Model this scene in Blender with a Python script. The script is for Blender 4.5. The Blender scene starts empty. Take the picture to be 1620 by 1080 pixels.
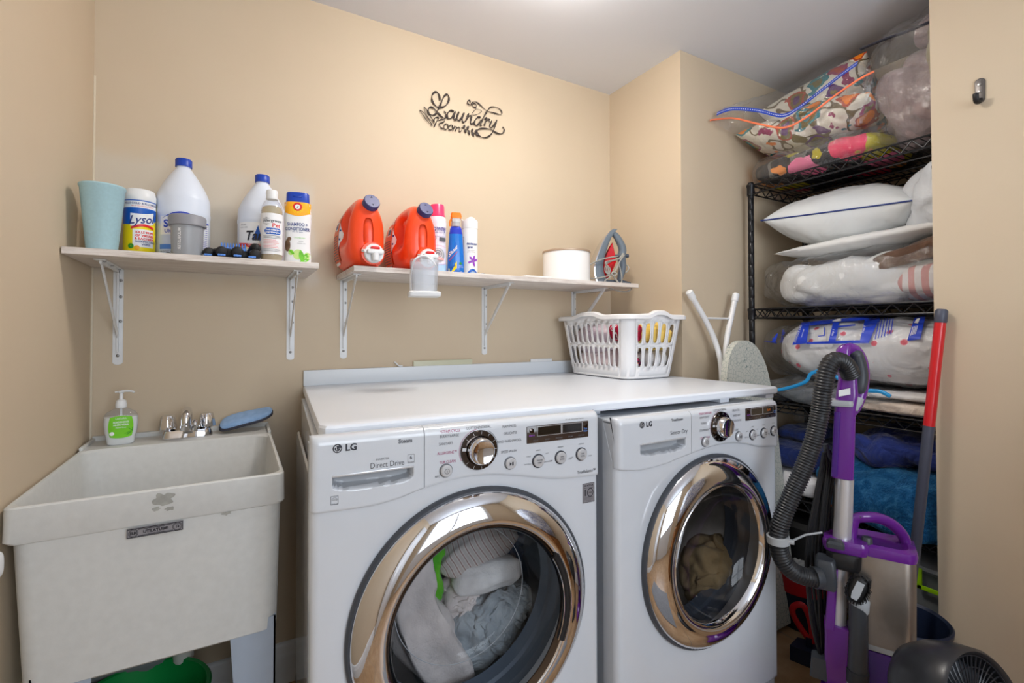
import bpy, bmesh, math, random
from mathutils import Vector, Matrix, noise
random.seed(7)
PI = math.pi
R = math.radians
scn = bpy.context.scene
COL = scn.collection

# ------------------------------------------------------------------ camera, world, lights, exposure
def basis():
    yaw, pitch, roll = 0.519286, 0.0156718, -0.001705
    fw = Vector((math.sin(yaw)*math.cos(pitch), math.cos(yaw)*math.cos(pitch), math.sin(pitch)))
    r0 = Vector((math.cos(yaw), -math.sin(yaw), 0)); u0 = r0.cross(fw)
    r = r0*math.cos(roll)+u0*math.sin(roll); u = u0*math.cos(roll)-r0*math.sin(roll)
    return r, u, fw
CAM = Vector((0.38016, -1.88157, 1.22342))
cd = bpy.data.cameras.new('camera'); cam = bpy.data.objects.new('camera', cd); COL.objects.link(cam)
r_, u_, f_ = basis()
cam.matrix_world = Matrix(((r_.x, u_.x, -f_.x, CAM.x), (r_.y, u_.y, -f_.y, CAM.y), (r_.z, u_.z, -f_.z, CAM.z), (0, 0, 0, 1)))
cd.sensor_width = 36; cd.lens = 761.555/1620*36; cd.shift_y = -27.095/1620; cd.clip_start = 0.02; cd.clip_end = 50
scn.camera = cam
w = bpy.data.worlds.new('world'); scn.world = w; w.use_nodes = True
bg = w.node_tree.nodes['Background']; bg.inputs[0].default_value = (0.75, 0.85, 1.0, 1); bg.inputs[1].default_value = 1.0
vs = scn.view_settings
vs.view_transform = 'Standard'; vs.look = 'None'; vs.gamma = 1; vs.use_curve_mapping = False
vs.exposure = 0.0
def area(name, loc, target, size, power, color, shape='RECTANGLE', sy=None, spread=180):
    l = bpy.data.lights.new(name, 'AREA'); l.energy = power; l.color = color; l.shape = shape; l.size = size
    if sy: l.size_y = sy
    l.spread = R(spread)
    o = bpy.data.objects.new(name, l); COL.objects.link(o); o.location = loc
    o.rotation_euler = (Vector(target)-Vector(loc)).to_track_quat('-Z', 'Y').to_euler()
    return o
area('window_daylight', (1.00, -3.27, 1.55), (1.0, 0, 1.25), 1.28, 34, (0.85, 0.92, 1.0), sy=1.5)

# ------------------------------------------------------------------ materials
MATS = {}
def srgb(c):
    return tuple(((v/255)/12.92 if v/255 <= 0.04045 else (((v/255)+0.055)/1.055)**2.4) for v in c[:3])+(1,)
class NT:
    def __init__(s, name):
        m = bpy.data.materials.new(name); m.use_nodes = True; s.m = m; s.t = m.node_tree; s.n = s.t.nodes
        s.b = s.n['Principled BSDF']; s.out = s.n['Material Output']; MATS[name] = m
    def node(s, t, **kw):
        n = s.n.new(t)
        for k, v in kw.items():
            if k == 'ins':
                for kk, vv in v.items(): n.inputs[kk].default_value = vv
            else: setattr(n, k, v)
        return n
    def link(s, a, ao, b, bi): s.t.links.new(a.outputs[ao], b.inputs[bi])
    def coords(s, scale=(1, 1, 1), rot=(0, 0, 0), kind='Object'):
        tc = s.node('ShaderNodeTexCoord'); mp = s.node('ShaderNodeMapping')
        mp.inputs['Scale'].default_value = scale; mp.inputs['Rotation'].default_value = rot
        s.link(tc, kind, mp, 'Vector'); return mp
    def ramp(s, stops, interp='LINEAR'):
        r = s.node('ShaderNodeValToRGB'); e = r.color_ramp; e.interpolation = interp
        while len(e.elements) > 1: e.elements.remove(e.elements[-1])
        e.elements[0].position = stops[0][0]; e.elements[0].color = stops[0][1]
        for p, c in stops[1:]:
            q = e.elements.new(p); q.color = c
        return r
    def bump(s, src, out, strength=0.3, dist=0.002):
        b = s.node('ShaderNodeBump'); b.inputs['Strength'].default_value = strength; b.inputs['Distance'].default_value = dist
        s.link(src, out, b, 'Height'); s.link(b, 'Normal', s.b, 'Normal'); return b
def mat(name, col, rough=0.5, metal=0.0, spec=0.5, noise_amt=0.0, nscale=20, bump=0.0, bscale=200, bdist=0.001, trans=0.0, coat=0.0, sheen=0.0, emit=0.0, sss=0.0, ior=1.45, alpha=1.0):
    k = NT(name); c = srgb(col); b = k.b
    b.inputs['Base Color'].default_value = c; b.inputs['Roughness'].default_value = rough; b.inputs['Metallic'].default_value = metal
    b.inputs['Specular IOR Level'].default_value = spec; b.inputs['Coat Weight'].default_value = coat; b.inputs['Coat Roughness'].default_value = 0.08
    b.inputs['Transmission Weight'].default_value = trans; b.inputs['Sheen Weight'].default_value = sheen; b.inputs['IOR'].default_value = ior
    b.inputs['Alpha'].default_value = alpha
    if sss: b.inputs['Subsurface Weight'].default_value = sss; b.inputs['Subsurface Radius'].default_value = (0.01, 0.01, 0.01)
    if emit: b.inputs['Emission Color'].default_value = c; b.inputs['Emission Strength'].default_value = emit
    if noise_amt:
        mp = k.coords(); n = k.node('ShaderNodeTexNoise'); n.inputs['Scale'].default_value = nscale; n.inputs['Detail'].default_value = 5
        k.link(mp, 'Vector', n, 'Vector')
        d = tuple(max(0, v*(1-noise_amt)) for v in c[:3])+(1,); l = tuple(min(1, v*(1+noise_amt)) for v in c[:3])+(1,)
        r = k.ramp([(0.3, d), (0.7, l)]); k.link(n, 'Fac', r, 'Fac'); k.link(r, 'Color', b, 'Base Color')
    if bump:
        mp = k.coords(); n = k.node('ShaderNodeTexNoise'); n.inputs['Scale'].default_value = bscale; n.inputs['Detail'].default_value = 4
        k.link(mp, 'Vector', n, 'Vector'); k.bump(n, 'Fac', bump, bdist)
    return k.m
def film(name, tint=(245, 247, 250), gloss=0.14, rough=0.06, bump=0.5, bscale=26, haze=0.06):
    """clear plastic: mostly transparent, fresnel gloss, a little haze"""
    k = NT(name); n = k.n; n.remove(k.b)
    tr = k.node('ShaderNodeBsdfTransparent'); tr.inputs[0].default_value = srgb(tint)
    gl = k.node('ShaderNodeBsdfGlossy'); gl.inputs['Roughness'].default_value = rough
    df = k.node('ShaderNodeBsdfDiffuse'); df.inputs[0].default_value = srgb((235, 238, 242))
    m0 = k.node('ShaderNodeMixShader'); m0.inputs[0].default_value = haze
    k.link(tr, 0, m0, 1); k.link(df, 0, m0, 2)
    lw = k.node('ShaderNodeLayerWeight'); lw.inputs['Blend'].default_value = 0.3
    mm = k.node('ShaderNodeMath', operation='MULTIPLY_ADD'); k.link(lw, 'Facing', mm, 0); mm.inputs[1].default_value = gloss*2; mm.inputs[2].default_value = gloss*0.2
    m1 = k.node('ShaderNodeMixShader'); k.link(mm, 0, m1, 0); k.link(m0, 0, m1, 1); k.link(gl, 0, m1, 2)
    if bump:
        mp = k.coords(); no = k.node('ShaderNodeTexNoise'); no.inputs['Scale'].default_value = bscale; no.inputs['Detail'].default_value = 6; no.inputs['Distortion'].default_value = 1.2
        k.link(mp, 'Vector', no, 'Vector')
        bp = k.node('ShaderNodeBump'); bp.inputs['Strength'].default_value = bump; bp.inputs['Distance'].default_value = 0.02
        k.link(no, 'Fac', bp, 'Height'); k.link(bp, 'Normal', gl, 'Normal'); k.link(bp, 'Normal', lw, 'Normal')
    k.link(m1, 0, k.out, 'Surface'); return k.m
def fabric(name, col, col2=None, nscale=8, bump=0.5, bscale=350, rough=0.95, wrinkle=0.35, wscale=14, sheen=0.2):
    k = NT(name); b = k.b; b.inputs['Roughness'].default_value = rough; b.inputs['Specular IOR Level'].default_value = 0.15; b.inputs['Sheen Weight'].default_value = sheen
    mp = k.coords(); n = k.node('ShaderNodeTexNoise'); n.inputs['Scale'].default_value = nscale; n.inputs['Detail'].default_value = 6
    k.link(mp, 'Vector', n, 'Vector')
    c = srgb(col); c2 = srgb(col2) if col2 else tuple(v*0.86 for v in c[:3])+(1,)
    r = k.ramp([(0.35, c2), (0.65, c)]); k.link(n, 'Fac', r, 'Fac'); k.link(r, 'Color', b, 'Base Color')
    n2 = k.node('ShaderNodeTexNoise'); n2.inputs['Scale'].default_value = bscale; n2.inputs['Detail'].default_value = 2; k.link(mp, 'Vector', n2, 'Vector')
    n3 = k.node('ShaderNodeTexNoise'); n3.inputs['Scale'].default_value = wscale; n3.inputs['Detail'].default_value = 3; n3.inputs['Distortion'].default_value = 0.8; k.link(mp, 'Vector', n3, 'Vector')
    b1 = k.node('ShaderNodeBump'); b1.inputs['Strength'].default_value = wrinkle; b1.inputs['Distance'].default_value = 0.03; k.link(n3, 'Fac', b1, 'Height')
    b2 = k.node('ShaderNodeBump'); b2.inputs['Strength'].default_value = bump; b2.inputs['Distance'].default_value = 0.0012; k.link(n2, 'Fac', b2, 'Height'); k.link(b1, 'Normal', b2, 'Normal')
    k.link(b2, 'Normal', b, 'Normal'); return k
def M(name): return MATS[name]

# ------------------------------------------------------------------ mesh builder
class MB:
    def __init__(s): s.bm = bmesh.new(); s.mats = []; s.cur = 0; s.X = Matrix.Identity(4)
    def use(s, name):
        if name not in s.mats: s.mats.append(name)
        s.cur = s.mats.index(name); return s
    def v(s, p): return s.bm.verts.new(s.X @ Vector(p))
    def f(s, vs):
        try:
            f = s.bm.faces.new(vs); f.material_index = s.cur; return f
        except ValueError: return None
    def ring(s, pts): return [s.v(p) for p in pts]
    def bridge(s, a, b, closed=True):
        n = len(a)
        for i in range(n if closed else n-1): s.f((a[i], a[(i+1) % n], b[(i+1) % n], b[i]))
    def loft(s, rings, cap0=True, cap1=True, closed=True, loop=False):
        R_ = [s.ring(r) for r in rings]
        for a, b in zip(R_, R_[1:]): s.bridge(a, b, closed)
        if loop: s.bridge(R_[-1], R_[0], closed)
        if cap0 and not loop: s.f(list(reversed(R_[0])))
        if cap1 and not loop: s.f(R_[-1])
        return s
    def box(s, x0, x1, y0, y1, z0, z1, bev=0.0, seg=2):
        n0 = set(s.bm.edges)
        P = [(x0, y0, z0), (x1, y0, z0), (x1, y1, z0), (x0, y1, z0), (x0, y0, z1), (x1, y0, z1), (x1, y1, z1), (x0, y1, z1)]
        V = [s.v(p) for p in P]
        fs = [s.f([V[i] for i in q]) for q in ((3, 2, 1, 0), (4, 5, 6, 7), (0, 1, 5, 4), (1, 2, 6, 5), (2, 3, 7, 6), (3, 0, 4, 7))]
        if bev:
            es = [e for e in s.bm.edges if e not in n0]
            bmesh.ops.bevel(s.bm, geom=es, offset=bev, segments=seg, profile=0.5, affect='EDGES', material=s.cur)
        return s
    def lathe(s, prof, seg=48, c=(0, 0, 0), cap0=True, cap1=True, sx=1, sy=1, axis='Z'):
        rings = []
        for r, z in prof:
            ring = []
            for i in range(seg):
                a = 2*PI*i/seg; x, y = r*math.cos(a)*sx, r*math.sin(a)*sy
                if axis == 'Z': p = (c[0]+x, c[1]+y, c[2]+z)
                elif axis == 'Y': p = (c[0]+x, c[1]+z, c[2]+y)
                else: p = (c[0]+z, c[1]+x, c[2]+y)
                ring.append(p)
            rings.append(ring)
        return s.loft(rings, cap0, cap1)
    def cyl(s, p0, p1, r0, r1=None, seg=20, cap=True):
        return s.tube([p0, p1], [r0, r0 if r1 is None else r1], seg, cap)
    def tube(s, path, r, seg=12, cap=True, flat=None, closed=False, up=None):
        P = [Vector(p) for p in path]; n = len(P)
        if not isinstance(r, (list, tuple)): r = [r]*n
        T = []
        for i in range(n):
            if closed: t = P[(i+1) % n]-P[i-1]
            else: t = P[min(i+1, n-1)]-P[max(i-1, 0)]
            T.append(t.normalized() if t.length > 1e-9 else Vector((0, 0, 1)))
        N = Vector(up) if up else (Vector((0, 0, 1)) if abs(T[0].z) < 0.9 else Vector((1, 0, 0)))
        rings = []
        for i in range(n):
            t = T[i]; N = (N-t*N.dot(t))
            if N.length < 1e-6: N = t.orthogonal()
            N.normalize(); B = t.cross(N)
            fl = flat if flat else 1.0
            rings.append([P[i]+(N*math.cos(2*PI*k/seg)*fl+B*math.sin(2*PI*k/seg))*r[i] for k in range(seg)])
        return s.loft(rings, cap, cap, loop=closed)
    def prism(s, poly, d0, d1, fn=None, bev=0.0):
        """poly in (u,v), extruded d0..d1; fn(u,v,d)->xyz"""
        fn = fn or (lambda u, v, d: (u, v, d)); n0 = set(s.bm.edges)
        a = s.ring([fn(u, v, d0) for u, v in poly]); b = s.ring([fn(u, v, d1) for u, v in poly])
        s.bridge(a, b); f0 = s.f(list(reversed(a))); f1 = s.f(b)
        if bev:
            es = [e for e in f1.edges]
            bmesh.ops.bevel(s.bm, geom=es, offset=bev, segments=2, profile=0.5, affect='EDGES', material=s.cur)
        return s
    def poly(s, pts): s.f([s.v(p) for p in pts]); return s
    def grid(s, fn, nu, nv, cu=False, cv=False):
        V = [[s.v(fn(i/(nu if cu else nu-1), j/(nv if cv else nv-1))) for j in range(nv)] for i in range(nu)]
        for i in range(nu if cu else nu-1):
            for j in range(nv if cv else nv-1):
                s.f((V[i][j], V[(i+1) % nu][j], V[(i+1) % nu][(j+1) % nv], V[i][(j+1) % nv]))
        return V
    def blob(s, c, d, e=(0.6, 0.6), amp=0.0, freq=6, nu=48, nv=28, seed=0, fn=None, ridge=0.0, rfreq=10):
        """superellipsoid c=centre, d=half sizes, e=(vertical, horizontal) exponents, noise displaced"""
        sg = lambda v, p: math.copysign(abs(v)**p, v)
        c = Vector(c); off = Vector((seed*13.7, seed*7.1, seed*3.3)); rings = []
        for j in range(1, nv):
            ph = -PI/2+PI*j/nv; ring = []
            for i in range(nu):
                th = 2*PI*i/nu
                n = Vector((sg(math.cos(ph), e[0])*sg(math.cos(th), e[1]), sg(math.cos(ph), e[0])*sg(math.sin(th), e[1]), sg(math.sin(ph), e[0])))
                p = Vector((n.x*d[0], n.y*d[1], n.z*d[2]))
                q = p*freq+off
                k = noise.noise(q)*amp+noise.noise(q*2.3)*amp*0.5
                if ridge: k += (abs(noise.noise(p*rfreq+off*1.7))-0.25)*ridge
                dirn = Vector((n.x/d[0], n.y/d[1], n.z/d[2])).normalized()
                p = p+dirn*k
                if fn: p = Vector(fn(p))
                ring.append(c+p)
            rings.append(ring)
        return s.loft(rings)
    def text(s, body, size, fn, ax='CENTER', bold=0.0, sx=1.0, spacing=1.0):
        vs_, fs_ = text_geo(body, size, ax, bold, spacing)
        V = [s.v(fn(x*sx, y)) for x, y in vs_]
        for f in fs_: s.f([V[i] for i in f])
        return s
    def build(s, name, parent=None, loc=(0, 0, 0), world=False, sharp=40, rot=None, flat=False):
        bm = s.bm
        if world:
            root = parent
            while root is not None and root.parent: root = root.parent
            off = Vector(root.location) if root is not None else Vector(loc)
            for v in bm.verts: v.co -= off
        bmesh.ops.remove_doubles(bm, verts=bm.verts, dist=1e-6)
        bmesh.ops.recalc_face_normals(bm, faces=bm.faces)
        for f in bm.faces: f.smooth = not flat
        me = bpy.data.meshes.new(name); bm.to_mesh(me); bm.free()
        if not flat: me.set_sharp_from_angle(angle=R(sharp))
        for m in s.mats: me.materials.append(MATS[m])
        o = bpy.data.objects.new(name, me); COL.objects.link(o)
        if parent is not None: o.parent = parent
        else:
            o.location = loc
            if rot: o.rotation_euler = rot
        return o
_tc = {}
def text_geo(body, size, ax, bold, spacing):
    key = (body, size, ax, bold, spacing)
    if key not in _tc:
        cu = bpy.data.curves.new('t', 'FONT'); cu.body = body; cu.size = size; cu.align_x = ax; cu.align_y = 'CENTER'; cu.resolution_u = 3; cu.offset = bold*size; cu.space_character = spacing
        o = bpy.data.objects.new('t', cu); me = o.to_mesh()
        bm = bmesh.new(); bm.from_mesh(me); bmesh.ops.remove_doubles(bm, verts=bm.verts, dist=size*1e-4); bmesh.ops.triangulate(bm, faces=bm.faces)
        bm.verts.index_update()
        _tc[key] = ([(v.co.x, v.co.y) for v in bm.verts], [[v.index for v in f.verts] for f in bm.faces])
        bm.free(); o.to_mesh_clear(); bpy.data.objects.remove(o); bpy.data.curves.remove(cu)
    return _tc[key]
def tag(o, label=None, cat=None, group=None, kind=None):
    if label: o['label'] = label
    if cat: o['category'] = cat
    if group: o['group'] = group
    if kind: o['kind'] = kind
    return o
def thing(name, label, cat, loc=(0, 0, 0), rotz=0.0, group=None, rot=None):
    o = bpy.data.objects.new(name, None); COL.objects.link(o); o.location = loc
    o.rotation_euler = rot if rot else (0, 0, rotz); o.empty_display_size = 0.05
    return tag(o, label, cat, group)
def struct(mb, name, **kw): return tag(mb.build(name, **kw), kind='structure')
def rrect(x0, x1, y0, y1, r, z, n=6):
    pts = []
    for cx, cy, a0 in ((x1-r, y1-r, 0), (x0+r, y1-r, 90), (x0+r, y0+r, 180), (x1-r, y0+r, 270)):
        for k in range(n+1):
            a = R(a0+90*k/n); pts.append((cx+r*math.cos(a), cy+r*math.sin(a), z))
    return pts
def smooth_path(pts, n=8, closed=False):
    P = [Vector(p) for p in pts]; out = []; m = len(P)
    for i in range(m if closed else m-1):
        if closed: a, b, c, d = P[i-1], P[i], P[(i+1) % m], P[(i+2) % m]
        else: a, b, c, d = P[max(i-1, 0)], P[i], P[i+1], P[min(i+2, m-1)]
        for k in range(n):
            t = k/n
            out.append(0.5*((2*b)+(c-a)*t+(2*a-5*b+4*c-d)*t*t+(3*b-a-3*c+d)*t**3))
    if not closed: out.append(P[-1])
    return out
def cylmap(r, z0=0.0, a0=0.0, off=0.0007, c=(0, 0), sx=1, sy=1):
    """wrap (u,v) on a vertical cylinder, front = -Y"""
    def fn(u, v):
        a = -PI/2+a0+u/r
        return (c[0]+(r+off)*math.cos(a)*sx, c[1]+(r+off)*math.sin(a)*sy, z0+v)
    return fn
def cylpatch(mb, r, u0, u1, v0, v1, z0=0.0, a0=0.0, off=0.0004, n=24, c=(0, 0), sx=1, sy=1):
    fn = cylmap(r, z0, a0, off, c, sx, sy)
    mb.grid(lambda a, b: fn(u0+(u1-u0)*a, v0+(v1-v0)*b), n, 2)
# ------------------------------------------------------------------ room materials
def wall_paint():
    k = NT('wall_paint'); b = k.b; b.inputs['Roughness'].default_value = 0.62; b.inputs['Specular IOR Level'].default_value = 0.3
    mp = k.coords(); n = k.node('ShaderNodeTexNoise'); n.inputs['Scale'].default_value = 1.4; n.inputs['Detail'].default_value = 4; k.link(mp, 'Vector', n, 'Vector')
    r = k.ramp([(0.3, srgb((204, 186, 161))), (0.7, srgb((209, 193, 169)))]); k.link(n, 'Fac', r, 'Fac'); k.link(r, 'Color', b, 'Base Color')
    n2 = k.node('ShaderNodeTexNoise'); n2.inputs['Scale'].default_value = 260; n2.inputs['Detail'].default_value = 3; k.link(mp, 'Vector', n2, 'Vector'); k.bump(n2, 'Fac', 0.12, 0.001)
    return k
def wall_back_paint():
    """same paint with a paler filled patch where a board once hung"""
    k = wall_paint(); k.m.name = 'wall_paint_patched'; MATS['wall_paint_patched'] = k.m
    tc = k.node('ShaderNodeTexCoord'); sp = k.node('ShaderNodeSeparateXYZ')
    no = k.node('ShaderNodeTexNoise'); no.inputs['Scale'].default_value = 9; no.inputs['Detail'].default_value = 4
    k.link(tc, 'Object', no, 'Vector')
    ad = k.node('ShaderNodeMixRGB', blend_type='ADD'); ad.inputs[0].default_value = 0.09
    k.link(tc, 'Object', ad, 1); k.link(no, 'Color', ad, 2); k.link(ad, 0, sp, 0)
    def band(out, lo, hi, soft):
        a = k.node('ShaderNodeMapRange'); a.interpolation_type = 'SMOOTHSTEP'; a.inputs[1].default_value = lo; a.inputs[2].default_value = lo+soft; k.link(sp, out, a, 0)
        c = k.node('ShaderNodeMapRange'); c.interpolation_type = 'SMOOTHSTEP'; c.inputs[1].default_value = hi; c.inputs[2].default_value = hi-soft; k.link(sp, out, c, 0)
        m = k.node('ShaderNodeMath', operation='MULTIPLY'); k.link(a, 0, m, 0); k.link(c, 0, m, 1); return m
    bx, bz = band('X', 0.02, 0.69, 0.03), band('Z', 1.42, 1.84, 0.05)
    mm = k.node('ShaderNodeMath', operation='MULTIPLY'); k.link(bx, 0, mm, 0); k.link(bz, 0, mm, 1)
    m2 = k.node('ShaderNodeMath', operation='MULTIPLY'); k.link(mm, 0, m2, 0); m2.inputs[1].default_value = 0.6
    old = k.b.inputs['Base Color'].links[0].from_node
    mx = k.node('ShaderNodeMixRGB'); k.link(m2, 0, mx, 0); k.link(old, 'Color', mx, 1); mx.inputs[2].default_value = srgb((208, 200, 187)); k.link(mx, 0, k.b, 'Base Color')
wall_paint(); MATS['wp'] = MATS['wall_paint']; wall_back_paint(); MATS['wall_paint'] = MATS['wp']
mat('ceiling_paint', (226, 230, 238), 0.8, noise_amt=0.02, nscale=1.2, bump=0.1, bscale=200)
mat('white_trim', (222, 224, 226), 0.35, noise_amt=0.02)
def floor_tile():
    k = NT('floor_tile'); b = k.b; b.inputs['Roughness'].default_value = 0.35
    mp = k.coords(); br = k.node('ShaderNodeTexBrick'); br.offset = 0.0
    br.inputs['Scale'].default_value = 1.0; br.inputs['Brick Width'].default_value = 0.33; br.inputs['Row Height'].default_value = 0.33; br.inputs['Mortar Size'].default_value = 0.004
    br.inputs['Mortar'].default_value = srgb((150, 128, 104)); k.link(mp, 'Vector', br, 'Vector')
    n = k.node('ShaderNodeTexNoise'); n.inputs['Scale'].default_value = 7; n.inputs['Detail'].default_value = 7; n.inputs['Roughness'].default_value = 0.65; k.link(mp, 'Vector', n, 'Vector')
    r = k.ramp([(0.3, srgb((150, 116, 82))), (0.5, srgb((170, 136, 100))), (0.72, srgb((188, 158, 124)))]); k.link(n, 'Fac', r, 'Fac')
    k.link(r, 'Color', br, 'Color1'); k.link(r, 'Color', br, 'Color2'); k.link(br, 'Color', b, 'Base Color'); k.bump(br, 'Fac', -0.3, 0.003)
floor_tile()
# ------------------------------------------------------------------ general materials
def shelf_wood():
    k = NT('whitewashed_wood'); b = k.b; b.inputs['Roughness'].default_value = 0.6
    mp = k.coords((1.5, 18, 18)); n = k.node('ShaderNodeTexNoise'); n.inputs['Scale'].default_value = 5; n.inputs['Detail'].default_value = 8; n.inputs['Roughness'].default_value = 0.7; k.link(mp, 'Vector', n, 'Vector')
    r = k.ramp([(0.32, srgb((166, 150, 141))), (0.45, srgb((208, 198, 191))), (0.62, srgb((228, 222, 217)))]); k.link(n, 'Fac', r, 'Fac'); k.link(r, 'Color', b, 'Base Color'); k.bump(n, 'Fac', 0.15, 0.001)
shelf_wood()
mat('white_metal', (226, 228, 230), 0.35, noise_amt=0.01)
mat('screw_steel', (150, 150, 150), 0.3, 0.9)
mat('enamel', (208, 213, 220), 0.22, coat=0.6, noise_amt=0.008)
mat('enamel_grey', (166, 170, 176), 0.3, coat=0.3)  # kick plate grey; also carries the shade inside the handle scoops
mat('counter_white', (229, 234, 242), 0.3, noise_amt=0.012, nscale=5)
mat('chrome', (225, 225, 228), 0.04, 1.0)
mat('brushed_steel', (190, 186, 180), 0.28, 1.0, noise_amt=0.06, nscale=40)
mat('dark_chrome', (92, 84, 80), 0.12, 1.0)
mat('gasket_grey', (66, 70, 77), 0.45)
mat('rubber_dark', (52, 56, 62), 0.55, noise_amt=0.1)
mat('black_plastic', (28, 28, 30), 0.4, noise_amt=0.1, nscale=30)
mat('black_wire', (30, 30, 33), 0.32, 0.3)
mat('print_grey', (96, 98, 104), 0.5)
mat('print_dark', (44, 46, 56), 0.45)
mat('print_magenta', (168, 64, 112), 0.5)
mat('display_brown', (64, 52, 46), 0.15, coat=0.5)
mat('display_black', (22, 18, 15), 0.08, coat=0.8)
mat('silver_plastic', (206, 208, 212), 0.28, 0.35)
mat('tub_plastic', (203, 204, 202), 0.5, noise_amt=0.03, nscale=60, bump=0.08, bscale=400)
mat('tub_stain', (158, 158, 152), 0.7, noise_amt=0.15, nscale=60)
mat('leg_steel', (158, 170, 186), 0.45, noise_amt=0.03)
mat('label_silver', (150, 150, 156), 0.35, 0.4)
mat('label_black', (34, 32, 40), 0.45)
mat('green_plastic', (18, 140, 66), 0.35, noise_amt=0.03)
mat('pvc_white', (220, 219, 212), 0.35)
mat('sign_iron', (66, 58, 56), 0.5, 0.3, noise_amt=0.12, nscale=60)
mat('plate_cream', (205, 205, 180), 0.4)
mat('teal_plastic', (172, 208, 218), 0.5, noise_amt=0.04, nscale=160)
mat('white_plastic', (232, 234, 236), 0.35)
mat('white_glossy', (236, 236, 236), 0.18, coat=0.3)
mat('yellow_label', (250, 226, 24), 0.35)
mat('blue_label', (16, 92, 190), 0.35)
mat('red_label', (222, 40, 44), 0.35)
mat('navy_print', (38, 60, 130), 0.4)
mat('jug_white', (222, 230, 244), 0.35, sss=0.08)
mat('cap_blue', (24, 66, 176), 0.35)
mat('label_white', (240, 241, 243), 0.4)
mat('label_pale_blue', (206, 218, 240), 0.4)
mat('tumbler_grey', (176, 180, 186), 0.35, trans=0.25)
mat('lid_grey', (142, 143, 150), 0.45)
mat('rubber_black', (26, 26, 28), 0.55, bump=0.15, bscale=300)
mat('bristle_blue', (86, 138, 220), 0.4)
mat('bottle_clear_amber', (232, 205, 150), 0.08, trans=0.75)
mat('amber_liquid', (240, 222, 178), 0.1, trans=0.5)
mat('orange_label', (252, 176, 28), 0.4)
mat('leaf_green', (110, 196, 40), 0.5, noise_amt=0.25, nscale=50)
mat('leaf_dark', (52, 150, 44), 0.5)
mat('cucumber', (196, 226, 140), 0.5)
mat('dog_brown', (120, 92, 70), 0.7, noise_amt=0.3, nscale=80)
mat('detergent_orange', (246, 74, 28), 0.3, coat=0.2, noise_amt=0.02)
mat('orange_text_label', (232, 96, 30), 0.4, noise_amt=0.05, nscale=150)
mat('cap_navy', (52, 56, 112), 0.4)
film('translucent_cup', gloss=0.12, rough=0.15, bump=0.0, haze=0.22)
mat('cap_pink', (240, 62, 112), 0.25, coat=0.4)
mat('lilac_white', (234, 232, 243), 0.25, coat=0.4)
mat('print_purple', (92, 84, 150), 0.4)
mat('dot_pink', (224, 70, 150), 0.4)
mat('pale_blue', (176, 212, 240), 0.35)
mat('salmon', (240, 176, 170), 0.4)
mat('shout_blue', (18, 112, 206), 0.2, coat=0.3)
mat('shout_indigo', (40, 60, 190), 0.25, coat=0.3)
mat('trigger_orange', (250, 128, 20), 0.35)
mat('trigger_clear', (232, 236, 240), 0.15, trans=0.5)
mat('up_purple', (150, 70, 190), 0.4)
mat('tin_tan', (186, 164, 142), 0.4, 0.4)
mat('iron_grey', (106, 118, 130), 0.38, noise_amt=0.03)
mat('iron_dark', (70, 78, 92), 0.4)
mat('iron_red', (206, 22, 34), 0.12, trans=0.15, coat=0.6)
mat('cord_grey', (158, 156, 150), 0.6, noise_amt=0.15, nscale=300)
mat('basket_white', (238, 238, 240), 0.38, sss=0.03)
mat('soap_liquid', (240, 240, 236), 0.25, sss=0.1)
film('clear_bottle', gloss=0.12, rough=0.05, bump=0.0, haze=0.08)
mat('soap_green', (120, 206, 40), 0.35, noise_amt=0.12, nscale=12)
mat('board_metal', (232, 233, 235), 0.3)
mat('hook_metal', (104, 100, 98), 0.35, 0.7)
mat('hook_black', (24, 24, 26), 0.5)
mat('vacuum_purple', (104, 38, 140), 0.18, coat=0.5, trans=0.0)
mat('vacuum_purple_dark', (66, 18, 120), 0.25, coat=0.4)
mat('vacuum_grey', (62, 66, 72), 0.35)
mat('light_grey_plastic', (168, 172, 176), 0.4)
mat('hose_black', (34, 36, 40), 0.36, coat=0.1)
mat('boot_rubber', (96, 106, 120), 0.4)
mat('dust_cup', (150, 141, 132), 0.3, 0.75, noise_amt=0.12, nscale=14)
mat('wand_silver', (216, 216, 220), 0.34, 0.6)
mat('cord_black', (24, 25, 28), 0.45)
mat('broom_red', (206, 24, 34), 0.28, coat=0.4)
mat('broom_grey', (74, 78, 94), 0.4)
mat('fan_black', (38, 39, 43), 0.33, noise_amt=0.06, nscale=120)
mat('bin_clear', (150, 156, 160), 0.25, trans=0.35)
mat('lime_clip', (160, 216, 20), 0.35)
mat('navy_plastic', (28, 38, 62), 0.45)
mat('mop_red', (196, 24, 34), 0.45)
mat('orange_print', (230, 110, 30), 0.5)
film('bag_film', tint=(250, 251, 252), gloss=0.24, rough=0.07, bump=0.8, bscale=16, haze=0.03)
film('bag_film_dull', tint=(236, 238, 240), gloss=0.12, rough=0.12, bump=0.8, bscale=14, haze=0.08)
film('door_glass', tint=(236, 240, 244), gloss=0.07, rough=0.01, bump=0.0, haze=0.0)
film('dryer_glass', tint=(205, 204, 206), gloss=0.12, rough=0.01, bump=0.0, haze=0.0)
mat('zip_orange', (248, 132, 92), 0.35)
mat('zip_blue', (30, 66, 176), 0.35)
mat('zip_cyan', (40, 150, 214), 0.3)
mat('print_royal', (28, 62, 190), 0.4)
mat('print_red_flower', (222, 70, 96), 0.6)
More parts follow.
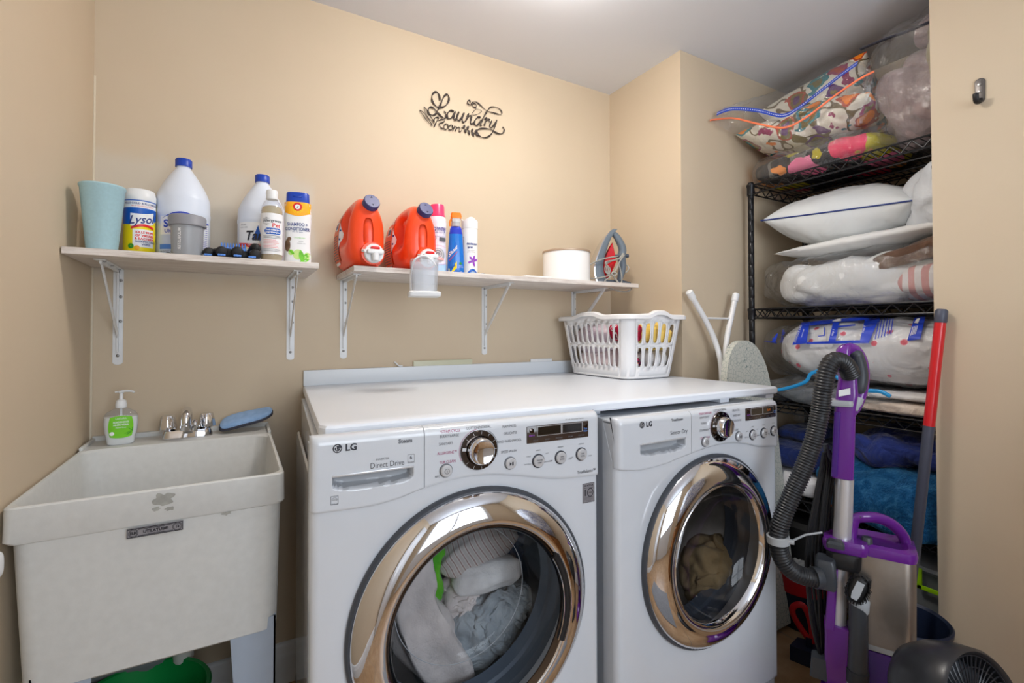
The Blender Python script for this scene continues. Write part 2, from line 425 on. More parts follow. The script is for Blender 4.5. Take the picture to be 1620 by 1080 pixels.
# ------------------------------------------------------------------ the room
CZ = 2.44; YF = -3.2          # ceiling height, wall behind the camera
XR = 2.36; YE = -1.20         # right wall face and its end; the alcove lies beyond
AX = 2.95; AY = -0.453; AN = -1.80
def slab(name, m, *b):
    mb = MB().use(m); mb.box(*b); return struct(mb, name)
slab('floor', 'floor_tile', -0.1, 3.05, YF-0.1, 0.1, -0.06, 0.0)
slab('ceiling', 'ceiling_paint', -0.1, 3.05, YF-0.1, 0.1, CZ, CZ+0.06)
slab('wall_back', 'wall_paint_patched', 0, 2.036, 0, 0.1, 0, CZ)
slab('wall_left', 'wall_paint', -0.1, 0, YF, 0.1, 0, CZ)
slab('wall_side', 'wall_paint', 2.036, 2.136, AY+0.1, 0.1, 0, CZ)
slab('wall_alcove_back', 'wall_paint', 2.036, AX, AY, AY+0.1, 0, CZ)
slab('wall_alcove_right', 'wall_paint', AX, AX+0.1, AN-0.1, AY+0.1, 0, CZ)
slab('wall_alcove_front', 'wall_paint', XR+0.05, AX, AN-0.1, AN, 0, CZ)
slab('wall_right', 'wall_paint', XR, XR+0.05, YF, YE, 0, CZ)
# wall behind the camera with a glazed door opening
DX0, DX1, DZ = 0.35, 1.65, 2.32
mb = MB().use('wall_paint'); mb.box(-0.1, DX0, YF-0.1, YF, 0, CZ); mb.box(DX1, XR+0.1, YF-0.1, YF, 0, CZ); mb.box(DX0, DX1, YF-0.1, YF, DZ, CZ); struct(mb, 'wall_front')
mb = MB().use('white_trim')
mb.box(DX0-0.07, DX0, YF-0.02, YF+0.02, 0, DZ+0.07); mb.box(DX1, DX1+0.07, YF-0.02, YF+0.02, 0, DZ+0.07); mb.box(DX0, DX1, YF-0.02, YF+0.02, DZ, DZ+0.07)
mb.box((DX0+DX1)/2-0.03, (DX0+DX1)/2+0.03, YF-0.03, YF-0.005, 0.75, DZ); mb.box(DX0, DX1, YF-0.05, YF-0.005, 0, 0.78); mb.box(DX0, DX1, YF-0.03, YF-0.005, 1.5, 1.54)
struct(mb, 'window_1')
mb = MB().use('white_trim'); mb.box(0.012, 0.047, -3.00, -2.10, 0.012, 2.05, 0.003)
for z0, z1 in ((0.2, 0.85), (1.0, 1.9)):
    for y0, y1 in ((-2.88, -2.60), (-2.50, -2.22)): mb.box(0.047, 0.053, y0, y1, z0, z1, 0.004)
struct(mb, 'door_1')
mb = MB().use('white_trim')
def base_prof(mb, fn):
    prof = [(0, 0), (0.016, 0), (0.016, 0.085), (0.013, 0.10), (0.010, 0.108), (0.009, 0.125), (0.004, 0.136), (0, 0.138)]
    a = [fn(0, d, z) for d, z in prof]; b = [fn(1, d, z) for d, z in prof]; mb.loft([a, b])
base_prof(mb, lambda t, d, z: (0.0+2.036*t, -d, z)); struct(mb, 'baseboard_back')
mb = MB().use('white_trim'); base_prof(mb, lambda t, d, z: (d, YF+t*(-0.017-YF), z)); struct(mb, 'baseboard_left')
mb = MB().use('white_trim'); base_prof(mb, lambda t, d, z: (2.052+t*(AX-2.052), AY-d, z)); struct(mb, 'baseboard_alcove')
mb = MB().use('white_trim'); base_prof(mb, lambda t, d, z: (XR-d, YF+t*(YE-YF), z)); struct(mb, 'baseboard_right')
# caulked corner bead on the left corner
mat('caulk', (216, 204, 182), 0.6); mb = MB().use('caulk'); mb.tube([(0.002, -0.002, 0.15), (0.002, -0.002, 2.0)], 0.0035, 8); struct(mb, 'trim_1')
# ceiling lamp (just above the picture)
mat('lamp_glass', (255, 248, 238), 0.3, emit=46.0)
t = thing('ceiling_lamp', 'round frosted glass lamp fixed flat on the ceiling', 'ceiling lamp', (1.23, -0.76, CZ))
mb = MB().use('white_metal'); mb.lathe([(0.12, 0), (0.12, -0.02), (0.11, -0.03)], 48); mb.build('lamp_base', t)
mb = MB().use('lamp_glass'); mb.lathe([(0.155, -0.028), (0.15, -0.06), (0.12, -0.09), (0.06, -0.108), (0.004, -0.112)], 48); mb.build('lamp_shade', t)
# wall hook
t = thing('wall_hook', 'small grey metal coat hook screwed to the bare right wall', 'hook', (XR, -1.322, 1.962))
mb = MB().use('hook_metal')
mb.prism([(0.011*math.cos(a)*1.1, 0.026+0.011*math.sin(a)) for a in [R(q) for q in range(0, 181, 20)]]+[(-0.011, -0.03), (-0.006, -0.037), (0.006, -0.037), (0.011, -0.03)], 0, 0.006, lambda u, v, d: (-d, -u, v), bev=0.0015); pl = mb.build('plate', t)
mb = MB().use('hook_black'); mb.tube(smooth_path([(-0.004, 0, -0.028), (-0.016, 0, -0.040), (-0.032, 0, -0.040), (-0.038, 0, -0.028), (-0.038, 0, -0.018)], 5), 0.0075, 12, flat=0.7); mb.build('hook_arm', t)
mb = MB().use('screw_steel')
for z in (0.018, -0.004): mb.lathe([(0.0045, -0.0055), (0.0045, -0.0075), (0.001, -0.0082)], 14, (0, 0, z), axis='X')
mb.build('screws', t)
# cover plates just showing above the counter's upstand
mb = MB().use('plate_cream'); mb.box(0.995, 1.255, -0.012, 0, 1.02, 1.108, 0.003); tag(mb.build('outlet_box_cover'), 'wide cream cover plate on the wall peeking over the counter upstand', 'cover plate')
mb = MB().use('white_plastic'); mb.box(1.549, 1.668, -0.010, 0, 1.02, 1.099, 0.003); tag(mb.build('outlet_plate'), 'small white outlet plate on the wall, half hidden behind the laundry basket', 'outlet plate')
mb = MB().use('white_plastic'); mb.tube(smooth_path([(0.918, -0.010, 1.106), (0.926, -0.010, 1.100), (0.936, -0.011, 1.0905), (0.950, -0.012, 1.0895)], 4), 0.003, 8); tag(mb.build('cable_end'), 'end of a thin white cable poking up behind the counter upstand', 'cable')
# ------------------------------------------------------------------ scrolled wall sign "Laundry Room"
STROKES = [[(1.1095, 2.1882), (1.1061, 2.2071), (1.0992, 2.2169), (1.0889, 2.2183), (1.0769, 2.2065), (1.0736, 2.1894), (1.0770, 2.1740), (1.0906, 2.1592), (1.1061, 2.1579), (1.1234, 2.1635), (1.1391, 2.1771), (1.1486, 2.1975), (1.1479, 2.2140), (1.1409, 2.2205), (1.1304, 2.2137), (1.1199, 2.1940), (1.1113, 2.1706), (1.1027, 2.1505), (1.0958, 2.1359), (1.0872, 2.1242), (1.0753, 2.1183), (1.0618, 2.1201), (1.0574, 2.1321), (1.0618, 2.1460), (1.0719, 2.1506), (1.0838, 2.1462), (1.0992, 2.1334), (1.1130, 2.1234), (1.1269, 2.1172), (1.1339, 2.1198)],
 [(1.1269, 2.1446), (1.1311, 2.1445), (1.1360, 2.1367), (1.1339, 2.1198)],
 [(1.1710, 2.1556), (1.1568, 2.1563), (1.1444, 2.1436), (1.1409, 2.1279), (1.1479, 2.1195), (1.1621, 2.1276), (1.1727, 2.1466), (1.1781, 2.1578), (1.1735, 2.1435), (1.1710, 2.1262), (1.1756, 2.1199), (1.1817, 2.1253)],
 [(1.1942, 2.1582), (1.1863, 2.1363), (1.1888, 2.1218), (1.1996, 2.1258), (1.2105, 2.1450), (1.2178, 2.1601), (1.2116, 2.1419), (1.2105, 2.1248), (1.2152, 2.1191), (1.2214, 2.1238)],
 [(1.2398, 2.1617), (1.2324, 2.1431), (1.2251, 2.1246), (1.2324, 2.1414), (1.2434, 2.1530), (1.2527, 2.1537), (1.2508, 2.1370), (1.2482, 2.1246), (1.2545, 2.1208), (1.2638, 2.1279)],
 [(1.2957, 2.1571), (1.2825, 2.1559), (1.2694, 2.1376), (1.2675, 2.1219), (1.2788, 2.1192), (1.2900, 2.1318), (1.2976, 2.1472)],
 [(1.3281, 2.1919), (1.3128, 2.1643), (1.3006, 2.1375), (1.2968, 2.1247), (1.3033, 2.1226)],
 [(1.2483, 2.2128), (1.2435, 2.2208), (1.2343, 2.2146), (1.2354, 2.2047), (1.2453, 2.2009), (1.2564, 2.2062), (1.2676, 2.2123), (1.2769, 2.2059), (1.2732, 2.1965), (1.2638, 2.1960), (1.2546, 2.2024), (1.2534, 2.2106), (1.2639, 2.2182), (1.2788, 2.2200), (1.2977, 2.2107), (1.3262, 2.1949), (1.3436, 2.2127), (1.3669, 2.2199), (1.3905, 2.2166), (1.4024, 2.2035), (1.3964, 2.1933), (1.3747, 2.1920), (1.3474, 2.1928), (1.3281, 2.1919)],
 [(1.2732, 2.1948), (1.2750, 2.1894), (1.2939, 2.1910), (1.3007, 2.1856), (1.2938, 2.1772), (1.2750, 2.1645), (1.2582, 2.1590), (1.2545, 2.1633), (1.2620, 2.1752), (1.2750, 2.1894)],
 [(1.3166, 2.1548), (1.3262, 2.1621), (1.3224, 2.1491), (1.3147, 2.1268), (1.3204, 2.1418), (1.3320, 2.1564), (1.3416, 2.1568), (1.3389, 2.1465)],
 [(1.3513, 2.1554), (1.3423, 2.1327), (1.3454, 2.1229), (1.3590, 2.1345), (1.3688, 2.1505), (1.3767, 2.1644), (1.3688, 2.1383), (1.3590, 2.1118), (1.3434, 2.0895), (1.3204, 2.0745), (1.2976, 2.0734), (1.2825, 2.0841), (1.2806, 2.0973), (1.2938, 2.1080), (1.3204, 2.1142), (1.3512, 2.1137), (1.3746, 2.1063), (1.3943, 2.1051), (1.4082, 2.1132), (1.4142, 2.1268), (1.4110, 2.1349), (1.4055, 2.1383)],
 [(1.0839, 2.0713), (1.0924, 2.0927), (1.1027, 2.1113), (1.0958, 2.1146), (1.0849, 2.1080), (1.0828, 2.0971), (1.0873, 2.0916)],
 [(1.1027, 2.1031), (1.1200, 2.1118), (1.1287, 2.1087), (1.1235, 2.0994), (1.1044, 2.0887), (1.1131, 2.0742), (1.1235, 2.0731), (1.1270, 2.0787)],
 [(1.1374, 2.0958), (1.1280, 2.0872), (1.1270, 2.0738), (1.1367, 2.0725), (1.1444, 2.0840), (1.1427, 2.0936), (1.1367, 2.0953)],
 [(1.1585, 2.0953), (1.1487, 2.0866), (1.1480, 2.0749), (1.1578, 2.0736), (1.1656, 2.0835), (1.1632, 2.0940), (1.1578, 2.0948)],
 [(1.1745, 2.0937), (1.1699, 2.0828), (1.1656, 2.0702), (1.1710, 2.0846), (1.1799, 2.0932), (1.1835, 2.0896), (1.1781, 2.0728), (1.1835, 2.0856), (1.1935, 2.0927), (1.1978, 2.0886), (1.1950, 2.0773), (1.2015, 2.0759), (1.2069, 2.0838)],
 [(1.2033, 2.0948), (1.2269, 2.0913), (1.2527, 2.0858), (1.2900, 2.0753)],
 [(1.0200, 2.1268), (1.0383, 2.1197), (1.0584, 2.0983), (1.0754, 2.0744), (1.0551, 2.0879), (1.0350, 2.1093), (1.0200, 2.1268)],
 [(1.0393, 2.1447), (1.0533, 2.1328), (1.0685, 2.1103), (1.0839, 2.0876), (1.0652, 2.0965), (1.0483, 2.1155), (1.0393, 2.1447)]]
LEAVES = [[(1.2141, 2.0920), (1.2225, 2.1099)],
 [(1.2214, 2.0902), (1.2269, 2.0744)],
 [(1.2306, 2.0921), (1.2408, 2.1077)],
 [(1.2379, 2.0902), (1.2445, 2.0696)],
 [(1.2527, 2.0865), (1.2619, 2.1020)],
 [(1.2545, 2.0852), (1.2656, 2.0670)],
 [(1.2694, 2.0831), (1.2787, 2.1021)],
 [(1.2731, 2.0839), (1.2881, 2.0732)]]
WIDE = {0: .0042, 1: .003, 2: .0042, 3: .0042, 4: .0042, 5: .0044, 6: .0044, 7: .0028, 8: .0014, 9: .0042, 10: .0036, 11: .0028, 12: .0028, 13: .0026, 14: .0026, 15: .0026, 16: .0016, 17: .0018, 18: .0018}
mb = MB().use('sign_iron')
for i, st in enumerate(STROKES):
    p = smooth_path([(x-1.2, -0.006, z-2.14) for x, z in st], 5)
    n = len(p); wd = WIDE[i]
    mb.tube(p, [wd*(0.72+0.28*math.sin(6.0*k/n*PI*max(1, len(st)/8))) for k in range(n)], 8, flat=1.0, up=(0, -1, 0))
for (a, b), (c, d) in LEAVES:
    p = [(a+(c-a)*k/6-1.2, -0.006, b+(d-b)*k/6-2.14) for k in range(7)]
    mb.tube(p, [.0006, .0034, .0052, .0055, .0045, .0028, .0005], 8, flat=0.6, up=(0, -1, 0))
tag(mb.build('wall_sign', loc=(1.2, 0, 2.14)), 'dark iron script sign with leaf flourishes high on the bare wall', 'wall sign')
# ------------------------------------------------------------------ wall shelves
SZ = 1.4365
def wall_shelf(x0, x1, xs, label, bdir):
    t = thing('wall_shelf', label, 'shelf', ((x0+x1)/2, 0, SZ-0.018))
    mb = MB().use('whitewashed_wood'); mb.box(x0, x1, -0.305, -0.001, SZ-0.018, SZ, 0.0012, 1); mb.build('board', t, world=True)
    for x in xs:
        mb = MB().use('white_metal'); zt = SZ-0.0185
        mb.prism([(x-0.0125, zt), (x+0.0125, zt), (x+0.0125, zt-0.285)]+[(x+0.0125*math.cos(R(a)), zt-0.285+0.008*math.sin(R(a))) for a in range(-20, -161, -20)]+[(x-0.0125, zt-0.285)], -0.0006, -0.003, lambda u, v, d: (u, d, v))
        mb.prism([(x-0.0125, -0.003), (x+0.0125, -0.003), (x+0.0125, -0.24), (x-0.0125, -0.24)], zt, zt-0.0025)
        # ribs along both legs and the thin diagonal brace
        mb.box(x-0.0025, x+0.0025, -0.011, -0.003, zt-0.255, zt-0.002); mb.box(x-0.0025, x+0.0025, -0.23, -0.003, zt-0.011, zt-0.002)
        a, b = Vector((x, -0.222, zt-0.006)), Vector((x, -0.006, zt-0.205))
        mb.tube([a, a.lerp(b, 0.5), b], 0.0095, 8, flat=0.28, up=(1, 0, 0))
        br = mb.build('bracket', t, world=True)
        for z in (-0.035, -0.085, -0.16, -0.265):
            mb = MB().use('screw_steel'); mb.lathe([(0.0045, -0.003), (0.0045, -0.0045), (0.002, -0.006)], 12, (x+(0.006 if z > -0.2 else 0), 0, zt+z), axis='Y'); mb.build('screw', br, world=True)
        for y in (-0.03, -0.12, -0.215):
            mb = MB().use('screw_steel'); mb.lathe([(0.0042, -0.0025), (0.0042, -0.004), (0.002, -0.005)], 12, (x+0.006, y, zt)); mb.build('screw', br, world=True)
    return t
wall_shelf(0.003, 0.598, (0.064, 0.546), 'whitewashed wall shelf over the utility sink, holding the cup and pet shampoos', 1)
wall_shelf(0.702, 1.932, (0.727, 1.316, 1.80), 'long whitewashed wall shelf above the counter, holding the detergent jugs and iron', 1)

# ------------------------------------------------------------------ things on the sink shelf
def face_cam(x, y, extra=0):
    return math.atan2(CAM.x-x, -(CAM.y-y))+R(extra)
t = thing('plastic_cup', 'tall tapered pale teal plastic cup at the wall end of the sink shelf', 'cup', (0.068, -0.235, SZ))
mb = MB().use('teal_plastic'); mb.lathe([(0.0, 0.0), (0.031, 0.0), (0.033, 0.003), (0.0475, 0.168), (0.0495, 0.170), (0.0500, 0.174), (0.0485, 0.176), (0.0462, 0.172), (0.0315, 0.006), (0.0, 0.005)], 56, cap0=False, cap1=False); mb.build('cup_body', t)
tag(t)
x, y = 0.137, -0.163
t = thing('wipes_canister', 'yellow and blue disinfecting wipes canister with a white lid beside the teal cup', 'wipes canister', (x, y, SZ), face_cam(x, y, 4))
r = 0.0372
mb = MB().use('yellow_label'); mb.lathe([(0.001, 0), (0.036, 0), (r, 0.002), (r, 0.158), (0.036, 0.16), (0.001, 0.16)], 48); mb.build('canister_body', t)
mb = MB().use('white_plastic'); mb.lathe([(0.0378, 0.158), (0.0385, 0.160), (0.0385, 0.176), (0.0365, 0.180), (0.035, 0.188), (0.033, 0.191), (0.001, 0.191)], 48); mb.build('lid', t)
mb = MB(); cm = cylmap(r)
mb.use('label_white'); cylpatch(mb, r, -0.055, 0.055, 0.136, 0.158)
mb.use('blue_label')
mb.grid(lambda a, b: cylmap(r, 0, 0, 0.0005)(-0.055+0.11*a, 0.136-b*(0.045-0.018*a+0.01*math.sin(a*PI))), 28, 2)
cylpatch(mb, r, -0.055, 0.055, 0.155, 0.158, off=0.0006)
c2 = cylmap(r, 0, 0, 0.0010)
mb.use('label_white'); mb.grid(lambda a, b: c2(-0.024+0.057*a, 0.084+0.01*a-0.004*math.sin(a*PI)+b*(0.036-0.003*a)), 20, 2)
mb.use('red_label'); c3 = cylmap(r, 0, 0, 0.0011); mb.grid(lambda a, b: c3(-0.022+0.054*a, 0.075+0.009*math.sin(a*PI*0.9)+b*0.007), 20, 2)
mb.use('label_white'); mb.grid(lambda a, b: cylmap(r, 0, 0, 0.0007)(-0.018+0.05*a, 0.026+b*0.05), 16, 2)
c4 = cylmap(r, 0, 0, 0.0016)
mb.use('navy_print'); mb.text('Lysol', 0.034, lambda u, v: c4(0.004+u+0.25*v, 0.103+v+u*0.12), bold=0.012, sx=0.84)
mb.text('KILLS COLD & FLU VIRUSES', 0.0072, lambda u, v: c4(0.004+u, 0.148+v), bold=0.02); mb.text('DISINFECTING', 0.0075, lambda u, v: c4(0.012+u, 0.041+v), bold=0.02); mb.text('WIPES', 0.0075, lambda u, v: c4(0.012+u, 0.033+v), bold=0.02)
mb.use('red_label')
for i, s in enumerate(('KILLS 99.9%', 'OF VIRUSES', '& BACTERIA')): mb.text(s, 0.0085, lambda u, v, i=i: c4(0.010+u, 0.067-0.009*i+v), bold=0.03)
mb.text('98% OF HOUSEHOLD GERMS', 0.004, lambda u, v: c4(0.004+u, 0.1405+v))
mb.use('print_dark'); mb.text('95', 0.010, lambda u, v: c4(0.008+u, 0.009+v)); mb.text('WET WIPES', 0.003, lambda u, v: c4(0.02+u, 0.008+v))
mb.use('leaf_dark'); mb.grid(lambda a, b: cylmap(r, 0, 0, 0.0012)(-0.022+0.006*(0.2+b)*math.cos(2*PI*a), 0.028+0.006*(0.2+b)*math.sin(2*PI*a)), 14, 2, cu=True)
mb.use('orange_label'); mb.grid(lambda a, b: cylmap(r, 0, 0, 0.0012)(-0.008+0.006*(0.05+b)*math.cos(2*PI*a), 0.024+0.006*(0.05+b)*math.sin(2*PI*a)), 14, 2, cu=True)
mb.build('label', t)

def gallon_jug(x, y, label, r, zs, zcap, extra, decorate):
    t = thing('gallon_jug', label, 'jug', (x, y, SZ), face_cam(x, y, extra))
    mb = MB().use('jug_white')
    prof = [(0.001, 0), (r*0.93, 0), (r, 0.006), (r, 0.132), (r*1.015, 0.137), (r*1.015, 0.145), (r, 0.150), (r*0.995, zs)]
    for k in range(1, 13):
        a = k/12; prof.append((r*0.995+(0.0185-r*0.995)*(a**1.4), zs+(zcap-0.028-zs)*a))
    prof += [(0.0185, zcap-0.024), (0.0185, zcap-0.02)]
    mb.lathe(prof, 64, cap1=True); mb.build('jug_body', t)
    mb = MB().use('jug_white'); h = smooth_path([(0.0, 0.012, zcap-0.035), (0.006, 0.040, zcap-0.055), (0.010, 0.066, zs+0.02), (0.010, 0.062, zs-0.03)], 6); mb.tube(h, 0.011, 12); mb.build('handle', t)
    mb = MB().use('cap_blue'); ring = []
    for rr, z in [(0.0215, zcap-0.024), (0.0215, zcap-0.003), (0.0195, zcap), (0.001, zcap)]:
        ring.append([(rr*(1+0.018*(k % 2)*(rr > 0.02))*math.cos(2*PI*k/64), rr*(1+0.018*(k % 2)*(rr > 0.02))*math.sin(2*PI*k/64), z) for k in range(64)])
    mb.loft(ring); mb.build('cap', t)
    mb = MB(); decorate(mb, r); mb.build('label', t)
    return t
def deco_ultra(mb, r):
    mb.use('label_pale_blue'); cylpatch(mb, r, -0.066, 0.035, 0.012, 0.128, off=0.0016)
    mb.use('label_white'); cylpatch(mb, r, -0.060, 0.03, 0.070, 0.124, off=0.0020); cylpatch(mb, r, 0.038, 0.075, 0.02, 0.115, off=0.0012)
    c = cylmap(r, 0, 0, 0.0025)
    mb.use('print_royal')
    mb.grid(lambda a, b: c(-0.056+0.095*a, 0.116+0.018*math.sin(a*PI*0.85)+b*0.005*math.sin(a*PI)), 20, 2)
    mb.text('SUPER', 0.030, lambda u, v: c(-0.008+u, 0.101+v), bold=0.03); mb.text('Ultra Laundry', 0.0150, lambda u, v: c(-0.005+u, 0.080+v), bold=0.01)
    for k in range(14): cylpatch(mb, r, 0.042, 0.070, 0.104-k*0.006, 0.1052-k*0.006, off=0.002, n=6)
    cylpatch(mb, r, 0.037, 0.076, 0.112, 0.116, off=0.0022, n=8); cylpatch(mb, r, 0.037, 0.039, 0.09, 0.116, off=0.0022, n=3)
    mb.use('print_grey'); mb.text('LAUNDRY SOIL', 0.006, lambda u, v: c(-0.04+u, 0.021+v)); mb.use('bristle_blue'); cylpatch(mb, r, -0.062, -0.02, 0.028, 0.042, off=0.0018)
    mb.use('print_dark'); mb.grid(lambda a, b: c(-0.036+0.012*(0.1+b)*math.cos(2*PI*a), 0.010+0.007*(0.1+b)*math.sin(2*PI*a)), 16, 2, cu=True)
gallon_jug(0.237, -0.122, 'big white gallon jug with a blue cap behind the lidded grey tumbler', 0.0695, 0.182, 0.312, 0, deco_ultra)
def deco_bleach(mb, r):
    mb.use('label_white'); cylpatch(mb, r, -0.072, 0.072, 0.012, 0.132, off=0.0016)
    mb.use('red_label'); mb.grid(lambda a, b: cylmap(r, 0, 0, 0.0018)(-0.072+0.144*a, 0.030-0.004*math.sin(a*PI)+b*0.038), 24, 2)
    c = cylmap(r, 0, 0, 0.003)
    mb.use('blue_label'); mb.poly([c(-0.022, 0.075), c(0.006, 0.075), c(-0.006, 0.122)]); mb.poly([c(-0.008, 0.075), c(0.026, 0.075), c(0.010, 0.112)])
    mb.use('print_dark'); mb.text('Tandil', 0.040, lambda u, v: cylmap(r, 0, 0, 0.0038)(0.001+u+0.2*v, 0.088+v), bold=0.03, sx=0.85)
    mb.use('label_white')
    mb.text('CONCENTRATED', 0.009, lambda u, v: c(0.000+u, 0.061+v), bold=0.02); mb.text('BLEACH', 0.019, lambda u, v: c(-0.006+u, 0.045+v), bold=0.04)
    mb.use('yellow_label'); mb.text('DISINFECTS', 0.005, lambda u, v: c(-0.050+u, 0.055+v), bold=0.03); mb.text('& DEODORIZES', 0.005, lambda u, v: c(-0.050+u, 0.049+v), bold=0.03)
    mb.use('print_grey'); mb.text('EPA REG.', 0.005, lambda u, v: c(-0.050+u, 0.124+v)); mb.text('10 IN 1 USES', 0.005, lambda u, v: c(-0.050+u, 0.115+v))
gallon_jug(0.450, -0.112, 'white bleach jug with a blue cap and red banded label, behind the small amber bottle', 0.0705, 0.172, 0.300, -4, deco_bleach)

x, y = 0.258, -0.26
t = thing('lidded_tumbler', 'grey translucent paw washer tumbler with a ribbed grey lid, in front of the big jug', 'tumbler', (x, y, SZ), face_cam(x, y, 0))
mb = MB().use('tumbler_grey'); mb.lathe([(0.001, 0), (0.0355, 0), (0.0365, 0.002), (0.0395, 0.085), (0.001, 0.085)], 48); mb.build('tumbler_body', t)
mb = MB().use('lid_grey'); mb.loft([[(rr*(1+0.012*(k % 2 == 0)*g)*math.cos(2*PI*k/80), rr*(1+0.012*(k % 2 == 0)*g)*math.sin(2*PI*k/80), z) for k in range(80)] for rr, z, g in ((0.042, 0.082, 0), (0.0455, 0.083, 0), (0.0458, 0.087, 0), (0.0446, 0.089, 1), (0.0450, 0.106, 1), (0.0440, 0.110, 0), (0.041, 0.112, 0))]); mb.build('lid', t)
mb = MB().use('label_white'); c = cylmap(0.038, 0, 0, 0.002); mb.text('MUDBUSTER', 0.0105, lambda u, v: c(-0.018-v, 0.043-u), bold=0.02); mb.build('lettering', t)
# grooming gloves
t = thing('grooming_glove', 'black pet grooming glove with blue rubber bristles lying on the sink shelf', 'grooming glove', (0.366, -0.262, SZ))
mb = MB().use('rubber_black')
mb.blob((0.0, 0.030, 0.016), (0.060, 0.030, 0.016), (0.7, 0.7), 0.004, 20, 40, 16, 2)
for fx, ln, rr, hz in ((-0.056, -0.012, 0.0135, 0.014), (-0.024, -0.028, 0.0155, 0.017), (0.014, -0.030, 0.0165, 0.018), (0.058, -0.020, 0.016, 0.016)):
    mb.tube(smooth_path([(fx*0.8, 0.035, 0.018), (fx, 0.012, hz+0.004), (fx*1.03, ln, hz-0.001), (fx*1.03, ln-0.010, hz-0.003)], 6), [rr*0.8]*6+[rr]*7+[rr*0.98, rr*0.95, rr*0.87, rr*0.74, rr*0.52, rr*0.2], 14)
mb.tube(smooth_path([(0.052, 0.03, 0.025), (0.060, 0.0, 0.036), (0.056, -0.014, 0.034)], 6), [0.015]*8+[0.0145, 0.013, 0.011, 0.008, 0.003], 14)
mb.build('glove', t)
mb = MB().use('bristle_blue')
for i in range(9):
    for j in range(2):
        px, py = -0.026+0.0075*i, 0.012+0.018*j; mb.cyl((px, py, 0.028), (px, py-0.002, 0.047+0.004*((i*3+j) % 3)), 0.0036, 0.0012, 8)
mb.box(-0.03, 0.036, 0.006, 0.036, 0.026, 0.034, 0.003)
for fx, ln in ((-0.056, -0.012), (-0.024, -0.028), (0.014, -0.030), (0.05, -0.022)):
    mb.box(fx*1.03-0.010, fx*1.03+0.010, ln-0.0135, ln-0.0055, 0.003, 0.0085, 0.002)
    for q in (-0.007, 0, 0.007): mb.cyl((fx*1.03+q, ln-0.009, 0.006), (fx*1.03+q, ln-0.016, 0.003), 0.0018, 0.0008, 6)
mb.build('bristles', t)
x, y = 0.471, -0.245
t = thing('shampoo_bottle', 'small clear bottle of amber pet shampoo with a white cap, before the bleach jug', 'shampoo bottle', (x, y, SZ), face_cam(x, y, 0))
r = 0.0298
mb = MB().use('amber_liquid'); mb.lathe([(0.001, 0.001), (0.027, 0.001), (r-0.001, 0.004), (r-0.001, 0.155), (0.026, 0.166), (0.02, 0.170), (0.001, 0.1701)], 40); mb.build('liquid', t)
mb = MB().use('clear_bottle'); mb.lathe([(0.001, 0), (0.0285, 0), (r, 0.003), (r, 0.158), (0.028, 0.170), (0.022, 0.182), (0.0155, 0.190), (0.014, 0.2)], 48); mb.build('bottle_body', t)
mb = MB().use('white_plastic'); mb.lathe([(0.0165, 0.192), (0.0165, 0.216), (0.015, 0.2195), (0.001, 0.22)], 36); mb.build('cap', t)
mb = MB().use('label_white'); cylpatch(mb, r, -0.043, 0.043, 0.022, 0.145, off=0.0006)
c = cylmap(r, 0, 0, 0.0014)
mb.use('print_dark'); mb.text('Allergroom', 0.0115, lambda u, v: c(0.002+u, 0.122+v), bold=0.015)
for q in ((-0.022, -0.006, 0.128, 0.129), (-0.022, -0.006, 0.111, 0.112), (-0.023, -0.022, 0.112, 0.129), (-0.017, -0.012, 0.131, 0.132), (-0.017, -0.012, 0.108, 0.109)): cylpatch(mb, r, *q, off=0.0014, n=4)
for k in range(3): cylpatch(mb, r, -0.024, 0.026, 0.0765-k*0.0035, 0.0775-k*0.0035, off=0.0012)
for k in range(3): cylpatch(mb, r, -0.024, 0.026, 0.036-k*0.003, 0.0367-k*0.003, off=0.0012)
mb.use('red_label'); mb.text('Pet', 0.017, lambda u, v: c(0.012+u, 0.108+v), bold=0.015)
for k in range(6): cylpatch(mb, r, -0.024, 0.012+0.004*(k % 3), 0.0635-k*0.0045, 0.0645-k*0.0045, off=0.0012)
mb.use('blue_label'); c1 = cylmap(r, 0, 0, 0.0009); mb.grid(lambda a, b: c1(-0.021+0.047*a, 0.0905+(b-0.5)*0.019*min(1, 6*a+0.2, 6*(1-a)+0.5)), 24, 2)
mb.use('label_white'); mb.text('Anti-Allergen', 0.0072, lambda u, v: c(0.003+u, 0.0945+v), bold=0.03); mb.text('Dog Shampoo', 0.0072, lambda u, v: c(0.003+u, 0.087+v), bold=0.03)
mb.build('label', t)
x, y = 0.546, -0.225
t = thing('conditioner_bottle', 'flat white conditioner bottle with a blue cap and yellow band at the shelf end', 'conditioner bottle', (x, y, SZ), face_cam(x, y, -3))
def oval(hw, hd, z, n=48, e=0.8):
    return [(math.copysign(abs(math.cos(2*PI*k/n))**e, math.cos(2*PI*k/n))*hw, math.copysign(abs(math.sin(2*PI*k/n))**e, math.sin(2*PI*k/n))*hd, z) for k in range(n)]
PR = [(0.034, 0.0), (0.0385, 0.004), (0.0395, 0.02), (0.0365, 0.06), (0.0375, 0.10), (0.0395, 0.14), (0.0390, 0.165), (0.0365, 0.187), (0.0340, 0.196)]
def hwz(z):
    for (a, b), (c_, d) in zip(PR, PR[1:]):
        if b <= z <= d: return a+(c_-a)*(z-b)/(d-b)
    return PR[-1][0]
mb = MB().use('label_white'); mb.loft([oval(a, a*0.56, b) for a, b in PR]); mb.build('bottle_body', t)
mb = MB().use('cap_blue'); mb.loft([oval(0.0345, 0.0195, 0.1955), oval(0.0330, 0.0185, 0.223), oval(0.0315, 0.0172, 0.2265), oval(0.028, 0.0145, 0.2275)]); mb.box(-0.013, 0.013, -0.0205, -0.012, 0.210, 0.217, 0.002); mb.build('cap', t)
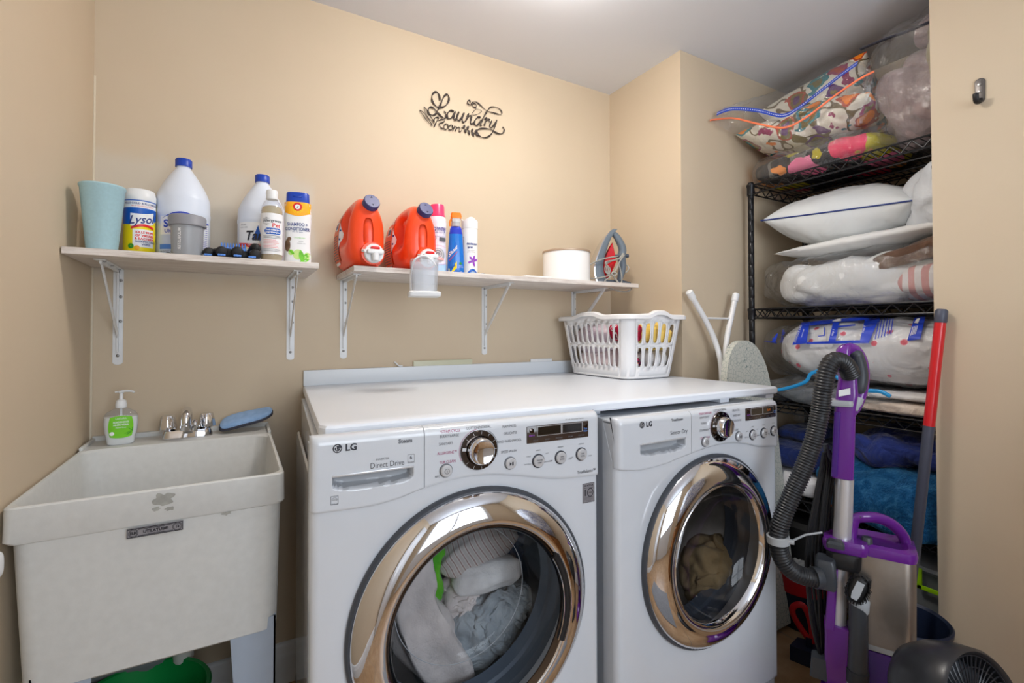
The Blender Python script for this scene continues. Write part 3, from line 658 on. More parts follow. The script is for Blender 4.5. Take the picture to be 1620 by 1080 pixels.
def ovmap(off):
    def fn(u, v):
        hw = hwz(max(0, min(0.196, v))); hd = hw*0.56; s = max(-1, min(1, u/hw))
        cs = math.copysign(abs(s)**(1/0.8), s); return (u, -hd*max(0, 1-cs*cs)**(0.8/2)-off, v)
    return fn
o1, o2, o3 = ovmap(0.0006), ovmap(0.0012), ovmap(0.0018)
mb = MB().use('orange_label'); mb.grid(lambda a, b: o1((2*a-1)*0.985*hwz(0.16), 0.1955-b*(0.034+0.011*math.sin(a*PI))), 30, 6)
mb.use('yellow_label')
for k in range(13):
    a = PI*(0.06+0.88*k/12); mb.poly([o2(0.012*math.cos(a-0.1), 0.178-0.012*math.sin(a-0.1)), o2(0.012*math.cos(a+0.1), 0.178-0.012*math.sin(a+0.1)), o2(0.023*math.cos(a), 0.178-0.023*math.sin(a))])
mb.use('red_label'); mb.grid(lambda a, b: o2(0.0135*b*math.cos(2*PI*a), 0.179+0.0135*b*math.sin(2*PI*a)), 24, 3, cu=True)
mb.use('label_white'); mb.grid(lambda a, b: o3(0.0078*b*math.cos(2*PI*a), 0.179+0.0078*b*math.sin(2*PI*a)), 20, 3, cu=True)
mb.use('print_dark'); o4 = ovmap(0.0024); mb.grid(lambda a, b: o4(-0.002+0.006*a+0.001*b, 0.176+0.006*math.sin(a*2.6)-0.0018*b), 8, 2)
mb.use('navy_print'); mb.text('SHAMPOO +', 0.0145, lambda u, v: o2(u, 0.1235+v), bold=0.02, sx=0.72); mb.text('CONDITIONER', 0.0145, lambda u, v: o2(u, 0.109+v), bold=0.02, sx=0.70); mb.text('2-IN-1 PET WASH', 0.004, lambda u, v: o2(u, 0.100+v))
mb.use('leaf_green'); mb.text('CUCUMBER MINT', 0.0042, lambda u, v: o2(0.006+u, 0.082+v))
mb.use('print_grey'); mb.text('soothing', 0.0038, lambda u, v: o2(0.01+u, 0.072+v)); mb.text('conditions coat', 0.0038, lambda u, v: o2(0.011+u, 0.065+v))
mb.use('cucumber')
for cx, cz, rr in ((0.002, 0.030, 0.016), (0.029, 0.026, 0.012), (-0.018, 0.036, 0.009)): mb.grid(lambda a, b: o1(cx+rr*b*math.cos(2*PI*a)*0.9, cz+rr*b*math.sin(2*PI*a)), 20, 3, cu=True)
mb.use('leaf_green')
for ang, ln, cx, cz in ((20, 0.03, 0.006, 0.006), (60, 0.034, 0.012, 0.006), (100, 0.042, 0.016, 0.004), (140, 0.022, -0.008, 0.03), (10, 0.022, 0.012, 0.022)):
    a0 = R(ang); P_ = []
    for k in range(9):
        s = k/8; wd = 0.3*ln*math.sin(PI*s)**0.8*0.6; P_.append((cx+ln*s*math.cos(a0)-wd*math.sin(a0), cz+ln*s*math.sin(a0)+wd*math.cos(a0)))
    for k in range(7, 0, -1):
        s = k/8; wd = -0.3*ln*math.sin(PI*s)**0.8*0.6; P_.append((cx+ln*s*math.cos(a0)-wd*math.sin(a0), cz+ln*s*math.sin(a0)+wd*math.cos(a0)))
    mb.poly([o2(max(-0.036, min(0.036, u)), v) for u, v in P_])
mb.use('dog_brown'); mb.grid(lambda a, b: o2(-0.028+0.008*b*math.cos(2*PI*a), 0.058+0.02*b*math.sin(2*PI*a)), 16, 3, cu=True); mb.grid(lambda a, b: o3(-0.0235+0.006*b*math.cos(2*PI*a), 0.078+0.006*b*math.sin(2*PI*a)), 16, 3, cu=True)
mb.build('label', t)

# ------------------------------------------------------------------ things on the long shelf
def detergent_jug(x, y, rz, label, dial):
    t = thing('detergent_jug', label, 'detergent jug', (x, y, SZ), R(rz))
    L = 0.132
    def zt(s): return 0.236-0.075*max(0, s)**2.2-0.02*max(0, -s)**3
    def body(a, b):
        s = -1+2*b                     # along y, -1 front .. +1 back
        th = 2*PI*a; e = 0.62
        end = max(0.0, 1-abs(s)**5)**0.42
        cx = math.copysign(abs(math.cos(th))**e, math.cos(th)); cz = math.copysign(abs(math.sin(th))**e, math.sin(th))
        h = zt(s)*0.5
        hw = 0.066*(0.25+0.75*end)
        z = h+cz*h*(0.45+0.55*end)
        # shoulders narrow towards the top
        k = max(0, z-0.10)/0.136; hw *= 1-0.50*k**2.0
        px = cx*hw; py = s*L
        # grip scoops on both sides of the front pillar
        d = math.exp(-((py+0.050)/0.040)**4)*math.exp(-((z-0.142)/0.055)**4)
        px *= 1-0.80*d
        return (px, py, max(0.0, z))
    mb = MB().use('detergent_orange'); mb.grid(body, 72, 56, cu=True)
    V = [v for v in mb.bm.verts]; mb.build('jug_body', t, sharp=60)
    mb = MB().use('detergent_orange'); mb.blob((0.012, -0.088, 0.046), (0.050, 0.052, 0.0455), (0.9, 0.9), 0, 5, 40, 24); mb.lathe([(0.036, -0.142), (0.038, -0.13), (0.040, -0.1)], 40, (0.012, 0, 0.0415), axis='Y'); mb.build('spigot_housing', t)
    mb = MB().use('white_plastic'); mb.lathe([(0.003, -0.155), (0.029, -0.155), (0.031, -0.151), (0.031, -0.141)], 40, (0.014, 0, 0.040), axis='Y')
    mb.box(-0.012, 0.040, -0.176, -0.153, 0.036, 0.050, 0.004); mb.cyl((0.014, -0.166, 0.040), (0.014, -0.168, 0.014), 0.0115, 0.0105, 20); mb.cyl((-0.022, -0.150, 0.046), (-0.018, -0.168, 0.044), 0.005, 0.004, 10); sp = mb.build('spigot', t)
    mb = MB().use('red_label'); mb.box(0.0, 0.028, -0.172, -0.154, 0.050, 0.060, 0.004); mb.build('spigot_button', sp)
    n0 = Vector((0.10, -0.90, 0.42)).normalized(); p0 = Vector((0.008, -0.100, 0.196)); 
    mb = MB().use('detergent_orange'); mb.tube([p0-n0*0.075, p0-n0*0.03, p0, p0+n0*0.018], [0.036, 0.028, 0.023, 0.023], 28); mb.build('neck', t)
    mb = MB().use('detergent_orange'); mb.tube(smooth_path([(0.006, -0.075, 0.205), (0.008, -0.090, 0.165), (0.010, -0.096, 0.12), (0.012, -0.094, 0.07)], 6), 0.038, 24, flat=0.85, up=(0, 1, 0)); mb.build('pillar', t)
    mb = MB().use('cap_navy'); pc = p0+n0*0.016
    mb.tube([pc, pc+n0*0.001, pc+n0*0.020, pc+n0*0.023, pc+n0*0.0231, pc+n0*0.0195, pc+n0*0.0194, pc+n0*0.0222, pc+n0*0.0223], [0.0225, 0.0265, 0.0265, 0.0245, 0.0125, 0.0115, 0.007, 0.006, 0.001], 40); mb.build('cap', t)
    # side label, curved with the wall of the jug
    def side(u, v, off):
        s = u/L; z = v; h = zt(s)*0.5; cz = max(-1, min(1, (z-h)/h)); 
        sn = abs(cz)**(1/0.62); cx = max(0, 1-sn*sn)**0.31
        hw = 0.066*(0.25+0.75*max(0.0, 1-abs(s)**5)**0.42); k = max(0, z-0.10)/0.136; hw *= 1-0.50*k**2.0
        px = cx*hw*(1-0.80*math.exp(-((u+0.050)/0.040)**4)*math.exp(-((z-0.142)/0.055)**4))
        return (-px-off, u, z)
    mb = MB().use('label_white'); mb.grid(lambda a, b: side(-0.008+0.113*a, 0.02+0.185*(0.5+(b-0.5)*max(0.05, math.sin(PI*min(0.5, a*1.2+0.03)))), 0.0012), 24, 16)
    mb.use('orange_text_label'); mb.grid(lambda a, b: side(0.004+0.098*a, 0.028+0.15*b, 0.0024), 16, 12)
    mb.use('label_white'); mb.grid(lambda a, b: side(0.012+0.04*a, 0.135+0.03*b, 0.0032), 6, 5)
    mb.use('print_grey')
    for k in range(10): mb.grid(lambda a, b: side(0.012+0.08*a, 0.035+0.0088*k+0.003*b, 0.0034), 8, 2)
    mb.use('navy_print'); mb.grid(lambda a, b: side(0.018+0.028*a, 0.14+0.02*b, 0.0038), 5, 4)
    for k, z in enumerate((0.07, 0.10, 0.13)): mb.grid(lambda a, b: side(-0.003+0.005*a, z+0.006*b, 0.0022), 3, 3)
    mb.build('label', t, sharp=80)
    return t
detergent_jug(0.745, -0.172, 1, 'orange detergent jug with a navy cap at the very end of the long shelf', 0)
detergent_jug(0.928, -0.168, 2, 'orange detergent jug between its twin and the pink capped bottle, dosing cup on its tap', 0)
# dosing cup hooked on the tap of the second jug, hanging over the shelf edge
t = thing('dosing_cup', 'clear plastic dosing cup hooked on a detergent tap and hanging over the shelf edge', 'dosing cup', (0.904, -0.394, 1.337), R(-14))
mb = MB().use('translucent_cup')
mb.loft([rrect(-0.040, 0.040, -0.030, 0.036, 0.014, 0.012), rrect(-0.044, 0.044, -0.036, 0.038, 0.016, 0.118), rrect(-0.042, 0.042, -0.034, 0.036, 0.015, 0.118), rrect(-0.0385, 0.0385, -0.028, 0.034, 0.013, 0.015)])
mb.build('cup_body', t)
mb = MB().use('white_plastic'); mb.loft([rrect(-0.049, 0.049, -0.040, 0.042, 0.012, 0.0), rrect(-0.051, 0.051, -0.042, 0.044, 0.013, 0.003), rrect(-0.051, 0.051, -0.042, 0.044, 0.013, 0.013), rrect(-0.047, 0.047, -0.038, 0.040, 0.011, 0.016)]); mb.build('foot', t)
mb = MB().use('white_plastic'); mb.tube(smooth_path([(-0.041, 0.01, 0.014), (-0.042, 0.005, 0.07), (-0.030, 0.006, 0.118), (0, 0.012, 0.134), (0.028, 0.01, 0.118), (0.038, 0.0, 0.10)], 6), 0.0052, 10, flat=0.7); mb.build('hanger', t)

x, y = 1.036, -0.165
t = thing('scent_bottle', 'tall white laundry scent bottle with a pink cap beside the orange jugs', 'scent bottle', (x, y, SZ), face_cam(x, y, 0))
SB = [(0.030, 0), (0.0345, 0.004), (0.0355, 0.03), (0.0345, 0.08), (0.0325, 0.12), (0.0340, 0.17), (0.0355, 0.195), (0.033, 0.212), (0.029, 0.220)]
mb = MB().use('lilac_white'); mb.lathe([(0.001, 0)]+SB+[(0.001, 0.2201)], 48); mb.build('bottle_body', t)
mb = MB().use('cap_pink'); mb.lathe([(0.030, 0.2195), (0.030, 0.224), (0.0285, 0.228), (0.0265, 0.262), (0.0245, 0.266), (0.001, 0.267)], 48); mb.build('cap', t)
c = cylmap(0.0355, 0, 0, 0.0012); mb = MB()
mb.use('pale_blue'); cylpatch(mb, 0.0355, -0.05, 0.05, 0.004, 0.04, off=0.0006)
mb.use('print_purple'); mb.text('Downy', 0.030, lambda u, v: c(0.002+u, 0.172+v), bold=0.015, sx=0.8); mb.text('FRESH PROTECT', 0.006, lambda u, v: c(0.0+u, 0.156+v)); mb.text('IN-WASH SCENT', 0.006, lambda u, v: c(0.014+u, 0.142+v))
mb.use('print_grey'); cylpatch(mb, 0.0355, 0.008, 0.036, 0.126, 0.139, off=0.001)
mb.grid(lambda a, b: c(-0.012+0.009*(0.85+0.15*b)*math.cos(2*PI*a), 0.135+0.009*(0.85+0.15*b)*math.sin(2*PI*a)), 24, 2, cu=True)
mb.use('tumbler_grey'); mb.grid(lambda a, b: c(0.006+0.024*b*math.cos(2*PI*a), 0.072+0.026*b*math.sin(2*PI*a)), 28, 4, cu=True)
mb.use('salmon'); c1 = cylmap(0.0355, 0, 0, 0.0018); mb.grid(lambda a, b: c1(-0.014+0.04*a, 0.054+0.012*b*math.sin(PI*(0.15+0.7*a))), 16, 3)
mb.use('label_white'); c2 = cylmap(0.0355, 0, 0, 0.0026); sp = [(0.004+0.018*(k/60)*math.cos(k/60*15), 0.074+0.02*(k/60)*math.sin(k/60*15)) for k in range(8, 61)]; mb.tube([c2(*p) for p in sp], 0.0014, 6)
mb.use('dot_pink')
for k in range(15): mb.grid(lambda a, b: c1(-0.026+0.0042*k+0.0012*b*math.cos(2*PI*a), 0.108-0.006*((k-7)/7)**2+0.0013*b*math.sin(2*PI*a)), 6, 2, cu=True); mb.grid(lambda a, b: c1(-0.026+0.0042*k+0.0012*b*math.cos(2*PI*a), 0.036+0.006*((k-7)/7)**2+0.0013*b*math.sin(2*PI*a)), 6, 2, cu=True)
mb.build('label', t)
x, y = 1.097, -0.20
t = thing('spray_bottle', 'blue stain remover bottle with an orange spray top, beside the white spray can', 'spray bottle', (x, y, SZ), face_cam(x, y, 6))
OB = [(0.028, 0.0), (0.0315, 0.004), (0.0315, 0.06), (0.0285, 0.10), (0.0265, 0.13), (0.0255, 0.155), (0.022, 0.176), (0.0165, 0.186)]
mb = MB().use('shout_blue'); mb.loft([oval(a, a*0.62, b, 40) for a, b in OB[:6]], cap1=False); mb.use('shout_indigo'); mb.loft([oval(a, a*0.62, b, 40) for a, b in OB[5:]], cap0=False); mb.build('bottle_body', t)
mb = MB().use('trigger_clear'); mb.lathe([(0.0155, 0.184), (0.0165, 0.186), (0.0165, 0.200), (0.014, 0.202)], 28); mb.box(-0.015, 0.017, -0.012, 0.012, 0.198, 0.218, 0.004); mb.build('collar', t)
mb = MB().use('trigger_orange'); mb.loft([rrect(-0.017, 0.020, -0.012, 0.012, 0.005, 0.215), rrect(-0.020, 0.022, -0.013, 0.013, 0.006, 0.222), rrect(-0.017, 0.018, -0.011, 0.011, 0.005, 0.236), rrect(-0.010, 0.014, -0.007, 0.007, 0.004, 0.238)])
mb.tube(smooth_path([(-0.015, -0.004, 0.216), (-0.022, -0.004, 0.20), (-0.021, -0.004, 0.185)], 5), 0.0042, 10); mb.build('spray_head', t)
def obmap(off):
    def fn(u, v):
        hw = 0.03
        for (a, b), (c_, d) in zip(OB, OB[1:]):
            if b <= v <= d: hw = a+(c_-a)*(v-b)/(d-b)
        s = max(-0.99, min(0.99, u/hw)); cs = math.copysign(abs(s)**(1/0.8), s); return (u, -hw*0.62*max(0, 1-cs*cs)**0.4-off, v)
    return fn
o1, o2, o3 = obmap(0.0006), obmap(0.0013), obmap(0.002)
mb = MB().use('yellow_label'); mb.poly([o2(-0.028, 0.010), o2(-0.028, 0.024), o2(-0.008, 0.042), o2(0.002, 0.05), o2(0.002, 0.026), o2(-0.012, 0.012)])
mb.use('shout_indigo'); mb.poly([o1(-0.024, 0.118), o1(-0.004, 0.096), o1(-0.004, 0.122)])
mb.use('label_white'); mb.text('Shout', 0.024, lambda u, v: o2(-0.012+u*0.55, 0.090+v+u*0.6), bold=0.03); mb.use('red_label'); mb.text('TRIPLE-ACTING', 0.007, lambda u, v: o3(-0.011+u*0.6, 0.070+v+u*0.7), bold=0.03)
mb.use('navy_print'); mb.text('REMOVES', 0.0058, lambda u, v: o3(-0.013+u*0.8, 0.030+v+u*0.45), bold=0.03)
mb.use('leaf_dark'); mb.grid(lambda a, b: o2(0.016+0.005*b*math.cos(2*PI*a), 0.044+0.005*b*math.sin(2*PI*a)), 12, 3, cu=True); mb.use('label_white'); mb.text('Works in', 0.004, lambda u, v: o3(0.017+u, 0.034+v)); mb.text('cold water', 0.004, lambda u, v: o3(0.017+u, 0.029+v)); mb.text('SCJ', 0.006, lambda u, v: o3(0.018+u, 0.012+v))
mb.build('label', t)
x, y = 1.168, -0.17
t = thing('aerosol_can', 'white disinfectant spray can with purple print, at the end of the bottle row', 'spray can', (x, y, SZ), face_cam(x, y, 22))
r = 0.0318
mb = MB().use('white_glossy'); mb.lathe([(0.001, 0.002), (0.029, 0.0), (r, 0.003), (r, 0.184), (0.0305, 0.188), (0.001, 0.1881)], 48); mb.build('can_body', t)
mb = MB().use('white_plastic'); mb.loft([[(rr*math.cos(2*PI*k/48), rr*math.sin(2*PI*k/48), z+wv*0.006*(math.sin(3*2*PI*k/48+0.6))) for k in range(48)] for rr, z, wv in ((0.0322, 0.187, 0), (0.0322, 0.22, 1), (0.0312, 0.224, 1), (0.028, 0.222, 1), (0.027, 0.205, 0))]); mb.build('cap', t)
c = cylmap(r, 0, 0, 0.0014); mb = MB().use('up_purple')
for a0 in (20, 75, 130, 200, 285): 
    mb.poly([c(0.002+0.004*math.cos(R(a0+d))+q*math.cos(R(a0)), 0.060+0.004*math.sin(R(a0+d))+q*math.sin(R(a0))) for d, q in ((-90, 0.002), (-90, 0.017), (0, 0.019), (90, 0.017), (90, 0.002))])
mb.use('navy_print'); mb.text('disinfectant', 0.0115, lambda u, v: c(-0.002+u, 0.126+v), bold=0.03, sx=0.8); mb.text('spray', 0.0115, lambda u, v: c(-0.010+u, 0.113+v), bold=0.03, sx=0.8)
mb.use('print_grey'); mb.text('KILLS 99.9% OF', 0.004, lambda u, v: c(-0.006+u, 0.100+v)); mb.text('GERMS & VIRUSES', 0.004, lambda u, v: c(-0.006+u, 0.094+v))
for k in range(26): cylpatch(mb, r, -0.052+0.002*(k % 3), -0.034, 0.014+k*0.0055, 0.0162+k*0.0055, off=0.001, n=4)
mb.use('blue_label'); mb.grid(lambda a, b: c(-0.028+0.056*a, 0.004+b*(0.026*math.sin(PI*a))), 20, 3); mb.use('pale_blue'); mb.grid(lambda a, b: cylmap(r, 0, 0, 0.002)(-0.022+0.044*a, 0.003+b*(0.016*math.sin(PI*a))), 16, 3)
mb.build('label', t)
mb = MB().use('clear_bottle')
for i, (q, s) in enumerate((((0, 0, 0.007), 0.009), ((0.018, 0.004, 0.006), 0.007), ((0.032, -0.003, 0.004), 0.006), ((0.045, 0.002, 0.003), 0.0045))): mb.blob(q, (s*1.2, s, q[2]), (1, 1), 0.002, 120, 12, 8, i)
mb.use('screw_steel'); mb.tube(smooth_path([(0.024, -0.006, 0.004), (0.036, -0.010, 0.006), (0.05, -0.006, 0.003)], 4), 0.0018, 6)
tag(mb.build('clip_scrap', loc=(1.145, -0.255, SZ)), 'tiny clear plastic clip lying in front of the white spray can', 'clip')
t = MB().use('white_plastic'); t.loft([rrect(-0.062, 0.062, -0.05, 0.05, 0.006, 0.0), rrect(-0.064, 0.064, -0.052, 0.052, 0.007, 0.009), rrect(-0.062, 0.062, -0.05, 0.05, 0.006, 0.0105)])
tag(t.build('flat_tray', loc=(1.428, -0.215, SZ)), 'flat white plastic tray lying on the long shelf near the tin', 'tray')
t = thing('round_tin', 'plain white round tin with a tan rim, beside the clothes iron', 'tin', (1.628, -0.178, SZ))
mb = MB().use('white_glossy'); mb.lathe([(0.001, 0), (0.1, 0), (0.1035, 0.002), (0.1035, 0.012), (0.1025, 0.014), (0.1025, 0.128), (0.1015, 0.130)], 72, cap1=False); mb.build('tin_body', t)
mb = MB().use('tin_tan'); mb.lathe([(0.1012, 0.127), (0.1045, 0.128), (0.1052, 0.132), (0.1045, 0.136), (0.102, 0.1365), (0.098, 0.131), (0.001, 0.131)], 72); mb.build('rim', t)

# clothes iron standing on its heel
t = thing('clothes_iron', 'grey and red clothes iron standing on its heel with its cord wrapped round it', 'iron', (1.868, -0.185, SZ+0.001), math.atan2(-0.64, 0.77)+R(17))
K = 0.000459
def uv(x_, y_): return ((x_-800)*K*1.22, (690-y_)*K)
sole = [uv(*p) for p in ((660, 668), (645, 610), (641, 540), (652, 470), (676, 390), (706, 310), (745, 225), (790, 160), (825, 125))]
def halfw(v): return 0.054*max(0.02, 1-(max(0, v-0.03)/0.232)**1.9)**0.62
spath = smooth_path([(u, 0, v) for u, v in sole], 4)
mb = MB().use('chrome'); rings = []
for p in spath:
    h = halfw(p.z); rings.append([(p.x+q*0.005, s*h, p.z) for q, s in ((0, -1), (0, -0.5), (0, 0), (0, 0.5), (0, 1), (1, 1), (1, 0), (1, -1))])
mb.loft(rings); mb.build('soleplate', t)
mb = MB().use('iron_grey'); rings = []
for i, p in enumerate(spath[:-1]):
    h = halfw(p.z)*0.95; d = 0.050-0.030*(i/len(spath)); rings.append([(p.x+0.0052+d*q, s*h, p.z+0.002) for q, s in ((0, -1), (0, 1), (0.5, 0.99), (0.85, 0.90), (1, 0.75), (1, -0.75), (0.85, -0.90), (0.5, -0.99))])
mb.loft(rings); mb.build('skirt', t)
mb = MB().use('iron_red'); prof = [uv(*p) for p in ((712, 655), (716, 560), (735, 470), (765, 380), (800, 300), (822, 262), (835, 330), (845, 400), (850, 460), (815, 560), (770, 640))]
rr = []
for s, k in ((-1, 0.55), (-0.85, 0.9), (-0.4, 1), (0.4, 1), (0.85, 0.9), (1, 0.55)):
    cx = sum(u for u, v in prof)/len(prof); cv = sum(v for u, v in prof)/len(prof); rr.append([(cx+(u-cx)*k, s*0.036*max(0.35, 1-(v/0.27)), cv+(v-cv)*k) for u, v in prof])
mb.loft(rr); mb.build('water_tank', t)
mb = MB().use('iron_grey')
hp = [uv(*p) for p in ((818, 160), (852, 190), (880, 240), (905, 300), (910, 350), (900, 400), (908, 470), (905, 540), (892, 600), (880, 660))]
mb.tube(smooth_path([(u, 0, v) for u, v in hp], 5), [0.012+0.007*math.sin(PI*k/45) for k in range(46)], 16); mb.build('handle', t)
mb = MB().use('iron_dark'); mb.box(uv(830, 0)[0], uv(930, 0)[0], -0.013, 0.013, uv(0, 412)[1], uv(0, 385)[1], 0.004); mb.cyl((uv(905, 395)[0], 0, uv(0, 395)[1]), (uv(960, 395)[0], 0, uv(0, 392)[1]), 0.011, 0.009, 14); mb.cyl((uv(890, 318)[0], -0.004, uv(0, 318)[1]), (uv(930, 318)[0], -0.004, uv(0, 318)[1]), 0.006, 0.006, 12); mb.build('steam_buttons', t)
mb = MB().use('iron_dark'); mb.loft([[(u, s*w_, v) for u, v in (uv(660, 690), uv(690, 648), uv(880, 648), uv(950, 672), uv(950, 690))] for s, w_ in ((-1, 0.042), (-1, 0.046), (1, 0.046), (1, 0.042))]); mb.build('heel', t)
mb = MB().use('cord_grey'); rnd = random.Random(3)
def cpt(x_, y_, w_): u, v = uv(x_, y_); return (u, w_, v)
mb.tube(smooth_path([cpt(842, 415, -0.05), cpt(720, 445, -0.06), cpt(610, 500, -0.062), cpt(550, 570, -0.062), cpt(560, 615, -0.06), cpt(620, 640, -0.058), cpt(720, 622, -0.055), cpt(780, 600, -0.05)], 6), 0.0030, 8)
for k in range(4):
    q = rnd.uniform(-10, 10); mb.tube(smooth_path([cpt(900+q, 380, -0.030), cpt(850, 440+q, -0.045), cpt(760-10*k, 480, -0.052-0.003*k), cpt(728+14*k, 540, -0.055), cpt(750+6*k, 590, -0.053), cpt(795, 595+q, -0.05), cpt(835+q, 520, -0.048), cpt(860, 460, -0.045), cpt(900-q, 395, -0.032)], 6), 0.0029, 8)
for k, yb in ((0, 660), (1, 700)): mb.tube(smooth_path([cpt(790, 600, -0.052), cpt(820, 640+10*k, -0.05), cpt(855, 690+8*k, -0.052), cpt(872, 640, -0.05), cpt(862, 560, -0.05), cpt(845, 490, -0.05)], 6), 0.0029, 8)
mb.tube(smooth_path([cpt(780, 620, -0.052), cpt(728, 660, -0.056), cpt(740, 715, -0.066), cpt(800, 752, -0.072), cpt(880, 768, -0.072), cpt(935, 745, -0.068), cpt(950, 690, -0.05)], 6), 0.0030, 8)
mb.tube(smooth_path([cpt(940, 470, 0.01), cpt(962, 510, 0.0), cpt(945, 550, -0.01), cpt(920, 570, -0.02)], 5), 0.0029, 8)
mb.tube(smooth_path([cpt(795, 575, -0.06), cpt(780, 595, -0.062), cpt(800, 612, -0.062), cpt(822, 592, -0.06)], 5, True), 0.004, 8, closed=True)
mb.build('cord', t)
# ------------------------------------------------------------------ points of the place seen along a line of sight, on a real plane
def sight(px, py): return f_+r_*((px-810)/761.555)-u_*((py-540+27.095)/761.555)
def PY(px, py, Y): d = sight(px, py); return CAM+d*((Y-CAM.y)/d.y)
def PX(px, py, X): d = sight(px, py); return CAM+d*((X-CAM.x)/d.x)
def PT(px, py, t): return CAM+sight(px, py)*t
# ------------------------------------------------------------------ utility sink
t = thing('utility_sink', 'off white floor standing plastic laundry sink in the left corner', 'sink', (0.24, -0.33, 0))
mb = MB().use('tub_plastic')
A = (0.006, 0.479, -0.652, -0.004)
mb.loft([rrect(0.040, 0.455, -0.628, -0.03, 0.03, 0.537), rrect(0.029, 0.466, -0.639, -0.02, 0.035, 0.545), rrect(0.016, 0.472, -0.6455, -0.012, 0.03, 0.829), rrect(0.010, 0.477, -0.650, -0.006, 0.022, 0.831), rrect(A[0], A[1], A[2], A[3], 0.018, 0.836), rrect(A[0]+.001, A[1]-.001, A[2]+.001, A[3], 0.018, 0.897), rrect(A[0]+.004, A[1]-.004, A[2]+.004, A[3]-.002, 0.016, 0.900), rrect(A[0]+.0085, A[1]-.0085, A[2]+.0085, -0.150, 0.03, 0.9), rrect(A[0]+.012, A[1]-.012, A[2]+.012, -0.154, 0.035, 0.894), rrect(0.04, 0.445, -0.615, -0.19, 0.05, 0.60), rrect(0.07, 0.415, -0.58, -0.22, 0.05, 0.585)])
mb.build('basin', t, world=True, sharp=30)
mb = MB().use('tub_plastic'); mb.box(0.008, 0.477, -0.014, -0.001, 0.898, 0.914, 0.003); mb.box(0.007, 0.016, -0.15, -0.010, 0.898, 0.909, 0.003); mb.box(0.469, 0.478, -0.15, -0.010, 0.898, 0.909, 0.003); mb.build('rear_lip', t, world=True)
for sx, x0 in ((1, 0.045), (-1, 0.462)):
    for fy, y0 in ((1, -0.636), (-1, -0.03)):
        mb = MB().use('leg_steel')
        w0, w1 = 0.092, 0.055
        mb.prism([(x0, 0.57), (x0+sx*w0, 0.57), (x0+sx*w1, 0.0), (x0, 0.0)], y0, y0+fy*0.004, lambda u, v, d: (u, d, v))
        mb.prism([(y0, 0.57), (y0+fy*w0, 0.57), (y0+fy*w1, 0.0), (y0, 0.0)], x0, x0+sx*0.004, lambda u, v, d: (d, u, v))
        mb.build('leg', t, world=True)
def blot(cx, cz, sx, sz, seed, y=-0.6522):
    mb = MB().use('tub_stain'); pts = []
    for k in range(40):
        a = 2*PI*k/40; q = 1+0.75*noise.noise((math.cos(a)*1.6+seed, math.sin(a)*1.6, seed*2.1)); pts.append((cx+sx*q*math.cos(a), y, cz+sz*q*math.sin(a)))
    mb.poly(pts); mb.build('smudge', t, world=True)
# smudges on the front apron and scuffs near its right side
p = PY(262, 792, -0.6524)
for dx, dz, sx, sz, sd in ((-0.002, 0.004, 0.016, 0.013, 1), (-0.016, -0.014, 0.006, 0.004, 4), (0.008, -0.017, 0.008, 0.004, 5)): blot(p.x+dx, p.z+dz, sx, sz, sd)
p = PY(358, 812, -0.6524); blot(p.x, p.z, 0.007, 0.0035, 7)
mb = MB().use('label_silver'); a, b = PY(202, 845, -0.6545), PY(288, 829, -0.6545); cx, cz = (a.x+b.x)/2, (a.z+b.z)/2-0.001
mb.box(cx-0.047, cx+0.047, -0.6545, -0.651, cz-0.0095, cz+0.0095)
fn = lambda u, v: (cx+u, -0.6552, cz+v)
mb.use('label_black')
for q in ((-0.0465, 0.0465, 0.0075, 0.009), (-0.0465, 0.0465, -0.009, -0.0075), (-0.0465, -0.0455, -0.009, 0.009), (0.0455, 0.0465, -0.009, 0.009), (-0.028, 0.030, 0.0058, 0.0068), (-0.028, 0.030, -0.0068, -0.0058)): mb.poly([fn(q[0], q[2]), fn(q[1], q[2]), fn(q[1], q[3]), fn(q[0], q[3])])
for c0, rr in ((-0.036, 0.0082), (0.037, 0.0082)):
    for r0, r1 in ((rr-0.0008, rr), (rr-0.0022, rr-0.0016)): mb.grid(lambda a, b: fn(c0+(r0+(r1-r0)*b)*math.cos(2*PI*a), (r0+(r1-r0)*b)*math.sin(2*PI*a)), 28, 2, cu=True)
mb.text('ELM', 0.0072, lambda u, v: fn(-0.036+u, v), bold=0.05, sx=0.85); mb.text('18', 0.0065, lambda u, v: fn(0.037+u, -0.001+v), bold=0.04); mb.text('MODEL', 0.002, lambda u, v: fn(0.037+u, 0.0035+v))
mb.text('UTILATUB®', 0.0078, lambda u, v: fn(0.0005+u, v), bold=0.04); mb.text('E.L. MUSTEE & SONS, INC.', 0.0028, lambda u, v: fn(0.001+u, 0.0049+v)); mb.text('CLEVELAND, OHIO 44142', 0.0024, lambda u, v: fn(0.001+u, -0.0048+v))
tag(mb.build('maker_plate', t, world=True), 'silver and black maker plate on the apron')
mb = MB().use('pvc_white'); pd = PY(290, 1046, -0.20); mb.tube([(pd.x, -0.20, 0.56), (pd.x, -0.20, pd.z+0.012), (pd.x, -0.20, pd.z+0.004), (pd.x, -0.20, pd.z)], [0.026, 0.026, 0.022, 0.012], 24); mb.build('drain_pipe', t, world=True)
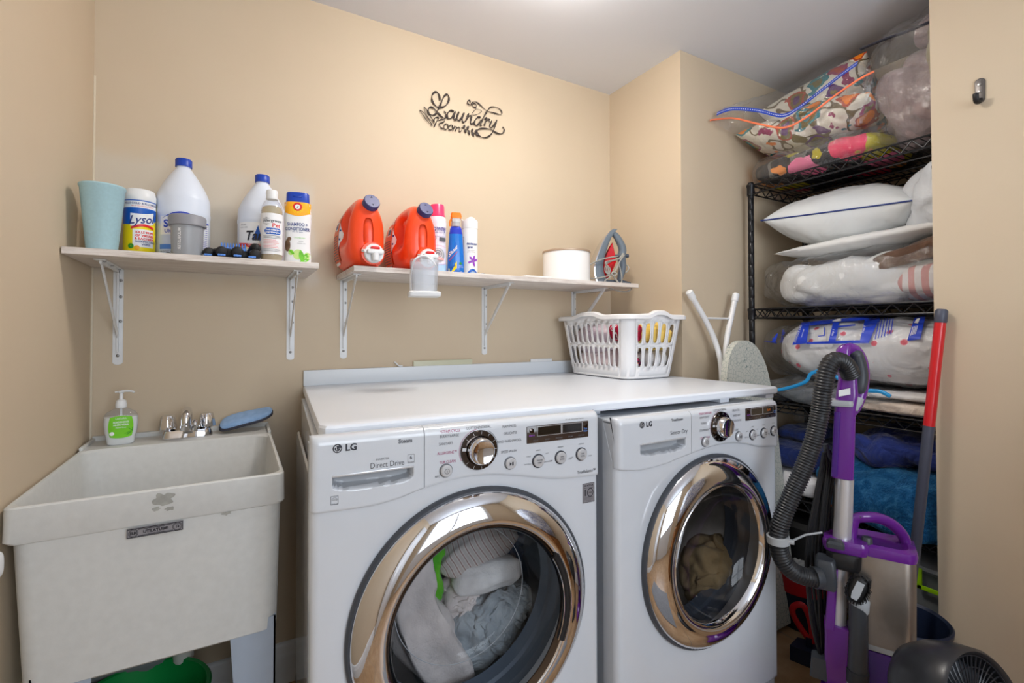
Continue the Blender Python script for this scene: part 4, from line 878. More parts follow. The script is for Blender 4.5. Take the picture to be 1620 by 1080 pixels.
# faucet on the rear ledge
a, b = PY(250, 700, -0.085), PY(341, 693, -0.085); fx = (a.x+b.x)/2; Z0 = 0.9005
t = thing('sink_faucet', 'two handle chrome faucet on the rear ledge of the utility sink', 'faucet', (fx, -0.085, Z0))
mb = MB().use('chrome'); mb.loft([rrect(-0.066, 0.066, -0.026, 0.026, 0.024, 0.0), rrect(-0.066, 0.066, -0.026, 0.026, 0.024, 0.008), rrect(-0.060, 0.060, -0.020, 0.020, 0.019, 0.024), rrect(-0.054, 0.054, -0.015, 0.015, 0.014, 0.026)]); mb.build('base', t, sharp=30)
mb = MB().use('chrome')
sp = smooth_path([(0, 0.004, 0.02), (0, 0.004, 0.06), (0, -0.004, 0.078), (0, -0.024, 0.084), (0, -0.046, 0.076), (0, -0.054, 0.058), (0, -0.054, 0.040)], 6)
mb.tube(sp, [0.0125]*len(sp), 20); mb.tube([(0, -0.054, 0.044), (0, -0.054, 0.030)], 0.0150, 20); mb.lathe([(0.017, 0.02), (0.017, 0.034), (0.013, 0.04)], 24, (0, 0.004, 0)); mb.build('spout', t)
mb = MB().use('chrome'); mb.lathe([(0.008, 0.022), (0.008, 0.03), (0.013, 0.033), (0.013, 0.037), (0.006, 0.04), (0.0045, 0.046), (0.008, 0.049), (0.004, 0.055), (0.001, 0.056)], 20, (0.020, -0.020, 0)); mb.build('diverter_knob', t)
for sx in (-1, 1):
    mb = MB().use('chrome'); mb.loft([[((rr*(1+wv*(math.cos(8*2*PI*k/64))))*math.cos(2*PI*k/64), (rr*(1+wv*(math.cos(8*2*PI*k/64))))*math.sin(2*PI*k/64), z) for k in range(64)] for rr, z, wv in ((0.012, 0.024, 0), (0.0235, 0.030, 0), (0.0235, 0.034, 0.03), (0.0180, 0.066, 0.05), (0.0160, 0.070, 0.03), (0.010, 0.072, 0))])
    for v in mb.bm.verts: v.co.x += sx*0.050
    mb.build('handle', t, sharp=25)
# soap dispenser
p = PY(191, 703, -0.095)
t = thing('soap_dispenser', 'white pump hand soap bottle with a bright green label on the sink corner', 'soap dispenser', (p.x, -0.095, 0.9005), face_cam(p.x, -0.095, 0))
def soapring(hw, hd, z): return oval(hw, hd, z, 44, 0.7)
mb = MB().use('soap_liquid'); mb.loft([soapring(a, b, z) for a, b, z in ((0.028, 0.017, 0.0), (0.0315, 0.0195, 0.003), (0.0335, 0.0205, 0.022), (0.0375, 0.0225, 0.036), (0.0395, 0.0235, 0.06), (0.0385, 0.023, 0.079))]); mb.build('soap', t)
mb = MB().use('clear_bottle'); mb.loft([soapring(a, b, z) for a, b, z in ((0.0285, 0.0175, -0.0001), (0.032, 0.020, 0.003), (0.034, 0.021, 0.022), (0.038, 0.023, 0.036), (0.040, 0.024, 0.06), (0.039, 0.0235, 0.082), (0.034, 0.021, 0.091), (0.020, 0.015, 0.100), (0.012, 0.012, 0.104), (0.0115, 0.0115, 0.110))]); mb.build('bottle_body', t)
mb = MB().use('white_plastic'); mb.lathe([(0.0125, 0.104), (0.0135, 0.106), (0.0135, 0.117), (0.0125, 0.119), (0.012, 0.124), (0.0095, 0.127), (0.005, 0.129), (0.0045, 0.146), (0.008, 0.149), (0.009, 0.152), (0.001, 0.1525)], 28); mb.cyl((0, 0, 0.118), (0, 0, 0.01), 0.003, 0.003, 8)
mb.tube(smooth_path([(-0.014, 0.002, 0.150), (0.0, 0, 0.152), (0.016, -0.004, 0.152), (0.026, -0.006, 0.150), (0.030, -0.007, 0.147)], 5), [0.004]*6+[0.006]*5+[0.005]*10, 12, flat=0.6); mb.build('pump', t)
def smap(off):
    def fn(u, v):
        hw = 0.036+0.004*max(0, min(1, (v-0.022)/0.03)); hd = hw*0.6; s = max(-0.99, min(0.99, u/hw)); cs = math.copysign(abs(s)**(1/0.7), s); return (u, -hd*max(0, 1-cs*cs)**0.35-off, v)
    return fn
s1, s2 = smap(0.0012), smap(0.002)
mb = MB().use('soap_green'); mb.grid(lambda a, b: s1((2*a-1)*0.0285*(0.86+0.14*math.sin(PI*b)), 0.024+(0.056)*b+0.004*math.sin(PI*a)*(2*b-1)), 24, 10)
mb.use('label_white'); mb.text('LACURA', 0.0065, lambda u, v: s2(u, 0.076+v)); mb.text('SOOTHING', 0.0068, lambda u, v: s2(u, 0.0655+v), bold=0.02); mb.text('ALOE VERA', 0.0068, lambda u, v: s2(u, 0.058+v), bold=0.02); mb.text('Hand Soap', 0.0055, lambda u, v: s2(u, 0.0505+v))
mb.grid(lambda a, b: s2(-0.02+0.0055*b*math.cos(2*PI*a), 0.034+0.0055*b*math.sin(2*PI*a)), 16, 3, cu=True)
mb.use('leaf_dark')
for q in (((0.006, 0.030), (0.018, 0.037), (0.0265, 0.041), (0.016, 0.034)), ((0.010, 0.026), (0.02, 0.035), (0.0268, 0.039), (0.019, 0.031)), ((0.016, 0.049), (0.021, 0.042), (0.027, 0.0385), (0.022, 0.044)), ((0.0255, 0.05), (0.0255, 0.04), (0.027, 0.036), (0.027, 0.045))): mb.poly([s2(*p_) for p_ in q])
mb.build('label', t)
# blue scrubbing pad leaning on the ledge
fabric('pad_blue', (146, 178, 218), (132, 166, 208), 60, 0.5, 300, wrinkle=0.0)
mat('pad_edge', (52, 54, 66), 0.7)
a, b = PY(345, 690, -0.06), PY(428, 665, -0.035)
t = thing('scrub_pad', 'oblong light blue scrubbing pad with a dark edge, beside the chrome faucet', 'scrub pad', (a.x+0.004, -0.10, 0.9008))
L_ = (b.x-a.x)
def padring(s, k, zo):
    out = []
    for q in range(48):
        an = 2*PI*q/48; cx = math.copysign(abs(math.cos(an))**0.55, math.cos(an)); cy = math.copysign(abs(math.sin(an))**0.7, math.sin(an))
        x_ = L_*0.5*(1+cx*k); y_ = cy*k*(0.032-0.004*cx)
        z_ = 0.008+0.004*math.sin(x_/L_*PI*1.6)+0.040*max(0, x_/L_)**1.35+zo+0.35*y_+0.010
        out.append((x_, y_+0.032, z_))
    return out
mb = MB().use('pad_edge'); mb.loft([padring(0, 0.9, -0.006), padring(0, 1.02, -0.003), padring(0, 1.02, 0.003), padring(0, 0.95, 0.004)]); mb.build('pad_base', t)
mb = MB().use('pad_blue'); mb.loft([padring(0, 0.96, 0.003), padring(0, 0.99, 0.008), padring(0, 0.93, 0.014), padring(0, 0.7, 0.0165), padring(0, 0.2, 0.017)]); mb.build('pad_face', t)
# green bucket under the drain
t = thing('bucket', 'bright green plastic basin standing on the floor under the sink drain', 'bucket', (0.168, -0.345, 0.0))
mb = MB().use('green_plastic'); mb.lathe([(0.001, 0.001), (0.10, 0.0), (0.105, 0.006), (0.150, 0.285), (0.158, 0.288), (0.160, 0.296), (0.156, 0.302), (0.148, 0.299), (0.101, 0.010), (0.001, 0.008)], 64, sx=1.0, sy=1.0); mb.build('bucket_body', t)
mat('white_box', (218, 218, 214), 0.5); mat('grey_lid', (120, 124, 124), 0.5)
t = thing('storage_tub', 'grey plastic tub pushed under the sink behind the green basin', 'tub', (0.105, -0.12, 0))
mb = MB().use('grey_lid'); mb.loft([rrect(-0.08, 0.10, -0.075, 0.075, 0.02, 0.0), rrect(-0.09, 0.11, -0.08, 0.08, 0.02, 0.29), rrect(-0.094, 0.114, -0.084, 0.084, 0.02, 0.295), rrect(-0.094, 0.114, -0.084, 0.084, 0.02, 0.305)]); mb.build('tub_body', t)
# pale bottle end showing at the picture's left edge
p = PX(-13, 898, 0.012)
mb = MB().use('white_plastic'); mb.blob((0, 0, 0), (0.012, 0.022, 0.024), (0.6, 0.6), 0, 5, 28, 16); tag(mb.build('wall_holder', loc=(0.0121, p.y, p.z)), 'small rounded white plastic holder stuck on the left wall below the sink rim', 'holder')
# grey mat on the floor beside the washer
# ------------------------------------------------------------------ counter over the machines
CT = 1.031
t = thing('laundry_counter', 'white counter board with an upstand, spanning the tops of washer and dryer', 'counter', (1.3, -0.43, CT-0.026))
mb = MB().use('counter_white')
poly = [(0.588, -0.002), (2.03, -0.002), (2.03, -0.873), (0.560, -0.833), (0.540, -0.826), (0.530, -0.806), (0.530, -0.79)]
def inset(k): 
    cx, cy = 1.3, -0.42; return [(x_-math.copysign(k, x_-cx) if abs(x_-cx) > 0.5 else x_, y_-(math.copysign(k, y_-cy) if y_ < -0.01 else 0)) for x_, y_ in poly]
mb.loft([[(u, v, z) for u, v in inset(k)] for k, z in ((0.004, CT-0.026), (0.0, CT-0.021), (0.0, CT-0.007), (0.003, CT-0.002), (0.008, CT))]); mb.build('board', t, world=True, sharp=30)
mat('counter_edge_blue', (226, 232, 238), 0.35)
mb = MB().use('counter_edge_blue'); mb.box(0.588, 2.03, -0.019, -0.001, CT, 1.0865, 0.002); mb.build('upstand', t, world=True)
for x_, y_ in ((1.775, -0.84), (2.005, -0.85), (1.26, -0.80)):
    mb = MB().use('counter_white'); mb.box(x_-0.022, x_+0.022, y_-0.01, y_+0.06, 0.9905, CT-0.0261); mb.build('spacer_block', t, world=True)

# ------------------------------------------------------------------ laundry basket
t = thing('laundry_basket', 'white slotted plastic laundry basket standing on the right end of the counter', 'laundry basket', (1.850, -0.265, CT+0.001))
HX0, HX1, HY0, HY1, BH, CR = 0.132, 0.162, 0.192, 0.226, 0.252, 0.045
def hx(v): return HX0+(HX1-HX0)*v
def hy(v): return HY0+(HY1-HY0)*v
def wave(side, s): return 0.016*math.exp(-((s)/0.42)**4)
def bmap(side):
    def fn(s, v):
        z = 0.012+v*(BH-0.012+(wave(side, s)-0.0)*v**3)
        if side == 0: return (s*(hx(v)-CR), -hy(v), z)
        if side == 1: return (hx(v), s*(hy(v)-CR), z)
        if side == 2: return (-s*(hx(v)-CR), hy(v), z)
        return (-hx(v), -s*(hy(v)-CR), z)
    return fn
def slot_cell(mb, fn, u0, u1, v0, v1, hw, hh, n=28):
    uc, vc = (u0+u1)/2, (v0+v1)/2; A_, B_ = [], []
    corners = sorted([math.atan2(v1-vc, u1-uc), math.atan2(v1-vc, u0-uc), math.atan2(v0-vc, u0-uc), math.atan2(v0-vc, u1-uc)])
    angs = sorted([-PI+2*PI*k/n+0.01 for k in range(n)]+corners)
    for a in angs:
        c_, s_ = math.cos(a), math.sin(a)
        k = min((u1-uc)/abs(c_) if abs(c_) > 1e-6 else 1e9, (v1-vc)/abs(s_) if abs(s_) > 1e-6 else 1e9)
        A_.append(mb.v(fn(uc+c_*k, vc+s_*k)))
        e = 0.38; q = (abs(c_)**(2/e)+abs(s_)**(2/e))**(-e/2) if False else 1
        # superellipse slot
        cu_, su_ = math.copysign(abs(c_)**0.55, c_), math.copysign(abs(s_)**0.75, s_)
        B_.append(mb.v(fn(uc+hw*cu_, vc+hh*su_)))
    mb.bridge(A_, B_)
mb = MB().use('basket_white')
for side, n in ((0, 5), (1, 10), (2, 5), (3, 10)):
    fn = bmap(side); rows = ((0.14, 0.50), (0.53, 0.89))
    for v0, v1 in ((0.0, 0.14), (0.50, 0.53), (0.89, 1.0)): mb.grid(lambda a, b: fn(-1+2*a, v0+(v1-v0)*b), 2*n+1, 3)
    for v0, v1 in rows:
        for i in range(n):
            u0, u1 = -1+2*i/n, -1+2*(i+1)/n; slot_cell(mb, fn, u0, u1, v0, v1, (u1-u0)*(0.33 if n == 10 else 0.29), (v1-v0)*0.44)
for cx, cy, a0 in ((1, 1, 0), (-1, 1, 90), (-1, -1, 180), (1, -1, 270)):
    mb.grid(lambda a, b: (cx*(hx(b)-CR)+CR*math.cos(R(a0+90*a)), cy*(hy(b)-CR)+CR*math.sin(R(a0+90*a)), 0.012+b*(BH-0.012)), 9, 8)
mb.loft([rrect(-HX0+0.02, HX0-0.02, -HY0+0.02, HY0-0.02, CR-0.012, 0.0), rrect(-HX0+0.004, HX0-0.004, -HY0+0.004, HY0-0.004, CR-0.003, 0.003), rrect(-HX0, HX0, -HY0, HY0, CR, 0.012)], cap1=False)
bs = mb.build('basket_body', t)
so = bs.modifiers.new('thick', 'SOLIDIFY'); so.thickness = 0.0018; so.offset = -1
per = []
for side in range(4):
    f0 = bmap(side); n_ = 28
    for k in range(n_+1): s = -1+2*k/n_; p_ = f0(s, 1.0); per.append((Vector(p_), [Vector((0, -1, 0)), Vector((1, 0, 0)), Vector((0, 1, 0)), Vector((-1, 0, 0))][side]))
    cx, cy, a0 = ((1, -1, 270), (1, 1, 0), (-1, 1, 90), (-1, -1, 180))[side]
    for k in range(1, 8): a = R(a0+90*k/8); per.append((Vector((cx*(HX1-CR)+CR*math.cos(a), cy*(HY1-CR)+CR*math.sin(a), BH)), Vector((math.cos(a), math.sin(a), 0))))
mb = MB().use('basket_white')
prof = [(-0.003, -0.004), (-0.004, 0.004), (0.002, 0.0085), (0.014, 0.0085), (0.021, 0.004), (0.022, -0.010), (0.019, -0.011), (0.017, 0.0), (0.002, 0.001)]
mb.loft([[p_+n_*d+Vector((0, 0, z)) for d, z in prof] for p_, n_ in per], loop=True); mb.build('rim', t, sharp=50)
# clothes in the basket
fabric('cloth_lilac', (222, 208, 216), (206, 190, 204), 10, 0.6, 260); fabric('cloth_pink', (230, 214, 216), (214, 196, 204), 9, 0.6, 260)
fabric('cloth_yellow', (246, 214, 116), (236, 200, 98), 12, 0.7, 300); fabric('cloth_white', (232, 230, 230), (216, 214, 216), 10, 0.6, 300); fabric('cloth_dark', (52, 46, 50), (36, 32, 36), 10)
def floral(name, base, cols, scale=16, stops=(0.16, 0.30, 0.42), rough=0.85, bgcol2=None, distort=0.05, wrinkle=0.3):
    """printed flowers: concentric blooms of several colours on a plain ground"""
    k = NT(name); b = k.b; b.inputs['Roughness'].default_value = rough; b.inputs['Specular IOR Level'].default_value = 0.2
    mp = k.coords(); nz = k.node('ShaderNodeTexNoise'); nz.inputs['Scale'].default_value = scale*1.1; nz.inputs['Detail'].default_value = 3; k.link(mp, 'Vector', nz, 'Vector')
    mx = k.node('ShaderNodeMixRGB', blend_type='ADD'); mx.inputs[0].default_value = distort; k.link(mp, 'Vector', mx, 1); k.link(nz, 'Color', mx, 2)
    vo = k.node('ShaderNodeTexVoronoi'); vo.inputs['Scale'].default_value = scale; k.link(mx, 0, vo, 'Vector')
    sep = k.node('ShaderNodeSeparateColor'); k.link(vo, 'Color', sep, 0)
    n = len(cols); st = []
    def pick(seed, out): return k.ramp([(i/n, srgb(cols[(i*seed+seed) % n])) for i in range(n)], 'CONSTANT')
    r1 = pick(1, 0); k.link(sep, 0, r1, 'Fac'); r2 = pick(3 if n % 3 else 2, 1); k.link(sep, 1, r2, 'Fac'); r3 = pick(5 if n % 5 else 7, 2); k.link(sep, 2, r3, 'Fac')
    def step(th):
        m = k.node('ShaderNodeMath', operation='LESS_THAN'); k.link(vo, 'Distance', m, 0); m.inputs[1].default_value = th; return m
    n2 = k.node('ShaderNodeTexNoise'); n2.inputs['Scale'].default_value = scale*0.9; n2.inputs['Detail'].default_value = 1; k.link(mp, 'Vector', n2, 'Vector')
    vine = k.node('ShaderNodeMath', operation='COMPARE'); k.link(n2, 'Fac', vine, 0); vine.inputs[1].default_value = 0.5; vine.inputs[2].default_value = 0.022
    m0 = k.node('ShaderNodeMixRGB'); k.link(vine, 0, m0, 0); m0.inputs[1].default_value = srgb(base); m0.inputs[2].default_value = srgb(bgcol2 or (110, 96, 70))
    cur = m0
    for th, rr in ((stops[2], r1), (stops[1], r2), (stops[0], r3)):
        m = k.node('ShaderNodeMixRGB'); k.link(step(th), 0, m, 0); k.link(cur, 0, m, 1); k.link(rr, 'Color', m, 2); cur = m
    k.link(cur, 0, b, 'Base Color')
    n3 = k.node('ShaderNodeTexNoise'); n3.inputs['Scale'].default_value = 14; n3.inputs['Detail'].default_value = 4; k.link(mp, 'Vector', n3, 'Vector'); k.bump(n3, 'Fac', wrinkle, 0.03)
    return k
floral('cloth_red_floral', (196, 30, 70), [(236, 60, 110), (120, 16, 50), (240, 240, 236), (40, 40, 44)], 26)
floral('cloth_print', (238, 236, 238), [(24, 24, 60), (222, 40, 110), (240, 130, 30), (90, 30, 110)], 24)
def garment(label, m, c, d, seed, amp=0.012, rz=0, e=(0.75, 0.75), group=None, name='folded_cloth', cat='laundry', ridge=0.02):
    mb = MB().use(m); mb.blob((0, 0, 0), d, e, amp, 9, 44, 26, seed, ridge=ridge, rfreq=14)
    return tag(mb.build(name, loc=c, rot=(0, 0, rz), sharp=80), label, cat, group)
bx, by, bz = 1.850, -0.265, CT
garment('pale lilac towel heaped against the long slotted side of the basket', 'cloth_lilac', (bx-0.050, by+0.035, bz+0.158), (0.085, 0.150, 0.068), 1)
garment('soft pink towel low in the basket under the lilac one', 'cloth_pink', (bx-0.055, by+0.0, bz+0.068), (0.072, 0.165, 0.050), 2)
garment('yellow cloth bundle behind the basket slots facing the room', 'cloth_yellow', (bx+0.045, by-0.140, bz+0.172), (0.085, 0.066, 0.056), 3)
garment('white terry cloth low in the basket behind the short slotted end', 'cloth_white', (bx+0.055, by-0.130, bz+0.062), (0.066, 0.058, 0.055), 4)
garment('crimson flowered cloth peeping out near the basket corner', 'cloth_red_floral', (bx-0.085, by-0.130, bz+0.192), (0.055, 0.065, 0.040), 5)
garment('black cloth lying at the very bottom of the basket', 'cloth_dark', (bx+0.01, by+0.06, bz+0.033), (0.085, 0.105, 0.026), 6)
garment('multicoloured printed cloth at the basket corner below the yellow bundle', 'cloth_print', (bx-0.062, by-0.150, bz+0.055), (0.046, 0.032, 0.040), 7)

# ------------------------------------------------------------------ ironing board leaning in the corner
board_cover = NT('board_cover'); k = board_cover; k.b.inputs['Roughness'].default_value = 0.85
mp = k.coords(); vo = k.node('ShaderNodeTexVoronoi'); vo.feature = 'DISTANCE_TO_EDGE'; vo.inputs['Scale'].default_value = 62; k.link(mp, 'Vector', vo, 'Vector')
rp = k.ramp([(0.0, srgb((120, 142, 138))), (0.05, srgb((206, 206, 196)))]); k.link(vo, 'Distance', rp, 'Fac'); k.link(rp, 'Color', k.b, 'Base Color')
t = thing('ironing_board', 'folded ironing board with a crackle patterned cover, leaning nose up beside the wire rack', 'ironing board', (2.26, -0.63, 0))
def bp(u, v, d):  # u across, v up the board, d toward the room
    z = v; y_ = -0.69+0.13*v/1.18-d; return (2.265+u, y_, z)
out = []
for k_ in range(33):
    a = PI*k_/32; out.append((0.150*math.copysign(abs(math.cos(a))**0.9, math.cos(a)), 0.94+0.245*math.sin(a)**0.9))
half = [(0.150, 0.94), (0.165, 0.80), (0.175, 0.5), (0.175, 0.05), (-0.175, 0.05), (-0.175, 0.5), (-0.165, 0.80)]
mb = MB().use('board_cover'); mb.prism(out+half[:0:-1][::-1][0:0]+[(-0.165, 0.80), (-0.163, 0.5), (-0.160, 0.02), (0.158, 0.02), (0.160, 0.5), (0.160, 0.80)], 0.0, 0.028, bp, bev=0.009); mb.build('cover', t, world=True)
def legw(px, py, Y): return PY(px, py, Y)
mb = MB().use('board_metal')
l1 = smooth_path([legw(1091, 463, -0.50), legw(1118, 510, -0.505), legw(1133, 545, -0.515), legw(1141, 580, -0.535), legw(1143, 640, -0.55)], 6); l2 = smooth_path([legw(1164, 467, -0.50), legw(1157, 500, -0.505), legw(1150, 535, -0.515), legw(1146, 580, -0.535), legw(1143, 660, -0.55)], 6)
mb.tube(l1, 0.0115, 14); mb.build('leg', t, world=True)
mb = MB().use('board_metal'); mb.tube(l2, 0.0115, 14); mb.build('leg', t, world=True)
mb = MB().use('board_metal'); mb.tube([legw(1114, 503, -0.505), legw(1160, 504, -0.505)], 0.0045, 10); mb.build('cross_bar', t, world=True)
for l_ in (l1, l2):
    mb = MB().use('white_plastic'); d_ = (Vector(l_[0])-Vector(l_[3])).normalized(); mb.tube([Vector(l_[0])-d_*0.03, Vector(l_[0])-d_*0.0, Vector(l_[0])+d_*0.006, Vector(l_[0])+d_*0.010], [0.0145, 0.0155, 0.0150, 0.009], 16); mb.build('foot_cap', t, world=True)
# ------------------------------------------------------------------ washer and dryer
def circle_front(mb, x0, x1, z0, z1, cx, cz, rh, yf, n=96):
    """front sheet with a round door opening, rounded edges, then the cabinet sides"""
    angs = sorted([2*PI*k/n-PI+0.0123 for k in range(n)]+[math.atan2(z-cz, x-cx) for x in (x0, x1) for z in (z0, z1)])
    aTR, aTL = math.atan2(z1-cz, x1-cx), math.atan2(z1-cz, x0-cx)
    def rect(a, ins, ztp=None):
        c_, s_ = math.cos(a), math.sin(a); X0, X1, Z0, Z1 = x0+ins-cx, x1-ins-cx, z0+ins-cz, z1-cz
        if ztp is not None and aTR-1e-6 <= a <= aTL+1e-6:
            k = Z1/s_; return cx+max(X0, min(X1, c_*k)), ztp
        k = min((X1/c_ if c_ > 1e-9 else X0/c_ if c_ < -1e-9 else 1e9), (Z1/s_ if s_ > 1e-9 else Z0/s_ if s_ < -1e-9 else 1e9)); return cx+c_*k, cz+s_*k
    rings = [[(cx+rh*math.cos(a), yf+0.10, cz+rh*math.sin(a)) for a in angs], [(cx+rh*math.cos(a), yf+0.004, cz+rh*math.sin(a)) for a in angs], [(cx+(rh+0.006)*math.cos(a), yf, cz+(rh+0.006)*math.sin(a)) for a in angs]]
    def mix(a, t, ins): p = rect(a, ins); q = (cx+(rh+0.006)*math.cos(a), cz+(rh+0.006)*math.sin(a)); return (q[0]+(p[0]-q[0])*t, q[1]+(p[1]-q[1])*t)
    rings.append([(lambda m_: (m_[0], yf, m_[1]))(mix(a, 0.5, 0.018)) for a in angs])
    for ins, dy in ((0.018, 0), (0.012, 0.0012), (0.006, 0.005), (0.0018, 0.011), (0.0, 0.020)): rings.append([(lambda p: (p[0], yf+dy, p[1]))(rect(a, ins)) for a in angs])
    return rings, angs, rect
def machine(name, label, cat, x0, x1, yf, yb, ztop, cx, cz, dryer):
    t = thing(name, label, cat, ((x0+x1)/2, (yf+yb)/2, 0))
    mb = MB().use('enamel'); zb = ztop-(0.018 if not dryer else 0.010)
    rings, angs, rect = circle_front(mb, x0, x1, 0.09, ztop-(0.1135 if not dryer else 0.1105), cx, cz, 0.262, yf)
    for dy, i_ in ((0.055, 0.0), (0.057, 0.010), (yb-yf, 0.024)): rings.append([(lambda p: (max(x0+i_, min(x1-i_, p[0])), yf+dy, p[1]))(rect(a, 0.0, zb)) for a in angs])
    mb.loft(rings, cap0=False); mb.build('cabinet', t, world=True, sharp=35)
    mb = MB().use('enamel'); mb.box(x0+0.0005, x1-0.0005, yf+0.0225, yf+0.0575, zb-0.006, zb-0.0003); mb.box(x0+0.0005, x0+0.006, yf+0.0125, yf+0.0575, ztop-0.128, zb-0.004); mb.box(x1-0.006, x1-0.0005, yf+0.0125, yf+0.0575, ztop-0.145, zb-0.004); mb.build('fascia_frame', t, world=True)
    mb = MB().use('enamel_grey'); mb.box(x0+0.01, x1-0.01, yf+0.012, yb, 0.02, 0.0895); mb.build('kick_plate', t, world=True)
    for fx in (x0+0.06, x1-0.06):
        for fy in (yf+0.08, yb-0.08): mb = MB().use('rubber_dark'); mb.cyl((fx, fy, 0), (fx, fy, 0.022), 0.022, 0.018, 16); mb.build('foot', t, world=True)
    # side panel pressing (visible on the dryer)
    P_ = rrect(yf+0.11, yb-0.06, 0.16, zb-0.09, 0.04, 0)
    for sx, xx in ((-1, x0+0.010), (1, x1-0.010)): mb = MB().use('enamel'); mb.loft([[(xx+sx*d, p[0]+(0.008*o if p[0] < (yf+yb)/2 else -0.008*o), p[1]+(0.008*o if p[1] < 0.5 else -0.008*o)) for p in P_] for d, o in ((-0.002, 0), (0.003, 0.4), (0.003, 1))], cap0=False); mb.build('side_panel', t, world=True, sharp=25)
    # fascia: lower edge swells over the door
    w_ = x1-x0; cp = [(0.0, -0.148), (0.06, -0.149), (0.17, -0.150), (0.25, -0.143), (0.33, -0.130), (0.45, -0.119), (0.555, -0.122), (0.665, -0.135), (0.82, -0.156), (1.0, -0.163)]
    if dryer: cp = [(0.0, -0.131), (0.06, -0.138), (0.12, -0.142), (0.25, -0.138), (0.31, -0.131), (0.48, -0.116), (0.62, -0.112), (0.74, -0.122), (0.86, -0.142), (1.0, -0.151)]
    cps = smooth_path([(a, 0, b) for a, b in cp], 8)
    def zc(x):
        s = max(0, min(1, (x-x0)/w_))
        for a, b in zip(cps, cps[1:]):
            if a.x <= s <= b.x: return ztop+a.z+(b.z-a.z)*(s-a.x)/max(1e-9, b.x-a.x)
        return ztop+cps[-1].z
    seam = x0+(0.226 if not dryer else 0.273)
    hx0, hx1 = (x0+0.040, x0+0.203) if not dryer else (x0+0.075, x0+0.250)
    hz0, hz1 = (ztop-0.111, ztop-0.077) if not dryer else (ztop-0.108, ztop-0.071)
    def front(x, z):
        y = yf-0.007; e = 0.018
        dz = max(0, z-(ztop-e)); y += e-math.sqrt(max(0, e*e-dz*dz))
        for d in (x0+0.016-x, x-(x1-0.016)):
            if d > 0: y += 0.016-math.sqrt(max(0, 0.016**2-d*d))
        db = max(0, 0.005-(z-zc(x))); y += 0.005-math.sqrt(max(0, 0.005**2-db*db))
        return y
    def pocket(x, z):
        # scoop with a straight upper lip and a rounded belly
        s = (x-hx0)/(hx1-hx0)
        if s < -0.1 or s > 1.1: return 0
        slope = (hz1+0.0-(hz0))
        lo = hz0-0.002+0.006*(1-s) ; lo = hz0+0.010*abs(2*s-1)**5
        if z > hz1: return 0
        ex = min(1, max(0, min(s, 1-s)*(hx1-hx0)/0.006)); ez = min(1, max(0, (z-lo)/0.008))
        sm = lambda q: q*q*(3-2*q)
        return 0.030*sm(ex)*sm(ez)
    def fascia(a0, a1, nx, nz, pk):
        mb = MB().use('enamel_grey' if False else 'enamel')
        xs = [a0+(a1-a0)*i/nx for i in range(nx+1)]
        if pk: xs = sorted(set(xs+[hx0+0.0002, hx1-0.0002]))
        V = []
        for x in xs:
            zl = zc(x)+0.0008; col = []
            zs = [zl+(ztop-zl)*j/nz for j in range(nz+1)]
            if pk: zs[min(range(nz+1), key=lambda j: abs(zs[j]-hz1))] = hz1+0.0001
            for z in zs: col.append(mb.v((x, front(x, z)+(pocket(x, z) if pk else 0), z)))
            for yy in (yf+0.022, yf+0.024): col.append(mb.v((x, yy, ztop-(0.0 if yy < yf+0.023 else 0.019))))
            col.insert(0, mb.v((x, yf+0.012, zl))); V.append(col)
        for a, b in zip(V, V[1:]):
            for j in range(len(a)-1): mb.f((a[j], b[j], b[j+1], a[j+1]))
        if pk:
            mb.use('enamel_grey')  # recess shade put into the colour: scoop faces get the darker grey
            for f in mb.bm.faces:
                c_ = f.calc_center_median()
                if pocket(c_.x, c_.z) > 0.012 and c_.y > yf+0.003: f.material_index = mb.cur
            mb.use('enamel')
        mb.f(V[0]); mb.f(list(reversed(V[-1]))); return mb
    fn = lambda dx, dz, off=0.0009: (x0+dx, front(x0+dx, ztop+dz)-off, ztop+dz)
    pp = lambda u0, v0, off=0.0009: (lambda u, v: fn(u0+u, v0+v, off))
    dr = fascia(x0, seam-0.0008, 70, 60, True).build('dispenser_drawer' if not dryer else 'left_panel', t, world=True, sharp=50)
    mb = MB().use('silver_plastic'); y_ = yf-0.0085; mb.box(hx0, hx1, y_-0.001, y_+0.010, hz1-0.0045, hz1+0.0005, 0.0015); mb.build('pull_lip', dr, world=True)
    fp = fascia(seam+0.0008, x1, 60, 40, False).build('control_panel', t, world=True, sharp=50)
    # printed lettering on the left panel
    mb = MB().use('print_dark'); lx, lz = (0.046, -0.016) if not dryer else (0.078, -0.014)
    lx += 0.004
    if not dryer: lz = -0.017
    q = pp(lx, lz-0.008)
    mb.grid(lambda a, b: q(0.0088*b*math.cos(2*PI*a), 0.0088*b*math.sin(2*PI*a)), 32, 4, cu=True)
    mb.text('LG', 0.0185, pp(lx+0.026, lz-0.0085), bold=0.035); mb.use('silver_plastic'); q2 = pp(lx, lz-0.008, 0.0015)
    mb.text('L', 0.010, lambda u, v: q2(u-0.001, v), bold=0.02)
    pts = [(0.0066*math.cos(R(a)), 0.0066*math.sin(R(a))) for a in range(70, 361, 10)]
    for (a, b), (c_, d) in zip(pts, pts[1:]): mb.poly([q2(a, b), q2(c_, d), q2(c_*0.82, d*0.82), q2(a*0.82, b*0.82)])
    mb.poly([q2(0.002, 0), q2(0.0066, 0), q2(0.0066, 0.0011), q2(0.002, 0.0011)]); mb.grid(lambda a, b: q2(-0.003+0.0012*b*math.cos(2*PI*a), 0.003+0.0012*b*math.sin(2*PI*a)), 10, 2, cu=True)
    mb.use('print_grey')
